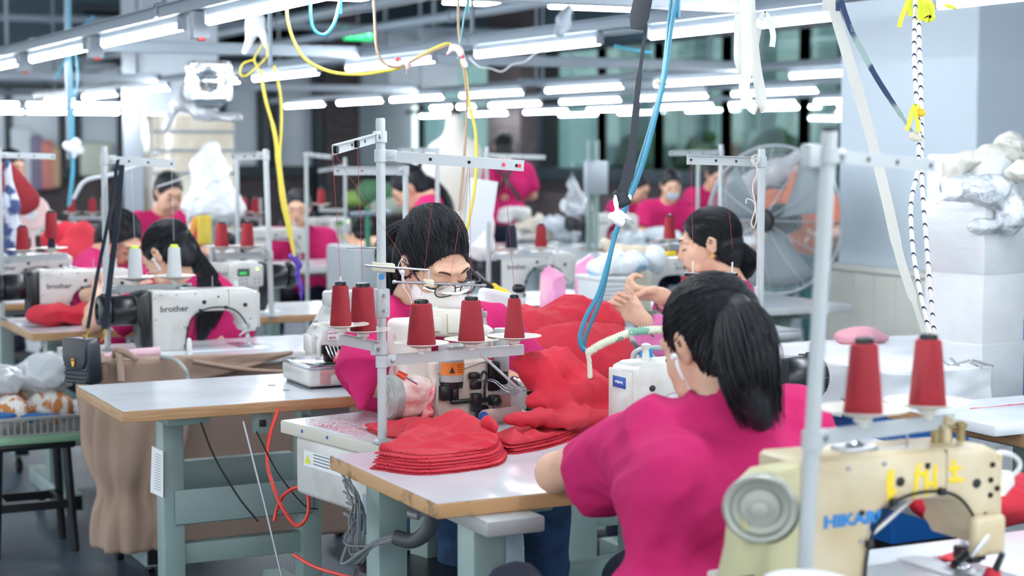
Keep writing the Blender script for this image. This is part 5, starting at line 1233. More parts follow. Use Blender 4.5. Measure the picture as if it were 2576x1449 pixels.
bm = BM(); lathe(bm, [(.008, 0), (.006, .012), (.005, .02), (.008, .024), (.008, .034), (.0, .036)], (mx(1263), .08, mz(824)), seg=16); obj('adjusting_knob', bm, M_grey, mc)
# black linkage
bm = BM()
box2(bm, (mx(1108), -.03, mz(1000)), (mx(1134), -.01, mz(962)), .003); box2(bm, (mx(1130), -.036, mz(1010)), (mx(1248), -.022, mz(998)), .003); box2(bm, (mx(1134), -.034, mz(1005)), (mx(1150), -.02, mz(965)), .003)
box2(bm, (mx(1182), -.044, mz(1032)), (mx(1204), -.02, mz(985)), .003); box2(bm, (mx(1190), -.042, mz(1048)), (mx(1200), -.03, mz(1030)), .002); box2(bm, (mx(1228), -.042, mz(1020)), (mx(1252), -.018, mz(993)), .004); box2(bm, (mx(1186), -.02, mz(978)), (mx(1214), -.008, mz(955)), .004); box2(bm, (mx(1180), -.03, mz(952)), (mx(1206), -.01, mz(932)), .006)
obj('linkage', bm, M_black, mc)
bm = BM(); lathe(bm, [(.012, 0), (.012, .01), (.009, .012)], (mx(1240), -.042, mz(1008)), (0, -1, 0), 20); obj('linkage_bolt', bm, M_black, mc)
bm = BM(); lathe(bm, [(.011, 0), (.011, .012)], (mx(1221), -.008, mz(1030)), (0, -1, 0), 20); obj('round_plug', bm, M_black, mc)
bm = BM(); tube(bm, [(mx(1216), -.03, mz(1000)), (mx(1217), -.03, mz(965)), (mx(1222), -.03, mz(940)), (mx(1212), -.03, mz(932)), (mx(1204), -.03, mz(950))], .0036, 8); obj('linkage_rod', bm, M_black, mc)
for k, pts in enumerate([[(1252, 990), (1290, 992), (1345, 986)], [(1205, 955), (1240, 960), (1270, 985), (1320, 1005), (1342, 998)], [(1190, 958), (1240, 955), (1280, 982), (1345, 990)], [(1300, 965), (1312, 968), (1316, 980), (1345, 975)], [(1228, 905), (1228, 950), (1234, 970)], [(1168, 925), (1210, 912), (1240, 908)], [(1168, 930), (1210, 917), (1245, 912)]]):
    bm = BM(); tube(bm, [(mx(x), -.03 + k * .004, mz(y)) for x, y in pts], .0017, 6); obj('thread_guide_wire', bm, M_steel, mc)
bm = BM(); lathe(bm, [(.0, 0), (.009, .004), (.011, .02), (.009, .03)], (mx(1308), -.02, mz(978)), (-.7, 0, .7), 14); obj('guide_nozzle', bm, M_steel, mc)
for x0_, z0_, x1_, z1_ in ((1232, 985, 1262, 910), (1250, 970, 1282, 945)):
    bm = BM(); box2(bm, (mx(x0_), -.02, mz(z0_)), (mx(x1_), .02, mz(z1_)), .005); obj('needle_head_block', bm, M_dark, mc)
bm = BM(); tube(bm, [(mx(1112), -.012, mz(1062)), (mx(1100), -.02, mz(1010)), (mx(1108), -.012, mz(940)), (mx(1125), -.008, mz(900))], .003, 6); obj('cable', bm, M_grey, mc)
heap('lint_tuft', [cap((mx(1075) - .0, -.005, mz(1040)), (mx(1105), -.018, mz(930)), .010, .004, k=.01), cap((mx(1060), .0, mz(1058)), (mx(1085), -.012, mz(1030)), .006, .010, k=.01)], M_lintred, None, res=.003, amp=.006, sc=2, parent=mc)
bm = BM(); screws(bm, [(mx(1112), mz(1042)), (mx(1112), mz(1056))], -.0102, .002); obj('body_screw', bm, M_dark, mc)
bm = BM(); box2(bm, (mx(1104), -.05, -.001), (mx(1180), -.015, .003), .001); obj('base_flange', bm, M_black, mc)
# odds and ends beside it
def lying_cone(lab, a, b, r0, r1, m, core):
    a, b = Vector(a), Vector(b); r = thing('thread_cone', lab, 'thread cone', tuple(a), world=True, group='loose thread cones'); L = (b - a).length
    bm = BM(); lathe(bm, [(r0 * .9, 0), (r0, .004), (r1, L - .004), (r1 * .9, L)], a, b - a, 28); obj('wound_thread', bm, m, r)
    bm = BM(); lathe(bm, [(r0 * .75, -.004), (r0 * .8, 0), (r0 * .5, .001)], a, b - a, 24); lathe(bm, [(r1 * .6, L), (r1 * .7, L + .007)], a, b - a, 24); obj('cone_core', bm, core, r); return r
lying_cone('pale pink thread cone lying at the foot of the cylinder machine', at(1218, 1052, z=TOP + .022), at(1300, 1037, z=TOP + .020), .021, .017, M_thread_pink, M_blueplastic)
bm = BM(); a = at(1000, 938, d=4.15)
scr = thing('screwdriver', 'screwdriver with orange-red handle by the arm of the masked woman', 'screwdriver', tuple(a), world=True)
cyl(bm, a, a + (at(1022, 950, d=4.15) - a) * 1.0, .0075, .009, 10); obj('handle', bm, mat('handle_orange', 'E0482A', .25, coat=.5), scr)
bm = BM(); cyl(bm, at(1021, 949, d=4.15), at(1050, 966, d=4.16), .0025, seg=8); obj('shaft', bm, M_chrome, scr)
bm = BM(); a = at(998, 1044, z=TOP); lathe(bm, [(.018, 0), (.017, .003), (.008, .005), (.006, .010), (.009, .014)], a, seg=20); bb = obj('bobbin_case', bm, M_chrome); tag(bb, 'small steel bobbin case on the dusty table', 'bobbin case')
# ------------------------------------------------------------------ overlock machine on the left table
o1_ = at(776, 981, z=TOP)
ov = thing('overlock_machine', 'small white overlock machine with steel plate and name plate on the left table', 'overlock machine', tuple(o1_ + Vector((0, 0, 0))))
bm = BM(); box2(bm, (-.0, .0, .006), (.22, .235, .062), .012, 3); obj('base_casting', bm, M_mach, ov)
bm = BM(); box2(bm, (-.006, -.006, .058), (.10, .215, .070), .006, 3); obj('cloth_plate', bm, M_chrome, ov)
bm = BM(); box2(bm, (.01, .01, -.001), (.2, .22, .008), .002); obj('base_foot', bm, M_black, ov)
bm = BM(); box2(bm, (.035, -.003, .012), (.066, .0, .05), .001); box2(bm, (.036, -.004, .042), (.10, -.001, .056), .001); obj('looper_cover', bm, mat('plate_rose', 'B98A86', .5), ov)
bm = BM(); prism(bm, [(.045, .085), (.040, .13), (.058, .165), (.07, .18), (.085, .205), (.10, .232), (.20, .235), (.215, .22), (.215, .07), (.12, .07), (.10, .1), (.075, .105)], .03, .16, .010, seg=3); obj('head_casting', bm, M_mach, ov, True, 50)
bm = BM(); box2(bm, (.068, .0285, .135), (.125, .0300, .165), .0005); npl = obj('name_plate', bm, M_paper, ov)
text('plate_lettering', 'GAOFEI', .0095, (.070, .0280, .154), mat('plate_red', 'B8382E', .5), npl, sx=1.1); text('plate_number', '8800', .010, (.074, .0280, .140), mat('plate_red', 'B8382E', .5), npl, sx=1.1)
bm = BM()
for a_, b_ in (((.068, .135), (.125, .1357)), ((.068, .1643), (.125, .165)), ((.068, .135), (.0687, .165)), ((.1243, .135), (.125, .165))): box2(bm, (a_[0], .0281, a_[1]), (b_[0], .0284, b_[1]))
obj('plate_border', bm, M_dark, npl)
bm = BM(); box2(bm, (.085, .03, .228), (.20, .12, .275), .01, 3); obj('thread_cover', bm, M_plastic, ov)
bm = BM(); box2(bm, (.062, .022, .072), (.115, .05, .118), .006); box2(bm, (.05, .02, .098), (.07, .04, .124), .003); cyl(bm, (.085, .03, .07), (.075, .0, .072), .005, seg=8); obj('looper_mechanism', bm, M_dark, ov)
for i in range(4): bm = BM(); tube(bm, [(.06 + .012 * i, .018, .12), (.068 + .01 * i, .006, .095), (.085 + .006 * i, .012, .074)], .0018, 6); obj('needle_bar', bm, M_chrome, ov)
bm = BM(); lathe(bm, [(.008, 0), (.006, .008), (.008, .022), (.005, .026)], (.06, .10, .165), seg=14); obj('tension_knob', bm, M_grey, ov)
bm = BM(); box2(bm, (.028, .05, .10), (.042, .12, .15), .003); obj('side_cover', bm, M_mach, ov)
heap('lint_tuft', [cap((.09, -.002, .05), (.13, -.004, .035), .006, .005, k=.01), cap((.085, .01, .08), (.1, .012, .10), .008, .008, k=.01)], M_lintred, None, res=.003, amp=.006, sc=2, parent=ov)
lying = cone('beige thread cone with a blue cap on the small overlock machine', tuple(o1_ + Vector((.135, .09, .231))), M_thread_beige, .062, .019, .016, M_blueplastic, grp='loose thread cones')
# small metal grommets on the left table
for i, (x, y) in enumerate(((684, 969), (721, 982))):
    bm = BM(); a = at(x, y, z=TOP); lathe(bm, [(.011, 0), (.011, .0012), (.004, .0016)], a, seg=20); tag(obj('grommet', bm, M_steel), '%s steel grommet in the left table, beside the overlock machine' % ('left' if i == 0 else 'right'), 'grommet')
# ------------------------------------------------------------------ cream machine in the near corner
hk = machine('old cream machine with grey hand wheel, yellow paint marks and blue lettering, near corner', (1.69, 2.205, TOP), PI, body=M_machold, motor='wheel', brand='HIKARI', near=True, s=1.06)
bm = BM(); prism(bm, [(.13, .0), (.26, .0), (.235, .10), (.225, .19), (.19, .218), (.128, .222)], .012, .06, .012, seg=3); obj('belt_guard', bm, mat('guard_olive_cream', 'BDB890', .5), hk, True, 50)
bm = BM(); prism(bm, [(.205, .02), (.24, .02), (.232, .06), (.21, .06)], .058, .0625, .002); obj('guard_slot', bm, M_black, hk)
bm = BM(); lathe(bm, [(.046, 0), (.052, .004), (.053, .02), (.049, .026), (.043, .024), (.040, .012), (.030, .010), (.028, .016), (.012, .017), (.012, .026), (.005, .027)], (.200, .060, .165), (.62, .78, 0), 40); obj('hand_wheel', bm, mat('wheel_grey', 'A6A89E', .4, metal=.4), hk, True, 45)
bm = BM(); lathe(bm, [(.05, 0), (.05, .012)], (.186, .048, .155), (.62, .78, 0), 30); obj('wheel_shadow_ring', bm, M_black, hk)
text('brand_lettering', 'HIKARI', .026, (.088, .0560, .118), mat('lettering_blue', '1B7FC4', .5), hk, rot=(PI / 2, 0, PI), bold=.0012, sx=1.25)
M_ypaint = mat('yellow_paint_mark', 'E3C62E', .7)
for grp_ in ([[(-.035, .20), (-.035, .15)], [(-.042, .165), (-.028, .15)], [(-.030, .198), (-.030, .15)]], [[(-.085, .205), (-.078, .15)], [(-.075, .19), (-.10, .185)], [(-.10, .205), (-.10, .15)], [(-.115, .20), (-.118, .155)], [(-.10, .17), (-.118, .168)]], [[(-.140, .19), (-.165, .19)], [(-.15, .205), (-.155, .17)], [(-.14, .172), (-.17, .17)]]):
    bm = BM()
    for (xa, za), (xb, zb) in grp_: tube(bm, [(xa, .0552, za), ((xa + xb) / 2 + .002, .0556, (za + zb) / 2), (xb, .0552, zb)], [.0035, .0045, .003], 6, 3, flat=(1, .25), ref=(0, 1, 0))
    obj('paint_mark', bm, M_ypaint, hk)
bm = BM(); box2(bm, (-.238, .056, .045), (-.175, .078, .112), .010, 3); obj('needle_guard', bm, M_machold, hk)
bm = BM(); box2(bm, (-.233, -.012, .02), (-.208, .03, .045), .004); cyl(bm, (-.20, .03, .038), (-.165, .045, .03), .007, seg=12); cyl(bm, (-.222, .04, .03), (-.222, .045, .13), .006, seg=10); cyl(bm, (-.222, .04, .125), (-.222, .05, .145), .009, .008, 10); obj('presser_lever', bm, M_black, hk)
for x, z in ((-.225, .19), (-.222, .165), (-.222, .14), (-.235, .15), (.02, .135), (-.10, .2), (.05, .03)): bm = BM(); screws(bm, [(x, z)], .0555, .005, 1); obj('plug', bm, M_dark, hk)
for i, x in enumerate((-.16, -.185, -.21)): bm = BM(); lathe(bm, [(.007, 0), (.007, .022), (.010, .024), (.010, .03), (.004, .033)], (x, .0, .222), seg=14); obj('tension_post', bm, mat('brass_dull', '9C8B62', .4, metal=.7), hk)
q = at(2380, 1192, d=2.83)
ll = thing('sewing_lamp', 'small white clip lamp with red switch and glowing bulb on a bent neck', 'lamp', tuple(q), world=True)
bm = BM(); box(bm, q, (.048, .03, .045), Matrix.Rotation(math.radians(12), 3, 'Y'), .006, 3); obj('lamp_box', bm, M_white, ll)
bm = BM(); box(bm, q + Vector((.008, -.0165, .008)), (.011, .004, .012), Matrix.Rotation(math.radians(12), 3, 'Y'), .001); obj('switch', bm, mat('switch_red', 'D8392B', .4), ll)
bm = BM(); tube(bm, [at(2418, 1172, d=2.83), at(2480, 1146, d=2.84), at(2530, 1140, d=2.86), at(2560, 1155, d=2.88), at(2563, 1180, d=2.88), at(2535, 1205, d=2.88)], .004, 8); obj('lamp_neck', bm, M_white, ll)
a, b = at(2545, 1190, d=2.88), at(2500, 1235, d=2.88)
bm = BM(); lathe(bm, [(.006, 0), (.016, .01), (.018, .035), (.013, .04)], a, b - a, 20); obj('lamp_shade', bm, M_white, ll)
bm = BM(); lathe(bm, [(.0125, .037), (.012, .044), (.0, .047)], a, b - a, 20); obj('lamp_bulb', bm, mat('bulb_glow', 'FFFFFF', .5, emit='FFFDF2', estr=60.0), ll)
bm = BM(); tube(bm, [at(2355, 1210, d=2.83), at(2300, 1250, d=2.8), at(2190, 1345, d=2.75), at(2100, 1400, d=2.7)], .0035, 8); obj('lamp_cable', bm, M_white, ll)
heap('plastic_bag', [cap(at(2145, 1200, d=2.78), at(2165, 1290, d=2.76), .004, .018, k=.02), cap(at(2165, 1290, d=2.76), at(2185, 1360, d=2.78), .018, .012, k=.02)], M_plastic, 'thin clear plastic wrap hanging on the cream machine', 'plastic wrap', res=.004, amp=.02, sc=1.5)
bm = BM(); a = at(2027, 1470, d=2.35); a.z = TOP
lathe(bm, [(.060, 0), (.062, .01), (.0615, .105), (.056, .118), (.03, .124), (0, .125)], a, seg=40); tag(obj('fabric_roll', bm, M_whitecloth), 'blurred white cloth-covered round roll at the bottom edge by the near stand', 'roll')
bm = BM(); a = at(2420, 1392, z=TOP + .006); sheet('red_scrap', pxpoly([(2360, 1404), (2400, 1390), (2465, 1388), (2440, 1402), (2400, 1414)], TOP + .006), TOP + .006, .003, M_red, amp=.006, seed=2, label='small red scrap under the needle of the cream machine', cat='cloth')
sc_ = thing('scissors', 'black-handled scissors with a red grip at the bottom right corner', 'scissors', tuple(at(2500, 1440, d=2.8)), world=True)
bm = BM(); cyl(bm, at(2498, 1449, d=2.8), at(2522, 1392, d=2.78), .007, .005, 10); obj('handle', bm, M_black, sc_); bm = BM(); lathe(bm, [(.012, 0), (.016, .012), (.010, .03)], at(2492, 1475, d=2.8), Vector((.2, 0, 1)), 16); obj('grip', bm, M_red, sc_)
bm = BM(); a = at(2215, 1290, z=TOP - .02); box2(bm, (2.33, 2.56, .70), (2.46, 3.02, .76), .01)
for k in range(7): box2(bm, (2.335 + k * .018, 2.555, .758), (2.343 + k * .018, 3.02, .7635))
tag(obj('ribbed_trough', bm, mat('trough_grey', 'A8AFB4', .4, metal=.3)), 'ribbed grey aluminium trough between the foreground woman and the cream machine', 'trough')
# ------------------------------------------------------------------ brown cloth and handbag on the left table
def drape(name, path, z0, z1, m, amp, label=None, cat=None, n=140, mrows=50, gather=None, seed=1, thick=.004, parent=None, fq=38, taper=0):
    P = spline([Vector((x, y, 0)) for x, y in path], 20); L = [0]
    for a, b in zip(P, P[1:]): L.append(L[-1] + (b - a).length)
    rg = np.random.RandomState(seed); ph = rg.rand(4) * 6.28; vs, fs = [], []
    cen = sum(P, Vector((0, 0, 0))) / len(P)
    for i in range(n):
        s = L[-1] * i / (n - 1); k = max(j for j in range(len(L)) if L[j] <= s + 1e-9); k = min(k, len(P) - 2); t = (s - L[k]) / max(L[k + 1] - L[k], 1e-9); p = P[k].lerp(P[k + 1], t); d = (P[k + 1] - P[k]).normalized(); nrm = Vector((d.y, -d.x, 0))
        for j in range(mrows):
            v = j / (mrows - 1); q = p.copy()
            if gather: g = gather(v); q = cen.lerp(p, g)
            w = amp * min(1, v * 3 + .05) * (math.sin(s * fq + ph[0] + 1.3 * math.sin(v * 5 + ph[1]) + 2 * math.sin(s * 9 + ph[3])) + .5 * math.sin(s * fq * 2.1 + ph[2] + v * 6))
            q = q + nrm * w; vs.append((q.x, q.y, z0 + (z1 - z0) * v * (1 - taper * (s / L[-1]) ** 1.5)))
    for i in range(n - 1):
        for j in range(mrows - 1): a = i * mrows + j; fs.append((a, a + mrows, a + mrows + 1, a + 1))
    o = pydata(name, vs, fs, m, parent, True, 180)
    md = o.modifiers.new('thickness', 'SOLIDIFY'); md.thickness = thick
    if label: tag(o, label, cat)
    return o
bc = thing('draped_cloth', 'brown cloth tied over the corner of the left table and hanging to the floor', 'cloth', (1.5, 5.6, 0), world=True)
drape('hanging_fall', [(1.30, 5.93), (1.285, 5.72), (1.34, 5.585), (1.50, 5.575), (1.58, 5.60)], TOP + .004, .14, M_brown, .011, gather=lambda v: 1 - .3 * math.exp(-((v - .70) / .12) ** 2) - .35 * max(0, v - .35), seed=3, parent=bc)
drape('under_table_panel', [(1.50, 5.66), (1.9, 5.65), (2.44, 5.66)], TOP - .04, .12, mat('brown_jersey_shaded', '8A7568', .85), .004, seed=5, parent=bc, fq=12)  # same brown cloth, with the shade below the table put into a darker colour
sheet('corner_wrap', [(1.255, 5.99), (1.262, 5.60), (1.30, 5.592), (1.55, 5.60), (1.78, 5.605), (1.60, 5.645), (1.42, 5.72), (1.33, 5.86)], TOP, .004, M_brown, amp=.006, seed=7, scale=.6, parent=bc)
drape('front_fall', [(1.30, 5.600), (1.55, 5.598), (1.95, 5.603)], TOP + .003, TOP - .11, M_brown, .004, n=60, mrows=12, seed=8, parent=bc, fq=20, taper=.9)
bm = BM(); tube(bm, [(1.60, 5.595, TOP - .01), (1.8, 5.59, TOP - .05), (2.1, 5.592, TOP - .075), (2.4, 5.6, TOP - .08)], [.016, .014, .010, .006], 8, flat=(1, .5)); obj('twisted_edge', bm, M_brown, bc)
bm = BM(); tube(bm, [at(283, 900, d=5.66), at(297, 884, d=5.66), at(320, 890, d=5.66), at(345, 905, d=5.64)], [.006, .016, .014, .006], 8); tube(bm, [at(297, 886, d=5.65), at(302, 905, d=5.64), at(306, 960, d=5.6)], [.012, .013, .012], 8, flat=(1, .3)); obj('knot', bm, M_brown, bc)
bm = BM(); a, b = at(262, 896, d=5.76), at(404, 884, d=5.8); tube(bm, [a, a.lerp(b, .3), a.lerp(b, .6), a.lerp(b, .9), b], [.010, .016, .017, .016, .019], 12); tag(obj('cloth_roll', bm, M_pinklight), 'rolled pale pink cloth in front of the machine with the white cones', 'cloth')
bm = BM(); a = at(476, 890, z=TOP); lathe(bm, [(.010, 0), (.0095, .03), (.0065, .05), (.004, .053), (0, .054)], a, seg=16); tag(obj('thread_post', bm, M_white), 'short white plastic post on the table with the white cones', 'post')
bm = BM(); tube(bm, [at(404, 897, d=5.7), at(440, 905, d=5.66), at(462, 925, d=5.6), at(472, 952, d=5.6), at(470, 1000, d=5.58)], .007, 8); tag(obj('cable', bm, M_grey), 'grey cable running over the front edge of the brown-draped table', 'cable')
# hand bag
hb = thing('handbag', 'small black quilted handbag with gold clasps hanging from the left stand', 'handbag', tuple(at(215, 900, d=5.55)), world=True)
c = at(210, 905, d=5.55); ux, uz = Vector(_R) * 1.0, Vector((0, 0, 1)); uy = Vector((math.sin(YAW), math.cos(YAW), 0)); Rr = Matrix.Rotation(math.radians(-32), 3, 'Z')
ux = Rr @ ux; uy = Rr @ uy; Rb = Matrix((ux, uy, uz)).transposed().to_4x4(); Tb = Matrix.Translation(c) @ Rb
def bagpart(name, f, m, parent=hb, smooth=True):
    bm = BM(); f(bm); bmesh.ops.transform(bm, matrix=Tb, verts=bm.verts); return obj(name, bm, m, parent, smooth, 40)
M_leather = mat('black_leather', '1B2029', .38, coat=.2, col2='242A35')
body_ = bagpart('bag_body', lambda bm: prism(bm, [(-.058, -.06), (-.05, -.075), (.05, -.075), (.058, -.06), (.05, .05), (.04, .07), (-.04, .07), (-.05, .05)], -.032, .032, .012, seg=3), M_leather)
def quilt(bm):
    n = 9
    for i in range(n):
        for j in range(5):
            x = -.048 + .096 * (i + .5 * (j % 2)) / n; z = -.066 + j * .013
            if abs(x) < .05: lathe(bm, [(.0075, 0), (.006, .002), (.0, .0035)], (x, -.0318, z), (0, -1, 0), 4, cap=False)
bagpart('quilting', quilt, M_leather, body_)
bagpart('flap', lambda bm: prism(bm, [(-.052, .062), (-.045, .0735), (.045, .0735), (.052, .062), (.05, .0), (.035, -.022), (0, -.03), (-.035, -.022), (-.05, .0)], -.042, -.034, .003), M_leather)
M_gold = mat('gold', 'D9A84A', .3, metal=.9)
bagpart('clasp', lambda bm: (box(bm, (0, -.045, -.006), (.014, .004, .010), None, .002), box(bm, (-.004, -.045, .004), (.004, .004, .010), None, .001), box(bm, (.004, -.045, .004), (.004, .004, .010), None, .001), box(bm, (0, -.045, -.014), (.01, .004, .008), None, .002)), M_gold)
for k, (tp, bt, ring) in enumerate(((at(297, 400, d=5.93), at(221, 826, d=5.6), at(213, 850, d=5.55)), (at(308, 400, d=5.95), at(264, 828, d=5.58), at(258, 855, d=5.55)))):
    bm = BM(); ribbon(bm, [tp, tp.lerp(bt, .35) + Vector((.004, 0, 0)), tp.lerp(bt, .7), bt], .012 if k == 0 else .019, .003, n=8); s_ = obj('shoulder_strap', bm, M_leather, hb)
    bm = BM(); tube(bm, [bt, bt.lerp(ring, .5) + Vector((.003, 0, 0)), ring], .0035, 6); tube(bm, [ring + ux * (.008 * math.cos(a)) + uz * (.009 * math.sin(a)) for a in [2 * PI * i / 12 for i in range(13)]], .0018, 6, 2); obj('strap_clasp', bm, M_gold, s_)
# ------------------------------------------------------------------ beneath the tables
p_ = [at(388, 1068, d=4.75), at(412, 1068, d=4.74)]
lx = 1.28
bm = BM(); box2(bm, (1.281, 4.773, .25), (1.2815, 4.778, .3)); bm.free()
a, b = at(384, 1122, X=1.279), at(412, 1252, X=1.279)
bm = BM(); vsx = []
q0, q1, q2, q3 = at(383, 1122, X=1.2785), at(411, 1135, X=1.2785), at(411, 1252, X=1.2765), at(379, 1238, X=1.2765)
f = bm.faces.new([bm.verts.new(v) for v in (q0, q1, q2, q3)]); ext = bmesh.ops.extrude_face_region(bm, geom=[f]); bmesh.ops.translate(bm, vec=(-.0012, 0, 0), verts=[v for v in ext['geom'] if isinstance(v, bmesh.types.BMVert)])
pp_ = thing('paper_sheet', 'printed paper sheet taped to the leg of the left table', 'paper', tuple(q2), world=True); obj('sheet', bm, M_paper, pp_, False)
bm = BM()
for k in range(14):
    t = .12 + k * .058; a_, b_ = q0.lerp(q3, t), q1.lerp(q2, t); s0 = a_.lerp(b_, .35) + Vector((-.0016, 0, 0)); s1_ = a_.lerp(b_, .85) + Vector((-.0016, 0, 0)); cyl(bm, s0, s1_, .0008, seg=4)
obj('printed_lines', bm, mat('ink_grey', '6B7075', .7), pp_)
bx = thing('control_box', 'white control box with cable plugs hung under the table with cream edge', 'control box', (1.52, 3.95, .62), world=True)
bm = BM(); box2(bm, (1.455, 3.76, .585), (1.60, 4.20, .738), .014, 3); obj('box_case', bm, M_mach, bx)
bm = BM(); box2(bm, (1.4535, 3.93, .665), (1.455, 4.15, .705)); lb = obj('warning_label', bm, M_paper, bx, False)
bm = BM(); prism(bm, [(4.115, .672), (4.13, .695), (4.145, .672)], 1.4525, 1.4534, plane='YZ'); obj('warning_triangle', bm, M_lblyel, lb, False)
bm = BM()
for z in (.698, .690, .682, .674):
    for y0_, y1_ in ((3.94, 4.01), (4.02, 4.10)): box2(bm, (1.4528, y0_, z), (1.4533, y1_, z + .0025))
obj('printed_lines', bm, mat('ink_grey', '6B7075', .7), lb, False)
bm = BM(); box2(bm, (1.4535, 3.80, .60), (1.455, 3.86, .64)); obj('rating_label', bm, mat('label_bluegrey', '8FA0B2', .5), bx, False)
for i, (z, w) in enumerate(((.715, .02), (.69, .026), (.665, .028), (.635, .03), (.608, .024))):
    bm = BM(); cyl(bm, (1.50 + .012 * (i % 2), 3.765, z), (1.52 + .012 * (i % 2), 3.715, z - .006), .011, .009, 12); obj('cable_plug', bm, M_grey if i else M_black, bx)
rg = np.random.RandomState(2); M_cable = mat('cable_grey', '6F7578', .5)
bx.rotation_euler = (0, 0, math.radians(9)); bx.location.x += .045
for i in range(9):
    st = at(868 + rg.randint(-8, 8), 1180 + i * 14, d=3.98); md = at(900 + rg.randint(-25, 20), 1300 + rg.randint(-30, 30), d=3.9); lo_ = at(870 + rg.randint(-10, 60), 1400 + rg.randint(-50, 40), d=3.88); en = at(1000 + rg.randint(-8, 8), 1352 + rg.randint(-10, 10), d=3.8)
    bm = BM(); tube(bm, [st, st.lerp(md, .5) + Vector((.01, -.01, 0)), md, lo_, at(940, 1375 + rg.randint(-12, 12), d=3.84), en], rg.choice([.0032, .0042, .0026]), 6, 7); tag(obj('cable', bm, M_cable), 'grey cable bundled between the control box and the table legs', 'cable', 'cables below the control box')
bm = BM(); tube(bm, [at(995, 1352, d=3.8), at(1040, 1360, d=3.78), at(1075, 1335, d=3.76), at(1090, 1295, d=3.74), at(1100, 1260, d=3.7)], .017, 10); tag(obj('cable_sleeve', bm, mat('sleeve_dark', '45494E', .5)), 'dark sleeve holding the cable bundle under the foreground table', 'cable sleeve')
bm = BM(); tube(bm, [at(700, 1030, d=4.75), at(680, 1090, d=4.7), at(672, 1160, d=4.65), at(690, 1230, d=4.6), at(712, 1280, d=4.58), at(745, 1322, d=4.56), at(772, 1300, d=4.55), at(775, 1250, d=4.56), at(750, 1226, d=4.58), at(715, 1245, d=4.6), at(697, 1280, d=4.62), at(690, 1310, d=4.62)], .0048, 10, 10); tag(obj('air_hose', bm, mat('hose_red', 'E03A2C', .35)), 'bright red air hose looping below the small overlock machine', 'hose')
bm = BM(); tube(bm, [at(740, 1396, d=4.6), at(790, 1425, d=4.5), at(850, 1444, d=4.4), at(950, 1470, d=4.3)], .005, 8); tag(obj('air_hose', bm, mat('hose_red', 'E03A2C', .35)), 'red hose running low at the bottom edge left of the cables', 'hose')
for i, (pts, lb_) in enumerate([([(505, 1062), (540, 1150), (600, 1250), (650, 1312)], 'dark thin cord falling left of the red hose'), ([(612, 1060), (650, 1210), (670, 1290), (710, 1460)], 'steel rod with a small hook falling left of the red hose'), ([(645, 1085), (700, 1190), (765, 1270), (800, 1280)], 'thin dark cord crossing behind the red hose')]):
    bm = BM(); tube(bm, [at(x, y, d=4.72 - .05 * i) for x, y in pts], (.0028, .0032, .0022)[i], 6); tag(obj('cord', bm, M_dark if i != 1 else M_steel), lb_, 'cord')
ps = thing('power_switch_box', 'small green-grey switch box under the left table', 'switch box', tuple(at(655, 1062, d=4.85)), world=True)
bm = BM(); a = at(655, 1062, d=4.85); box2(bm, a + Vector((-.02, -.02, -.03)), a + Vector((.03, .02, .035)), .004); obj('case', bm, M_stand, ps); bm = BM(); box2(bm, a + Vector((-.01, -.023, -.01)), a + Vector((.01, -.019, .01)), .002); obj('switch', bm, M_black, ps)
# bracket and leg of the foreground table
a = at(1232, 1300, d=3.52)
bt = thing('table_stand', 'grey-green stand column with wide bracket under the foreground table', 'table stand', (a.x, a.y, 0), world=True)
bm = BM(); box2(bm, (a.x - .055, a.y - .10, .705), (a.x + .075, a.y + .26, .738), .006); obj('bracket', bm, M_grey, bt)
bm = BM(); box2(bm, (a.x - .05, a.y - .03, .05), (a.x + .018, a.y + .05, .706), .004); obj('column', bm, M_stand, bt)
bm = BM(); box2(bm, (a.x - .05, a.y - .3, 0), (a.x + .02, a.y + .4, .05), .004); obj('foot', bm, M_stand, bt)
a2 = at(968, 1300, d=3.98)
bt = thing('table_stand', 'grey-green stand column wrapped by grey cables below the centre machine', 'table stand', (a2.x, a2.y, 0), world=True)
bm = BM(); box2(bm, (a2.x - .035, a2.y - .05, .05), (a2.x + .035, a2.y + .03, .72), .004); obj('column', bm, M_stand, bt)
bm = BM(); box2(bm, (a2.x - .05, a2.y - .25, 0), (a2.x + .05, a2.y + .4, .05), .004); obj('foot', bm, M_stand, bt)
ch = at(1050, 1420, d=4.35)
sl = thing('work_stool', 'work stool with a chrome column under the masked woman', 'stool', (ch.x, ch.y, 0), world=True)
bm = BM(); lathe(bm, [(.025, 0.05), (.025, .28), (.014, .285), (.014, .40)], (ch.x, ch.y, 0), seg=20); obj('column', bm, M_chrome, sl)
bm = BM(); lathe(bm, [(.15, .385), (.16, .40), (.155, .43), (.0, .435)], (ch.x, ch.y, 0), seg=30); obj('seat', bm, M_black, sl)
for k in range(5): an = 2 * PI * k / 5; bm = BM(); cyl(bm, (ch.x, ch.y, .055), (ch.x + .22 * math.cos(an), ch.y + .22 * math.sin(an), .03), .016, .012, 8); obj('leg', bm, M_black, sl)
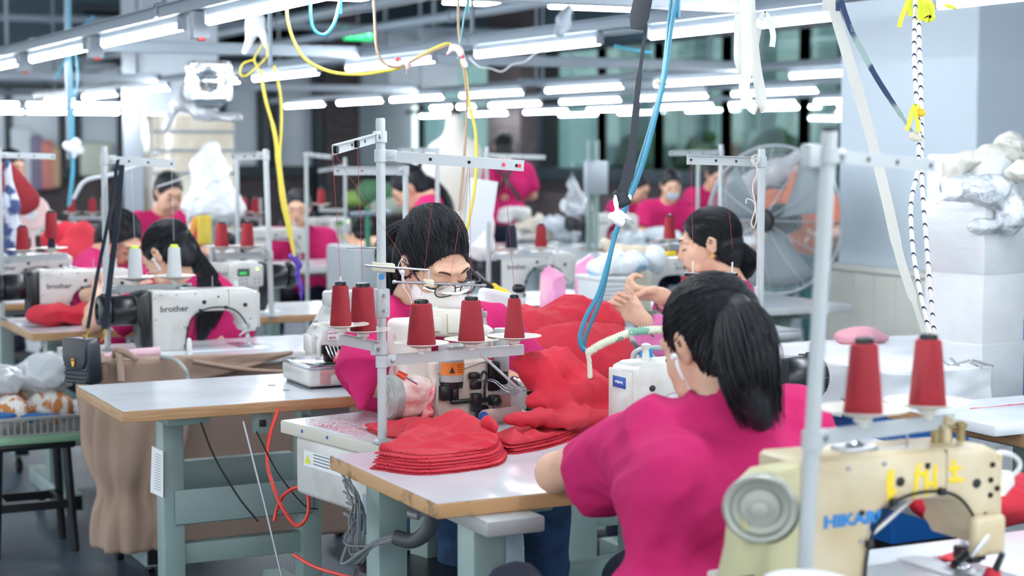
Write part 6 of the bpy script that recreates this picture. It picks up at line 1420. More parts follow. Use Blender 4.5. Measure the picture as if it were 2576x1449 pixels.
# black stool at the left with trays and a crinkled bag
stool('black wooden stool at the left edge carrying a green tray', 1.22, 6.42, .41)
bm = BM(); box2(bm, (1.02, 6.25, .412), (1.40, 6.60, .44), .006); tag(obj('green_tray', bm, mat('tray_green', '8FB996', .5)), 'pale green tray on the black stool', 'tray')
kb = thing('wire_basket', 'grey plastic basket full of striped bags on the green tray', 'basket', (1.2, 6.42, .44), world=True)
bm = BM()
for k in range(16): x = 1.03 + k * .023; box2(bm, (x, 6.27, .442), (x + .006, 6.275, .50))
for k in range(14): y = 6.27 + k * .024; box2(bm, (1.03, y, .442), (1.035, y + .006, .50)); box2(bm, (1.375, y, .442), (1.38, y + .006, .50))
box2(bm, (1.02, 6.26, .495), (1.39, 6.28, .507), .002); box2(bm, (1.02, 6.26, .495), (1.04, 6.6, .507), .002); box2(bm, (1.37, 6.26, .495), (1.39, 6.6, .507), .002); box2(bm, (1.03, 6.27, .440), (1.38, 6.59, .446)); obj('basket_mesh', bm, M_grey, kb)
M_stripe = mat('striped_bag', 'E2DED8', .7, col2='C07A3C', scale=9, lo=.50, hi=.56, stretch=(3, 3, .6)); 
heap('striped_bag', [ell((1.13, 6.36, .52), (.11, .07, .06)), ell((1.29, 6.37, .52), (.09, .07, .065)), ell((1.2, 6.5, .54), (.14, .08, .07))], M_stripe, 'white bag with orange stripes stuffed in the basket at the left', 'bag', res=.007, amp=.028, sc=.7, seed=3)
heap('blue_wrap', [ell((1.10, 6.29, .515), (.07, .02, .018)), ell((1.25, 6.29, .505), (.08, .02, .02))], mat('wrap_blue', '2468A8', .6), 'blue strip of wrap along the basket front', 'wrap', res=.006, amp=.02, sc=1, seed=5)
heap('plastic_bag', [ell((1.12, 6.45, .62), (.13, .1, .06)), ell((1.30, 6.42, .63), (.1, .09, .085))], mat('plastic_milky', 'DDE2E6', .25, trans=.25, coat=.4), 'crinkled clear plastic bag on top of the basket at the left', 'bag', res=.007, amp=.035, sc=.8, seed=8)
bm = BM(); tube(bm, [at(0, 935, d=6.4), at(30, 950, d=6.4), at(60, 945, d=6.4), at(78, 938, d=6.4)], .006, 6, flat=(1, .3)); tag(obj('gold_ribbon', bm, M_gold), 'gold ribbon on the plastic bag at the left edge', 'ribbon')
# ------------------------------------------------------------------ right side: covered table, carton pillar, barrel, crate
rt_ = thing('covered_table', 'table covered with a white cloth on the right, in front of the white pillar', 'table', (3.8, 4.7, 0), world=True)
bm = BM(); box2(bm, (3.44, 4.28, .74), (3.80, 5.07, .768), .004); box2(bm, (3.79, 4.66, .74), (4.4, 5.07, .768), .004); obj('tabletop', bm, M_white, rt_)
for x in (3.52, 4.4):
    for y in (4.98,): bm = BM(); box2(bm, (x - .02, y - .02, 0), (x + .02, y + .02, .74), .003); obj('leg', bm, M_stand, rt_)
tc_ = thing('table_cloth', 'white cloth with torn hem over the table at the right', 'cloth', (3.8, 4.7, .77), world=True)
sheet('cloth_top', [(3.42, 4.26), (3.81, 4.26), (3.81, 4.64), (4.42, 4.64), (4.42, 5.09), (3.42, 5.09)], .7685, .002, M_whitecloth, amp=.004, seed=3, scale=.4, step=.012, parent=tc_, smoothpoly=False)
drape('cloth_front', [(3.42, 4.6), (3.415, 4.262), (3.6, 4.25), (3.81, 4.255)], .772, .66, M_whitecloth, .006, n=160, mrows=16, seed=9, parent=tc_, fq=22)
drape('cloth_side', [(3.415, 5.09), (3.41, 4.8), (3.415, 4.5)], .772, .60, M_whitecloth, .006, n=80, mrows=16, seed=12, parent=tc_, fq=22)
cr = thing('blue_crate', 'blue plastic crate under the white cloth on the right', 'crate', (3.6, 4.4, 0), world=True)
bm = BM(); box2(bm, (3.46, 4.30, .22), (3.79, 4.95, .70), .01); obj('crate_wall', bm, M_blueplastic, cr); bm = BM(); box2(bm, (3.45, 4.29, .70), (3.80, 4.96, .73), .006); obj('crate_rim', bm, M_blueplastic, cr)
bm = BM(); box2(bm, (3.5, 4.32, 0), (3.75, 4.9, .22), .01); obj('crate_foot', bm, M_dark, cr)
cp = thing('wrapped_carton', 'tall white carton wrapped in clear film, right edge', 'carton', (3.95, 4.45, 0), world=True)
bm = BM(); c0 = at(2440, 900, d=5.55)
Rz = Matrix.Rotation(math.radians(9), 3, 'Z'); cc = Vector((c0.x + .10, c0.y + .10, .72)); box(bm, cc, (.205, .24, 1.44), Rz, .006); obj('carton_body', bm, mat('carton_white', 'D5D8D9', .6, col2='CBCED0', scale=4), cp)
M_film = mat('stretch_film', 'DDE2E5', .2, trans=.15, coat=.6, bump=.35, bscale=9, bdist=.012, stretch=(1, 1, 2))
for i, (za, zb) in enumerate(((1.06, 1.30), (.66, .84), (.50, .58))):
    bm = BM(); box(bm, Vector((cc.x, cc.y, (za + zb) / 2)), (.209, .244, zb - za), Rz, .004); obj('film_band', bm, M_film, cp)
heap('film_bunch', [ell(at(2420, 470, d=5.5), (.08, .05, .05)), ell(at(2500, 480, d=5.5), (.09, .06, .06)), ell(at(2545, 540, d=5.5), (.05, .05, .07)), ell(at(2480, 570, d=5.5), (.07, .04, .03))], mat('stretch_film_crinkled', 'DDE2E5', .16, trans=.2, coat=.7, bump=1.0, bscale=26, bdist=.03, col2='B9C2C8', scale=18), None, res=.005, amp=.010, sc=1.3, seed=3, parent=cp)
bm = BM()
for k, (x0_, y0_, x1_, y1_) in enumerate(((2365, 905, 2400, 925), (2375, 925, 2440, 905), (2390, 900, 2420, 928), (2440, 910, 2470, 925), (2445, 905, 2500, 920))): cyl(bm, at(x0_, y0_, d=5.52), at(x1_, y1_, d=5.52), .004, seg=4)
obj('torn_tape', bm, mat('tape_grey', 'A9ACAD', .5), cp)
heap('canvas_sack', [ell(at(2440, 405, d=5.55), (.09, .08, .035)), ell(at(2510, 395, d=5.6), (.10, .08, .05)), ell(at(2550, 365, d=5.65), (.06, .06, .045)), ell(at(2560, 430, d=5.5), (.05, .06, .04)), ell(at(2395, 430, d=5.5), (.035, .04, .05))], mat('canvas_grey', 'C3C1B8', .85, col2='B5B3AA', bump=.3, bscale=500), 'grey canvas sack crumpled on top of the wrapped carton', 'sack', res=.005, amp=.024, sc=1.0, seed=6)
heap('white_paper', [cap(at(2375, 450, d=5.42), at(2400, 490, d=5.42), .008, .022, k=.03), cap(at(2400, 480, d=5.42), at(2350, 510, d=5.40), .02, .003, k=.03)], M_paper, 'crumpled white paper flap at the top of the wrapped carton', 'paper', res=.005, amp=.015, sc=1.2)
br = thing('barrel', 'blue plastic barrel at the right edge behind the carton', 'barrel', tuple(at(2610, 930, d=6.4)), world=True); bq = at(2612, 930, d=6.4)
bm = BM(); lathe(bm, [(.13, 0), (.155, .06), (.165, .25), (.17, .27), (.165, .29), (.165, .62), (.172, .64), (.165, .66), (.15, .76), (.14, .80)], (bq.x, bq.y, 0), seg=40); obj('barrel_body', bm, M_blueplastic, br); bm = BM(); lathe(bm, [(.158, .79), (.162, .80), (.162, .82), (.10, .825)], (bq.x, bq.y, 0), seg=40); obj('lid', bm, M_blueplastic, br)
heap('pink_cushion', [ell(at(2165, 845, d=6.15), (.085, .05, .035)), ell(at(2125, 848, d=6.15), (.04, .04, .025)), ell(at(2215, 850, d=6.18), (.03, .03, .015))], mat('cushion_pink', 'E9A8B4', .8), 'pink padded cushion behind the covered table', 'cushion', res=.006, amp=.002, sc=.5)
bm = BM(); box2(bm, at(2130, 905, d=6.3) + Vector((-.02, 0, -.6)), at(2200, 880, d=6.35) + Vector((.02, .1, 0)), .01); tag(obj('chair_back', bm, M_paper), 'pale chair back under the pink cushion', 'chair')
# ------------------------------------------------------------------ cords, straps and hoses hanging from above
def path(pts, dd=None):
    P = [at(p[0], p[1], d=(p[2] if len(p) > 2 else dd)) for p in pts]
    if pts[0][1] < 0: P = [Vector((P[0].x, P[0].y, 4.29)), Vector((P[0].x, P[0].y, P[0].z + .15))] + P
    if pts[-1][1] < 0: P = P + [Vector((P[-1].x, P[-1].y, P[-1].z + .15)), Vector((P[-1].x, P[-1].y, 4.29))]
    return P
def hang(name, pts, d, r, m, lab, cat='cord', seg=8, n=6, flat=None, strap=None, group=None, t=.0016, side=None, twist=None):
    bm = BM()
    if strap: ribbon(bm, path(pts, d), strap, t, side=side, n=n, twist=twist)
    else: tube(bm, path(pts, d), r, seg, n, flat=flat)
    o = obj(name, bm, m); return tag(o, lab, cat, group)
M_ycord = mat('cord_yellow', 'D8C545', .5); M_bcord = mat('cord_tan', 'A58C74', .7); M_webwhite = mat('webbing_white', 'CFCFC8', .75, bump=.3, bscale=600, kind='weave'); M_blackweb = mat('webbing_black', '22272E', .7)
hang('cord', [(722, -30), (722, 40), (738, 100), (770, 150), (830, 180), (900, 187), (960, 180), (1010, 168), (1060, 140), (1110, 114), (1135, 110)], 5.2, .0052, M_ycord, 'thick yellow cord sagging across the picture below the exit sign')
hang('cord', [(1160, 150), (1172, 190), (1180, 260), (1196, 330), (1198, 420), (1190, 500), (1172, 590)], 5.3, .005, M_ycord, 'yellow cord hanging straight behind the masked woman')
hang('cord', [(940, -30), (943, 60), (948, 125), (965, 158), (1000, 168), (1040, 152), (1085, 130), (1130, 112)], 5.1, .0045, M_bcord, 'tan cord looping alongside the sagging yellow one')
hang('cord', [(1153, -30), (1153, 60), (1158, 110), (1165, 160), (1174, 240), (1172, 330), (1165, 430), (1155, 530)], 5.15, .0042, M_bcord, 'tan cord hanging down beside the yellow one')
hang('cord', [(1178, -20), (1168, 40), (1160, 90), (1152, 150)], 5.1, .0028, mat('string_teal', '6BA6A8', .7), 'thin teal string knotted to the yellow cord')
heap('knot', [cap(at(1140, 118, d=5.1), at(1158, 128, d=5.1), .012, .010, k=.01), cap(at(1152, 120, d=5.1), at(1172, 165, d=5.1), .008, .009, k=.01), cap(at(1135, 125, d=5.1), at(1122, 140, d=5.1), .008, .003, k=.01)], mat('tape_white_red', 'D9D0CC', .7, col2='C04A55', scale=30, lo=.6, hi=.64), 'knot of pale tape joining the yellow and tan cords', 'knot', res=.003, amp=.004, sc=2)
heap('cord_tie', [cap(at(1000, 150, d=5.1), at(1030, 165, d=5.1), .009, .008, k=.01), cap(at(1028, 160, d=5.1), at(1020, 190, d=5.1), .006, .003, k=.01)], mat('tape_white_red', 'D9D0CC', .7), 'pale tape wound round the sagging cords', 'tape', res=.003, amp=.004, sc=2)
# power strip / ribbon on the lamp rail
hang('white_ribbon', [(1180, 145), (1205, 168), (1235, 172), (1262, 180), (1290, 162), (1320, 155), (1345, 135), (1370, 128)], 7.2, .006, M_paper, 'crinkled white ribbon strung below the middle lamp rail', 'ribbon', flat=(1, .5))
# yellow strap with purple end
hang('strap', [(655, 175), (668, 250), (690, 330), (702, 420), (712, 500), (728, 580), (740, 640)], 7.0, None, M_ycord, 'yellow strap hanging left of the short-haired woman', 'strap', strap=[.012, .012, .016, .022, .024, .020, .014], t=.003)
hang('strap', [(690, 165), (706, 240), (708, 320), (704, 400), (714, 490), (730, 570), (741, 645)], 6.95, None, M_ycord, 'second yellow strap joining the first above the purple knots', 'strap', strap=.010, t=.003)
hang('cord', [(655, 180), (640, 150), (655, 120), (668, 100), (672, 140), (650, 165), (620, 190), (604, 185), (612, 160), (640, 150)], 7.0, .0036, M_ycord, 'yellow cord coiled round the bundle under the first lamp rail')
heap('purple_knot', [cap(at(738, 645, d=6.98), at(752, 665, d=6.98), .018, .014, k=.01), cap(at(752, 665, d=6.98), at(748, 690, d=6.98), .010, .013, k=.01), cap(at(748, 690, d=6.98), at(756, 720, d=6.98), .012, .008, k=.01), cap(at(756, 720, d=6.98), at(758, 758, d=6.98), .009, .006, k=.01)], mat('purple_cloth', '5B3FA8', .7), 'knotted purple strip at the end of the yellow straps', 'strip', res=.004, amp=.008, sc=2)
# bundle of white hanging gloves / plastic near the top left
heap('white_bundle', [cap(at(645, -20, d=7), at(640, 60, d=7), .03, .035, k=.03), cap(at(640, 60, d=7), at(618, 130, d=7), .028, .012, k=.02), cap(at(655, 50, d=7), at(668, 120, d=7), .025, .010, k=.02)], mat('nylon_pale', 'D5D9DD', .6), 'pale nylon bundle hanging with yellow cord below the first rail', 'bundle', res=.006, amp=.012, sc=1)
bm = BM(); q_ = at(680, 40, d=7.2); cyl(bm, (q_.x, q_.y, 4.3), at(680, 165, d=7.2), .009, seg=8); tag(obj('hanging_pole', bm, M_rail), 'thin white pole beside the nylon bundle', 'pole')
# blue hoses
hang('hose', [(780, -20), (781, 40), (790, 75), (815, 88), (838, 65), (852, 20), (856, -20)], 5.0, .0052, M_blue, 'bright blue hose loop at the top left of the exit sign', 'hose')
M_hose2 = mat('hose_teal', '2A7F9C', .4)
hang('hose', [(1705, -20), (1690, 60), (1672, 190), (1650, 290), (1615, 420), (1580, 510), (1548, 590), (1530, 660), (1505, 740), (1478, 790), (1460, 840), (1462, 870), (1478, 888)], 4.35, .0062, M_hose2, 'teal hose hanging from the rail to the flowered tube, outer loop', 'hose')
hang('hose', [(1690, -20), (1682, 60), (1668, 190), (1642, 300), (1602, 430), (1570, 520), (1545, 600), (1528, 680), (1512, 750), (1492, 800), (1472, 850), (1470, 875), (1482, 886)], 4.42, .0055, mat('hose_teal_dark', '2A6F84', .35), 'darker teal hose hanging right beside the outer one', 'hose')
hang('webbing', [(1625, 60), (1618, 120), (1606, 210), (1598, 300), (1590, 380), (1580, 440), (1566, 482)], 4.3, None, M_blackweb, 'black webbing strap hanging beside the teal hoses', 'strap', strap=[.008, .009, .014, .018, .022, .030, .026], t=.003)
bm = BM(); prism(bm, [(-.022, .0), (-.028, .03), (-.018, .12), (.026, .12), (.02, .03), (.012, .0)], -.006, .006, .003); bmesh.ops.transform(bm, matrix=Matrix.Translation(at(1608, 75, d=4.25)) @ Matrix.Rotation(-YAW, 4, 'Z') @ Matrix.Rotation(.12, 4, 'Y'), verts=bm.verts); tag(obj('webbing_loop', bm, M_blackweb), 'folded black webbing loop at the top above the hoses', 'strap')
heap('knot', [cap(at(1553, 488, d=4.3), at(1578, 505, d=4.3), .014, .012, k=.01), cap(at(1572, 490, d=4.3), at(1562, 515, d=4.3), .010, .010, k=.01)], M_blackweb, 'black knot tying the strap to the teal hose', 'knot', res=.003, amp=.006, sc=2)
heap('white_tie', [cap(at(1548, 492, d=4.29), at(1552, 540, d=4.29), .006, .006, k=.008), cap(at(1540, 545, d=4.29), at(1562, 560, d=4.29), .012, .011, k=.01), cap(at(1560, 538, d=4.29), at(1602, 560, d=4.27), .009, .004, k=.01), cap(at(1584, 492, d=4.29), at(1588, 505, d=4.29), .006, .003, k=.01)], M_whitecloth, 'white rag tied round the teal hose', 'rag', res=.003, amp=.006, sc=2)
heap('tape_tie', [cap(at(1655, 205, d=4.36), at(1672, 212, d=4.36), .008, .007, k=.01)], mat('tape_beige', 'C9C2B4', .8), 'beige tape binding the two teal hoses high up', 'tape', res=.003, amp=.003, sc=2)
M_scr = mat('flowered_ruffle', 'D9DCC8', .8, col2='7FAE9B', scale=30, lo=.56, hi=.6)
P = spline(path([(1478, 888), (1510, 868), (1545, 852), (1590, 836), (1640, 830), (1672, 830)], 4.25), 14)
bm = BM(); tube(bm, P, [.0085 + .0030 * (i % 2) for i in range(71)], 10, smooth=False); fw_ = obj('ruffled_tube', bm, M_scr); tag(fw_, 'ruffled flowered tube arching over the machine behind the foreground woman', 'tube')
heap('ribbon_end', [cap(at(1479, 888, d=4.25), at(1484, 945, d=4.26), .008, .010, k=.01)], M_scr, 'flowered cloth end hanging below the ruffled tube', 'cloth', res=.003, amp=.008, sc=2)
hang('corrugated_tube', [(1592, 905), (1596, 888), (1615, 878), (1650, 875), (1685, 874), (1710, 866)], 4.12, .0065, M_grey, 'grey corrugated tube on top of the machine with the blue badge', 'tube')
heap('blue_tie', [cap(at(1615, 890, d=4.12), at(1640, 905, d=4.12), .010, .012, k=.01), cap(at(1636, 880, d=4.1), at(1640, 910, d=4.1), .006, .006, k=.01)], mat('tie_blue', '1C8BB8', .6), 'blue strip tied on the grey corrugated tube', 'strip', res=.003, amp=.005, sc=2)
# white webbing loops top right
hang('webbing', [(1872, -40, 4.2), (1876, 60, 4.2), (1880, 160, 4.2), (1872, 225, 4.2), (1885, 262, 4.2), (1908, 276, 4.2), (1914, 240, 4.22), (1902, 170, 4.24), (1890, 60, 4.25), (1885, -40, 4.25)], 4.2, None, M_webwhite, 'long white webbing loop hanging in front of the lamps', 'strap', strap=.026, n=10)
hang('webbing', [(1860, 30, 4.24), (1858, 100, 4.24), (1860, 160, 4.24), (1888, 190, 4.26), (1895, 130, 4.27), (1905, 70, 4.28)], 4.2, None, M_webwhite, 'shorter white webbing folded behind the long loop', 'strap', strap=.022, n=8)
hang('webbing', [(1912, 50), (1925, 35), (1938, 60), (1945, 90), (1942, 118)], 4.22, None, M_webwhite, 'short curled end of white webbing by the lamp', 'strap', strap=.014, n=8)
hang('strap', [(2082, -40), (2108, 60), (2150, 200), (2190, 340), (2230, 500), (2262, 640), (2300, 760), (2335, 872)], 4.3, None, M_webwhite, 'long pale strap slanting down in front of the white pillar', 'strap', strap=[.018, .02, .026, .027, .026, .026, .022, .012], n=8)
hang('strap', [(2110, -40), (2135, 60), (2172, 135), (2205, 195), (2240, 250), (2270, 295), (2300, 340)], 4.25, None, mat('strap_greygreen', '8FA39F', .8, col2='2B3B5C', scale=9, lo=.55, hi=.6), 'frayed grey and navy strap tied to the speckled rope', 'strap', strap=[.008, .010, .013, .014, .013, .012, .008], n=8)
def rope_mat():
    m = bpy.data.materials.new('speckled_rope'); m.use_nodes = True; nt = m.node_tree; n = nt.nodes; b = n['Principled BSDF']; tc = n.new('ShaderNodeTexCoord'); w = n.new('ShaderNodeTexWave'); w.wave_type = 'BANDS'; w.bands_direction = 'DIAGONAL'; w.inputs['Scale'].default_value = 19; r = n.new('ShaderNodeValToRGB')
    r.color_ramp.elements[0].position = .925; r.color_ramp.elements[0].color = srgb('E1DCD4'); r.color_ramp.elements[1].position = .935; r.color_ramp.elements[1].color = srgb('2A3450'); r.color_ramp.interpolation = 'CONSTANT'
    nt.links.new(tc.outputs['Object'], w.inputs['Vector']); nt.links.new(w.outputs['Fac'], r.inputs[0]); nt.links.new(r.outputs[0], b.inputs['Base Color']); b.inputs['Roughness'].default_value = .8; return m
M_rope = rope_mat()
hang('rope', [(2306, -40), (2300, 80), (2302, 200), (2310, 300), (2312, 350), (2308, 430), (2292, 510), (2296, 620), (2312, 720), (2330, 800), (2345, 870)], 4.2, .0055, M_rope, 'pale speckled rope, left strand, hanging before the white pillar', 'rope')
hang('rope', [(2313, -40), (2312, 80), (2316, 200), (2318, 300), (2318, 400), (2322, 500), (2330, 600), (2338, 700), (2346, 790), (2353, 870)], 4.23, .0055, M_rope, 'pale speckled rope, right strand, hanging before the white pillar', 'rope')
heap('rope_knot', [cap(at(2296, 338, d=4.2), at(2312, 352, d=4.2), .009, .008, k=.01), cap(at(2290, 348, d=4.2), at(2300, 345, d=4.2), .004, .006, k=.01)], mat('tape_beige', 'C9C2B4', .8), 'frayed knot on the speckled rope', 'knot', res=.003, amp=.005, sc=2.5)
for i, (pts, w, lb_) in enumerate([([(2290, -30), (2282, 10), (2268, 45), (2262, 68)], .012, 'yellow ribbon end hanging left of the rope at the top'), ([(2322, -20), (2340, 20), (2332, 44), (2345, 40), (2335, 10)], .022, 'yellow ribbon bow right of the rope at the top'), ([(2312, 272), (2300, 268), (2290, 300), (2282, 328)], .011, 'yellow ribbon tied on the rope, left tail'), ([(2300, 270), (2306, 300), (2312, 332)], .009, 'yellow ribbon tied on the rope, right tail')]):
    hang('ribbon', pts, 4.17, None, M_yellowribbon, lb_, 'ribbon', strap=w, n=6, twist=.8)
heap('yellow_tape', [cap(at(2308, 282, d=4.19), at(2318, 284, d=4.19), .010, .010, k=.01)], mat('tape_orange_yellow', 'EBBE2F', .5), 'orange-yellow tape wrap on the rope', 'tape', res=.003, amp=.002, sc=2)
heap('yellow_wrap', [cap(at(2380, 14, d=4.1), at(2405, 20, d=4.1), .006, .004, k=.01)], M_yellowribbon, 'yellow scrap stuck on the lamp at the top right', 'scrap', res=.003, amp=.004, sc=2)
# left: pole with blue cords and pale ties
hang('cord', [(172, -30), (174, 100), (180, 200), (178, 320), (182, 420), (172, 520)], 9.2, .007, M_blue, 'blue cord hanging along the left pole, left strand')
hang('cord', [(186, 100), (196, 190), (184, 300), (186, 420), (176, 515)], 9.1, .006, M_blue, 'blue cord hanging along the left pole, right strand')
hang('cord', [(236, 40), (200, 80), (160, 160), (140, 200)], 9.0, .005, M_blue, 'thin blue cord slanting over the left windows')
bm = BM(); q_ = at(176, 60, d=9.3); cyl(bm, (q_.x, q_.y, 4.3), at(176, 400, d=9.3), .018, seg=12); tag(obj('white_pole', bm, M_rail), 'white pole hanging at the left with blue cords', 'pole')
heap('pale_ties', [cap(at(165, 365, d=9.1), at(200, 380, d=9.1), .025, .03, k=.02), cap(at(190, 360, d=9.1), at(186, 395, d=9.1), .03, .02, k=.02)], M_whitecloth, 'bunch of pale ties round the left pole', 'tie', res=.008, amp=.02, sc=1)
hang('hose', [(185, 500), (215, 455), (280, 440), (340, 420), (365, 405)], 8.6, .010, mat('hose_grey_pale', 'B5BBC0', .5), 'pale grey hose arching behind the stand with the handbag', 'hose')
# clear tub and plastic sheets hung in front of the grey column
ct = thing('clear_tub', 'clear plastic tub hanging upside down below the lamps, left of centre', 'tub', tuple(at(525, 205, d=8.5)), world=True)
c = at(525, 205, d=8.5)
soft_obj('tub_shell', [rbox(c, (.085, .05, .085), np.eye(3), .015, .01), rbox(c + Vector((0, 0, -.10)), (.05, .03, .02), np.eye(3), .01, .03), ell(c - Vector((.02, .08, .0)), (.05, .04, .05), None, .01, '-')], mat('tub_clear_plastic', 'E4EAEE', .06, trans=.92, bump=.4, bscale=9, bdist=.02), ct, .007)
heap('plastic_sheet', [cap(at(430, 260, d=8.6), at(520, 280, d=8.6), .02, .04, k=.03), cap(at(500, 285, d=8.6), at(600, 300, d=8.6), .035, .02, k=.03), cap(at(440, 270, d=8.6), at(385, 400, d=8.6), .03, .015, k=.03), cap(at(470, 180, d=8.6), at(440, 260, d=8.6), .012, .03, k=.03)], mat('plastic_haze', 'D9DEE3', .25, trans=.55, coat=.3), 'crumpled clear plastic sheet hung round the tub', 'plastic sheet', res=.009, amp=.03, sc=.8)
sh = thing('wrapped_rack', 'cream rack wrapped in film behind the white dress form', 'rack', tuple(at(470, 420, d=13)), world=True)
a, b = at(392, 430, d=13), at(580, 285, d=13)
bm = BM(); box2(bm, (a.x, a.y, 0), (b.x + .1, a.y + .4, b.z), .03)
obj('rack_body', bm, mat('film_cream', 'D8CDB8', .2, coat=.8, col2='E7DFCF', scale=2.5, bump=.5, bscale=5, bdist=.05), sh)
for k, z in enumerate((1.25, 1.42, 1.56)): bm = BM(); box2(bm, (a.x - .02, a.y - .02, z), (b.x + .12, a.y + .02, z + .02), .004); obj('shelf', bm, M_enam, sh)
# dress forms
c = at(532, 470, d=9.3)
wf = thing('dress_form', 'white dress form wrapped in pale plastic, left of centre', 'dress form', (c.x, c.y, 0), world=True)
soft_obj('wrapped_torso', [cap(at(533, 375, d=9.3), at(528, 420, d=9.3), .045, .085, k=.05), cap(at(520, 420, d=9.3), at(535, 490, d=9.3), .085, .11, k=.06), cap(at(500, 520, d=9.3), at(570, 525, d=9.3), .09, .10, k=.08), cap(at(490, 540, d=9.3), at(478, 575, d=9.3), .04, .02, k=.03)], mat('wrap_white', 'E9EDF0', .35, trans=.1, coat=.3), wf, .008, folds(.010, .8, 4, .8))
bm = BM(); cyl(bm, (c.x, c.y, 0), (c.x, c.y, 1.1), .018, seg=12); lathe(bm, [(.16, 0), (.15, .02), (.02, .04)], (c.x, c.y, 0), seg=24); obj('stand', bm, M_steel, wf)
yb = thing('fabric_bag', 'mustard yellow cloth bag hanging below the white dress form', 'bag', tuple(at(513, 580, d=9.0)), world=True)
c2 = at(514, 578, d=8.9); bm = BM(); box(bm, c2, (.075, .03, .15), None, .012); obj('bag_body', bm, mat('mustard_cloth', 'C6A62C', .7, col2='D8C048', scale=4), yb); bm = BM(); box(bm, c2 + Vector((-.06, .01, 0)), (.03, .02, .14), Matrix.Rotation(.3, 3, 'Y'), .008); obj('side_flap', bm, mat('orange_cloth', 'DE9A3E', .7), yb)
c = at(1130, 470, d=10.2)
df = thing('dress_form', 'headless cream torso form standing behind the masked woman', 'dress form', (c.x, c.y, 0), world=True)
soft_obj('torso', [cap(at(1143, 305, d=10.2), at(1143, 365, d=10.2), .050, .058, k=.03), cap(at(1105, 385, d=10.2), at(1180, 385, d=10.2), .075, .075, k=.09), cap(at(1110, 430, d=10.2), at(1165, 430, d=10.2), .115, .115, k=.06), cap(at(1120, 500, d=10.2), at(1150, 500, d=10.2), .115, .115, k=.08), cap(at(1110, 570, d=10.2), at(1160, 570, d=10.2), .135, .14, k=.08)], mat('form_cream', 'DEDAD0', .7, col2='D6D1C5', scale=2), df, .009)
bm = BM(); lathe(bm, [(.052, 0), (.052, .01), (.02, .02), (.015, .04), (.02, .06), (.0, .065)], at(1143, 305, d=10.2) + Vector((0, 0, .045)), seg=20); obj('neck_cap', bm, M_black, df)
bm = BM(); cyl(bm, (c.x, c.y, 0), (c.x, c.y, .9), .02, seg=12); lathe(bm, [(.2, 0), (.18, .03), (.02, .05)], (c.x, c.y, 0), seg=24); obj('stand', bm, M_steel, df)
# pattern card standing near the navy cone
a = [at(1182, 446, d=7.6), at(1253, 458, d=7.7), at(1238, 560, d=7.7), at(1165, 640, d=7.6)]
bm = BM(); f = bm.faces.new([bm.verts.new(v) for v in a]); ext = bmesh.ops.extrude_face_region(bm, geom=[f]); bmesh.ops.translate(bm, vec=(0, .002, 0), verts=[v for v in ext['geom'] if isinstance(v, bmesh.types.BMVert)]); tag(obj('pattern_card', bm, M_paper, None, False), 'white pattern card leaning left of the navy cone', 'card')
heap('white_garment', [cap(at(1222, 500, d=7.9), at(1215, 620, d=7.9), .03, .07, k=.03), cap(at(1190, 600, d=7.9), at(1200, 640, d=7.9), .06, .05, k=.03)], mat('garment_blush', 'E6D6D4', .85, col2='E8E6E4', scale=3), 'pale blush garment hanging behind the pattern card', 'garment', res=.008, amp=.02, sc=.7)
# the fan
fc = at(1948, 553, d=8.4); rf = .357
fn = thing('fan', 'big round industrial fan with wire cage at the right', 'fan', (fc.x, fc.y, 0), world=True)
fa = Vector((-math.sin(YAW + .62), -math.cos(YAW + .62), 0)); fx, fy, _ = Vector((fa.y, -fa.x, 0)), Vector((0, 0, 1)), 0
def ring(bm, R, off, r): tube(bm, [fc + fa * off + fx * R * math.cos(a) + fy * R * math.sin(a) for a in [2 * PI * k / 48 for k in range(49)]], r, 5, smooth=False)
M_wire = mat('fan_wire', 'AEB6BA', .4, metal=.4)
bm = BM()
for k in range(30): R = .06 + (rf - .06) * k / 29; ring(bm, R, .09 * math.sqrt(max(0, 1 - (R / rf) ** 2)) + .02, .0012)
obj('front_grille', bm, M_wire, fn)
bm = BM()
for k in range(14): R = .08 + (rf - .08) * k / 13; ring(bm, R, -.09 * math.sqrt(max(0, 1 - (R / rf) ** 2)) - .02, .0012)
obj('rear_grille', bm, M_wire, fn)
bm = BM(); ring(bm, rf, 0, .009); obj('rim', bm, M_wire, fn)
bm = BM()
for k in range(12):
    a = 2 * PI * k / 12; dv = fx * math.cos(a) + fy * math.sin(a)
    tube(bm, [fc + fa * .112 + dv * .05, fc + fa * .09 + dv * rf * .55, fc + fa * .02 + dv * rf], .0028, 5)
obj('cage_rib', bm, M_wire, fn)
for k in range(3):
    bm = BM(); a0_ = 2 * PI * k / 3 + .4; vs = []
    for i in range(7):
        for j in range(5):
            R = .05 + .27 * i / 6; a = a0_ + (j / 4 - .5) * 1.1 * (0.7 + .3 * i / 6); vs.append(bm.verts.new(fc + fx * R * math.cos(a) + fy * R * math.sin(a) + fa * ((j / 4 - .5) * .08 - .0)))
    for i in range(6):
        for j in range(4): bm.faces.new((vs[i * 5 + j], vs[i * 5 + j + 1], vs[i * 5 + j + 6], vs[i * 5 + j + 5]))
    o = obj('blade', bm, mat('blade_grey', '7E898E', .5, metal=.1), fn); md = o.modifiers.new('t', 'SOLIDIFY'); md.thickness = .002
bm = BM(); lathe(bm, [(.055, 0), (.058, .01), (.05, .03), (.0, .034)], fc + fa * .10, fa, 28); hbm = obj('hub_cap', bm, M_black, fn)
bm = BM(); lathe(bm, [(.07, 0), (.08, .04), (.07, .14), (.0, .15)], fc - fa * .02, -fa, 24); obj('motor', bm, M_dark, fn)
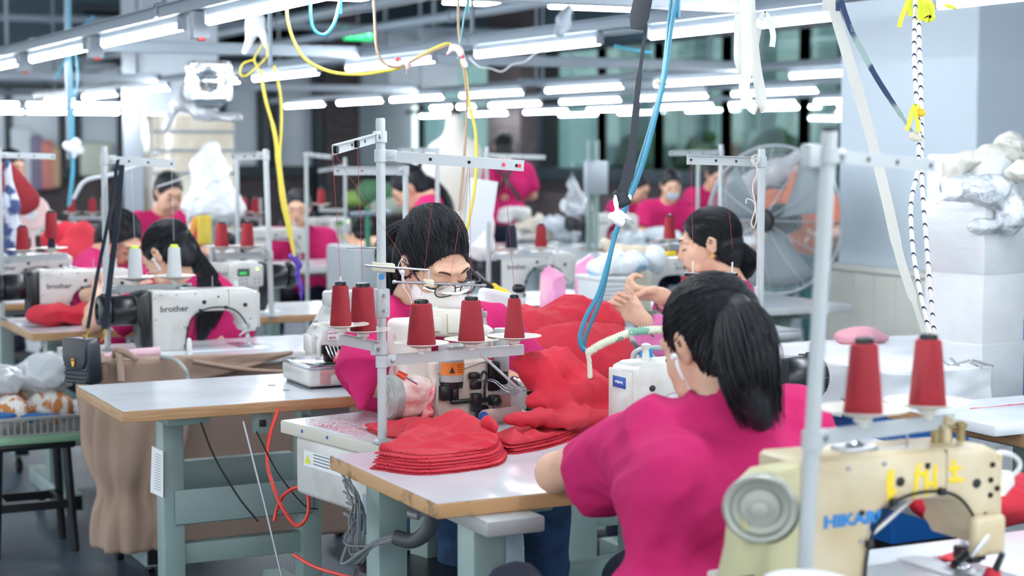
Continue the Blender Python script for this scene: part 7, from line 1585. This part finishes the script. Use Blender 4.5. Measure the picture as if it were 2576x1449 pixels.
bm = BM(); cyl(bm, (fc.x + .05, fc.y + .1, .03), (fc.x + .05, fc.y + .1, 1.0), .028, seg=14); lathe(bm, [(.24, 0), (.23, .03), (.03, .05)], (fc.x + .05, fc.y + .1, 0), seg=28); obj('stand', bm, mat('fan_green', '3E7A68', .5), fn)
heap('orange_cover', [cap(at(2000, 450, d=9.3), at(1985, 560, d=9.3), .04, .07, k=.04)], mat('orange_cloth2', 'DC7448', .8), 'orange cloth hanging just behind the fan', 'cloth', res=.01, amp=.02, sc=.7)
heap('striped_shirt', [cap(at(1860, 480, d=9.5), at(1950, 430, d=9.5), .07, .06, k=.05), cap(at(1950, 430, d=9.5), at(2035, 375, d=9.5), .06, .03, k=.05)], mat('pale_stripe_cloth', 'D5D3D6', .8), 'pale striped cloth stretched behind the top of the fan', 'cloth', res=.01, amp=.02, sc=.7)
# pink bag pair, yellow gripper and white device by the masked woman
M_pbag = mat('pink_gloss_bag', 'E79AC2', .35, coat=.3, col2='EFC3C9', scale=5)
def pbag(lab, px0, px1, pyt, pyb, d, peak):
    c = at((px0 + px1) / 2, pyb, d=d); w = (px1 - px0) * d / FPX / 2; h = (pyb - pyt) * d / FPX
    r = thing('paper_bag', lab, 'bag', tuple(c), world=True); c.z = TOP; h += at(px0, pyb, d=d).z - TOP
    ux = Vector(_R); uy = Vector((math.sin(YAW), math.cos(YAW), 0)); uz = Vector((0, 0, 1))
    def P(x, y, z): return c + ux * x * w + uy * y + uz * z * h
    bm = BM(); L = [P(-1, -.03, 0), P(-.96, -.032, .45), P(-.9, -.02, .82), P(peak, .0, 1.0), P(.86, -.02, .86 if peak > 0 else .8), P(1.0, -.032, .4), P(1, -.03, 0)]
    mid = [P(-.2, -.05, 0), P(.1, -.06, .35), P(-.1, -.045, .6), P(.25, -.05, .72)]
    B = [p + uy * .055 for p in L]
    A = [bm.verts.new(p) for p in L]; Bv = [bm.verts.new(p) for p in B]; M4 = [bm.verts.new(p) for p in mid]
    for f in ((A[0], A[1], M4[1], M4[0]), (A[1], A[2], M4[2], M4[1]), (A[2], A[3], M4[3], M4[2]), (A[3], A[4], M4[3]), (A[4], A[5], M4[1], M4[2]), (A[4], M4[2], M4[3]), (A[5], A[6], M4[0], M4[1])): bm.faces.new(f)
    bm.faces.new(Bv)
    for k in range(7): n = (k + 1) % 7; bm.faces.new((A[n], A[k], Bv[k], Bv[n])) if k < 6 else None
    bmesh.ops.recalc_face_normals(bm, faces=bm.faces); obj('bag_body', bm, M_pbag, r, True, 15)
pbag('pink glossy bag, left of the two in front of the white machine', 1356, 1424, 668, 830, 7.45, -.3)
pbag('taller pink glossy bag with a pointed top, nearer the teal hose', 1444, 1506, 640, 830, 7.5, .35)
heap('yellow_grip', [cap(at(1242, 722, d=5.6), at(1268, 750, d=5.6), .014, .022, k=.02), cap(at(1268, 745, d=5.6), at(1275, 775, d=5.6), .018, .014, k=.02)], mat('yellow_plastic', 'E2C524', .4), 'yellow plastic grip right of the masked woman', 'grip', res=.004, amp=.004, sc=1)
hang('hose', [(1190, 690), (1215, 712), (1240, 728)], 5.6, .016, M_dark, 'dark ribbed hose end beside the yellow grip', 'hose')
wd = at(1238, 775, d=4.95)
heap('white_tray', [rbox(wd, (.030, .02, .04), np.array(Matrix.Rotation(.25, 3, 'Y')), .012, .02)], M_white, 'rounded white ribbed cover behind the cylinder machine', 'cover', res=.004, amp=.0, sc=1)
heap('spool_clutter', [cap(at(1300, 725, d=6.3), at(1310, 725, d=6.3), .018, k=.01)], M_black, 'small black wheel beside the yellow grip', 'wheel', res=.004, amp=.001)
# basket with wrapped goods in the middle right
bk = thing('plastic_basket', 'white plastic basket beside the hands of the woman in profile', 'basket', tuple(at(1570, 780, d=7.0)), world=True)
a, b = at(1512, 800, d=7.0), at(1612, 700, d=7.0)
bm = BM(); box2(bm, (a.x, a.y, a.z), (b.x, a.y + .2, b.z), .01)
obj('basket_body', bm, mat('basket_white', 'D9DDDF', .4), bk)
bm = BM(); box2(bm, (a.x - .01, a.y - .01, b.z - .012), (b.x + .01, a.y + .21, b.z + .004), .004); obj('basket_rim', bm, M_white, bk)
bm = BM()
for k in range(7): box2(bm, (a.x + .01, a.y - .003, a.z + .02 + k * .017), (b.x - .01, a.y, a.z + .026 + k * .017))
obj('basket_slots', bm, mat('slot_grey', '9FA7AB', .5), bk)
heap('wrapped_goods', [ell(at(1545, 665, d=7.1), (.09, .07, .055)), ell(at(1600, 660, d=7.1), (.06, .06, .05)), ell(at(1500, 680, d=7.1), (.05, .05, .05))], mat('wrap_bluewhite', 'DDE3E6', .3, col2='8DB4CF', scale=7, lo=.58, hi=.64, coat=.5), 'blue-printed clear bags piled on the white basket', 'bag', res=.006, amp=.02, sc=1, seed=2)
heap('canvas_roll', [cap(at(1520, 610, d=7.3), at(1560, 640, d=7.3), .02, .035, k=.03), cap(at(1560, 635, d=7.3), at(1640, 640, d=7.3), .03, .035, k=.03)], mat('canvas_beige', 'CDBFA9', .85), 'beige canvas bundle above the printed bags', 'bundle', res=.006, amp=.014, sc=.9, seed=4)
heap('white_bag', [ell(at(1650, 650, d=7.2), (.05, .05, .06))], M_whitecloth, 'white bag beside the beige canvas bundle', 'bag', res=.006, amp=.014, sc=.9, seed=6)
bx_ = thing('small_box', 'small box with yellow tape below the lone red cone', 'box', tuple(at(1690, 645, d=7.1)), world=True)
bm = BM(); q_ = at(1695, 650, d=7.1); q_.y += .35; box2(bm, (q_.x - .0, q_.y - .03, TOP), (q_.x + .09, q_.y + .03, q_.z + .03), .006); obj('box_body', bm, mat('box_cream', 'D9D2BE', .6), bx_); bm = BM(); box(bm, at(1688, 638, d=7.06), (.05, .02, .02), None, .006); obj('tape', bm, mat('yellow_plastic', 'E2C524', .4), bx_)
# far worktables: garments, bags, sheet metal stand
rg = np.random.RandomState(12)
lab = ['leftmost', 'second', 'third', 'fourth', 'fifth', 'sixth']
for i, (px, py, r_, c_) in enumerate([(1290, 520, .14, 'DAD8D6'), (1340, 545, .12, 'D9CFC0'), (1400, 540, .12, 'CFD6DC'), (1450, 500, .13, 'E3E6E9'), (1570, 580, .12, 'DCE4EA'), (1650, 575, .10, 'D4DCE4')]):
    c = at(px, py + 20, d=12.6)
    heap('garment', [ell((c.x, c.y, max(c.z, TOP + .05)), (r_, r_ * .8, r_ * .55)), ell((c.x + .1, c.y, TOP + .04), (r_, r_ * .8, .05))], mat('garment_' + c_, c_, .8), 'pale garment heaped on the far worktable, %s from the left' % lab[i], 'garment', res=.010, amp=.05, sc=.9, seed=i, group='garments on the far worktable')
pb = at(1440, 455, d=12); heap('hanging_plastic', [cap(at(1440, 380, d=12), at(1438, 470, d=12), .012, .03, k=.03), cap(at(1438, 470, d=12), at(1450, 510, d=12), .05, .10, k=.05)], mat('plastic_haze', 'D9DEE3', .25), 'white plastic bag hanging over the far worktable', 'bag', res=.012, amp=.03, sc=.6)
ms = thing('metal_stand', 'grey sheet metal stand on posts in the middle distance', 'stand', tuple(at(1505, 450, d=11.4)), world=True)
bm = BM(); a = at(1475, 490, d=11.4); b = at(1542, 405, d=11.4); box2(bm, (a.x, a.y, a.z), (b.x, a.y + .04, b.z), .006); obj('metal_panel', bm, mat('sheet_metal', 'A9B2BA', .4, metal=.3), ms)
for px in (1482, 1500): bm = BM(); p = at(px, 430, d=11.45); cyl(bm, (p.x, p.y, 0), (p.x, p.y, p.z + .2), .018, seg=10); obj('post', bm, M_stand, ms)
# greenery-coloured cloth rolls and rack behind the long-haired woman
for i, (px, py, w, c_) in enumerate([(905, 500, .13, '8FAE5A'), (945, 485, .16, '4F7A5A'), (975, 520, .14, 'A9B3A4')]):
    heap('fabric_roll', [cap(at(px - 20, py, d=13.5), at(px + 25, py, d=13.5), w * .6, k=.03)], mat('cloth_' + c_, c_, .8), ['lime green', 'dark green', 'grey green'][i] + ' cloth bundle left of the long-haired woman', 'cloth bundle', res=.014, amp=.03, sc=.5, seed=i)
ra = thing('trolley_frame', 'green and white trolley frame left of the long-haired woman', 'trolley', tuple(at(925, 600, d=9)), world=True)
bm = BM(); a = at(925, 520, d=9); cyl(bm, (a.x, a.y, 0), (a.x, a.y, a.z), .014, seg=10); obj('post', bm, mat('frame_green', '2F7A5E', .5), ra)
bm = BM(); a, b = at(880, 540, d=9), at(985, 535, d=9); cyl(bm, a, b, .016, seg=10); obj('rail', bm, M_rail, ra)
bm = BM(); a, b = at(905, 660, d=8.9), at(970, 625, d=8.9); box2(bm, (a.x, a.y, .3), (b.x, a.y + .5, b.z), .02); obj('bin', bm, mat('bin_grey', 'A8B0B4', .6), ra)
# left edge: dark red cloth, patterned cloth, pale pink fan
heap('dark_red_cloth', [cap(at(20, 430, d=9.0), at(75, 500, d=9.0), .05, .06, k=.04), cap(at(30, 480, d=9.0), at(60, 520, d=9.0), .08, .05, k=.04)], mat('crimson_cloth', '8E1C26', .8), 'dark crimson cloth hanging at the left edge', 'cloth', res=.008, amp=.012, sc=.6)
heap('patterned_cloth', [cap(at(18, 410, d=7.9), at(28, 520, d=7.9), .02, .035, k=.03), cap(at(28, 520, d=7.9), at(28, 640, d=7.9), .038, .035, k=.03)], mat('blue_pattern_cloth', 'C9D0DC', .8, col2='3E4F7C', scale=14, lo=.48, hi=.54), 'blue and white patterned cloth hanging at the left edge', 'cloth', res=.006, amp=.012, sc=.8)
pf = thing('desk_fan', 'pale pink round desk fan at the far left', 'fan', tuple(at(82, 535, d=9.2)), world=True)
c = at(82, 535, d=9.2); ax_ = -Vector((math.sin(YAW), math.cos(YAW), 0)); M_pf = mat('fan_pale_pink', 'E6C8C2', .5)
bm = BM(); lathe(bm, [(.085, -.02), (.092, 0), (.085, .02), (.05, .035), (.03, .036), (.0, .04)], c, ax_, 36); obj('fan_shell', bm, M_pf, pf)
bm = BM(); lathe(bm, [(.035, .036), (.03, .045), (.0, .05)], c, ax_, 24); obj('fan_hub', bm, M_paper, pf)
bm = BM(); cyl(bm, c - Vector((0, 0, .09)), (c.x, c.y, TOP + .02), .010, seg=10); lathe(bm, [(.06, 0), (.055, .02), (.01, .03)], (c.x, c.y, TOP), seg=24); obj('fan_foot', bm, M_pf, pf)
# things standing behind the left windows
for i, (px, py, w, h_, c_) in enumerate([(88, 410, .22, .8, '8A7F98'), (118, 415, .2, .7, 'D98A80'), (140, 420, .14, .6, 'C9A98A'), (240, 400, .45, .5, 'D2D8C8'), (55, 400, .3, .9, 'D8E0E4')]):
    a = at(px, py, Y=25.3); bm = BM(); box(bm, (a.x, 25.3, a.z), (w, .1, h_), None, .05); tag(obj('hanging_garment', bm, mat('garment_' + c_, c_, .8)), ['mauve', 'coral', 'tan', 'pale green', 'whitish'][i] + ' garment hanging in front of the far left windows', 'garment')
# casing for loose white twine across the left machine area
hang('cord', [(560, 395), (480, 440), (395, 470)], 8.8, .003, M_paper, 'thin white cord slanting past the white dress form')
# big lamps' cable tubes with blue ends top centre
hang('fan_blade_teal', [(1545, 115), (1590, 125), (1640, 132)], 7.0, .014, mat('tube_teal', '5FB6CC', .4), 'teal tube end hanging under the middle lamp rail', 'tube', flat=(1, .5))
heap('rail_clamp', [cap(at(1415, 50, d=6.8), at(1430, 25, d=6.8), .03, .02, k=.02), cap(at(1425, 60, d=6.8), at(1408, 78, d=6.8), .02, .025, k=.02)], M_enam, 'grey plastic clamp sitting on the middle lamp rail', 'clamp', res=.005, amp=.003, sc=1)
for o in bpy.data.objects:
    if '_world' in o: del o['_world']
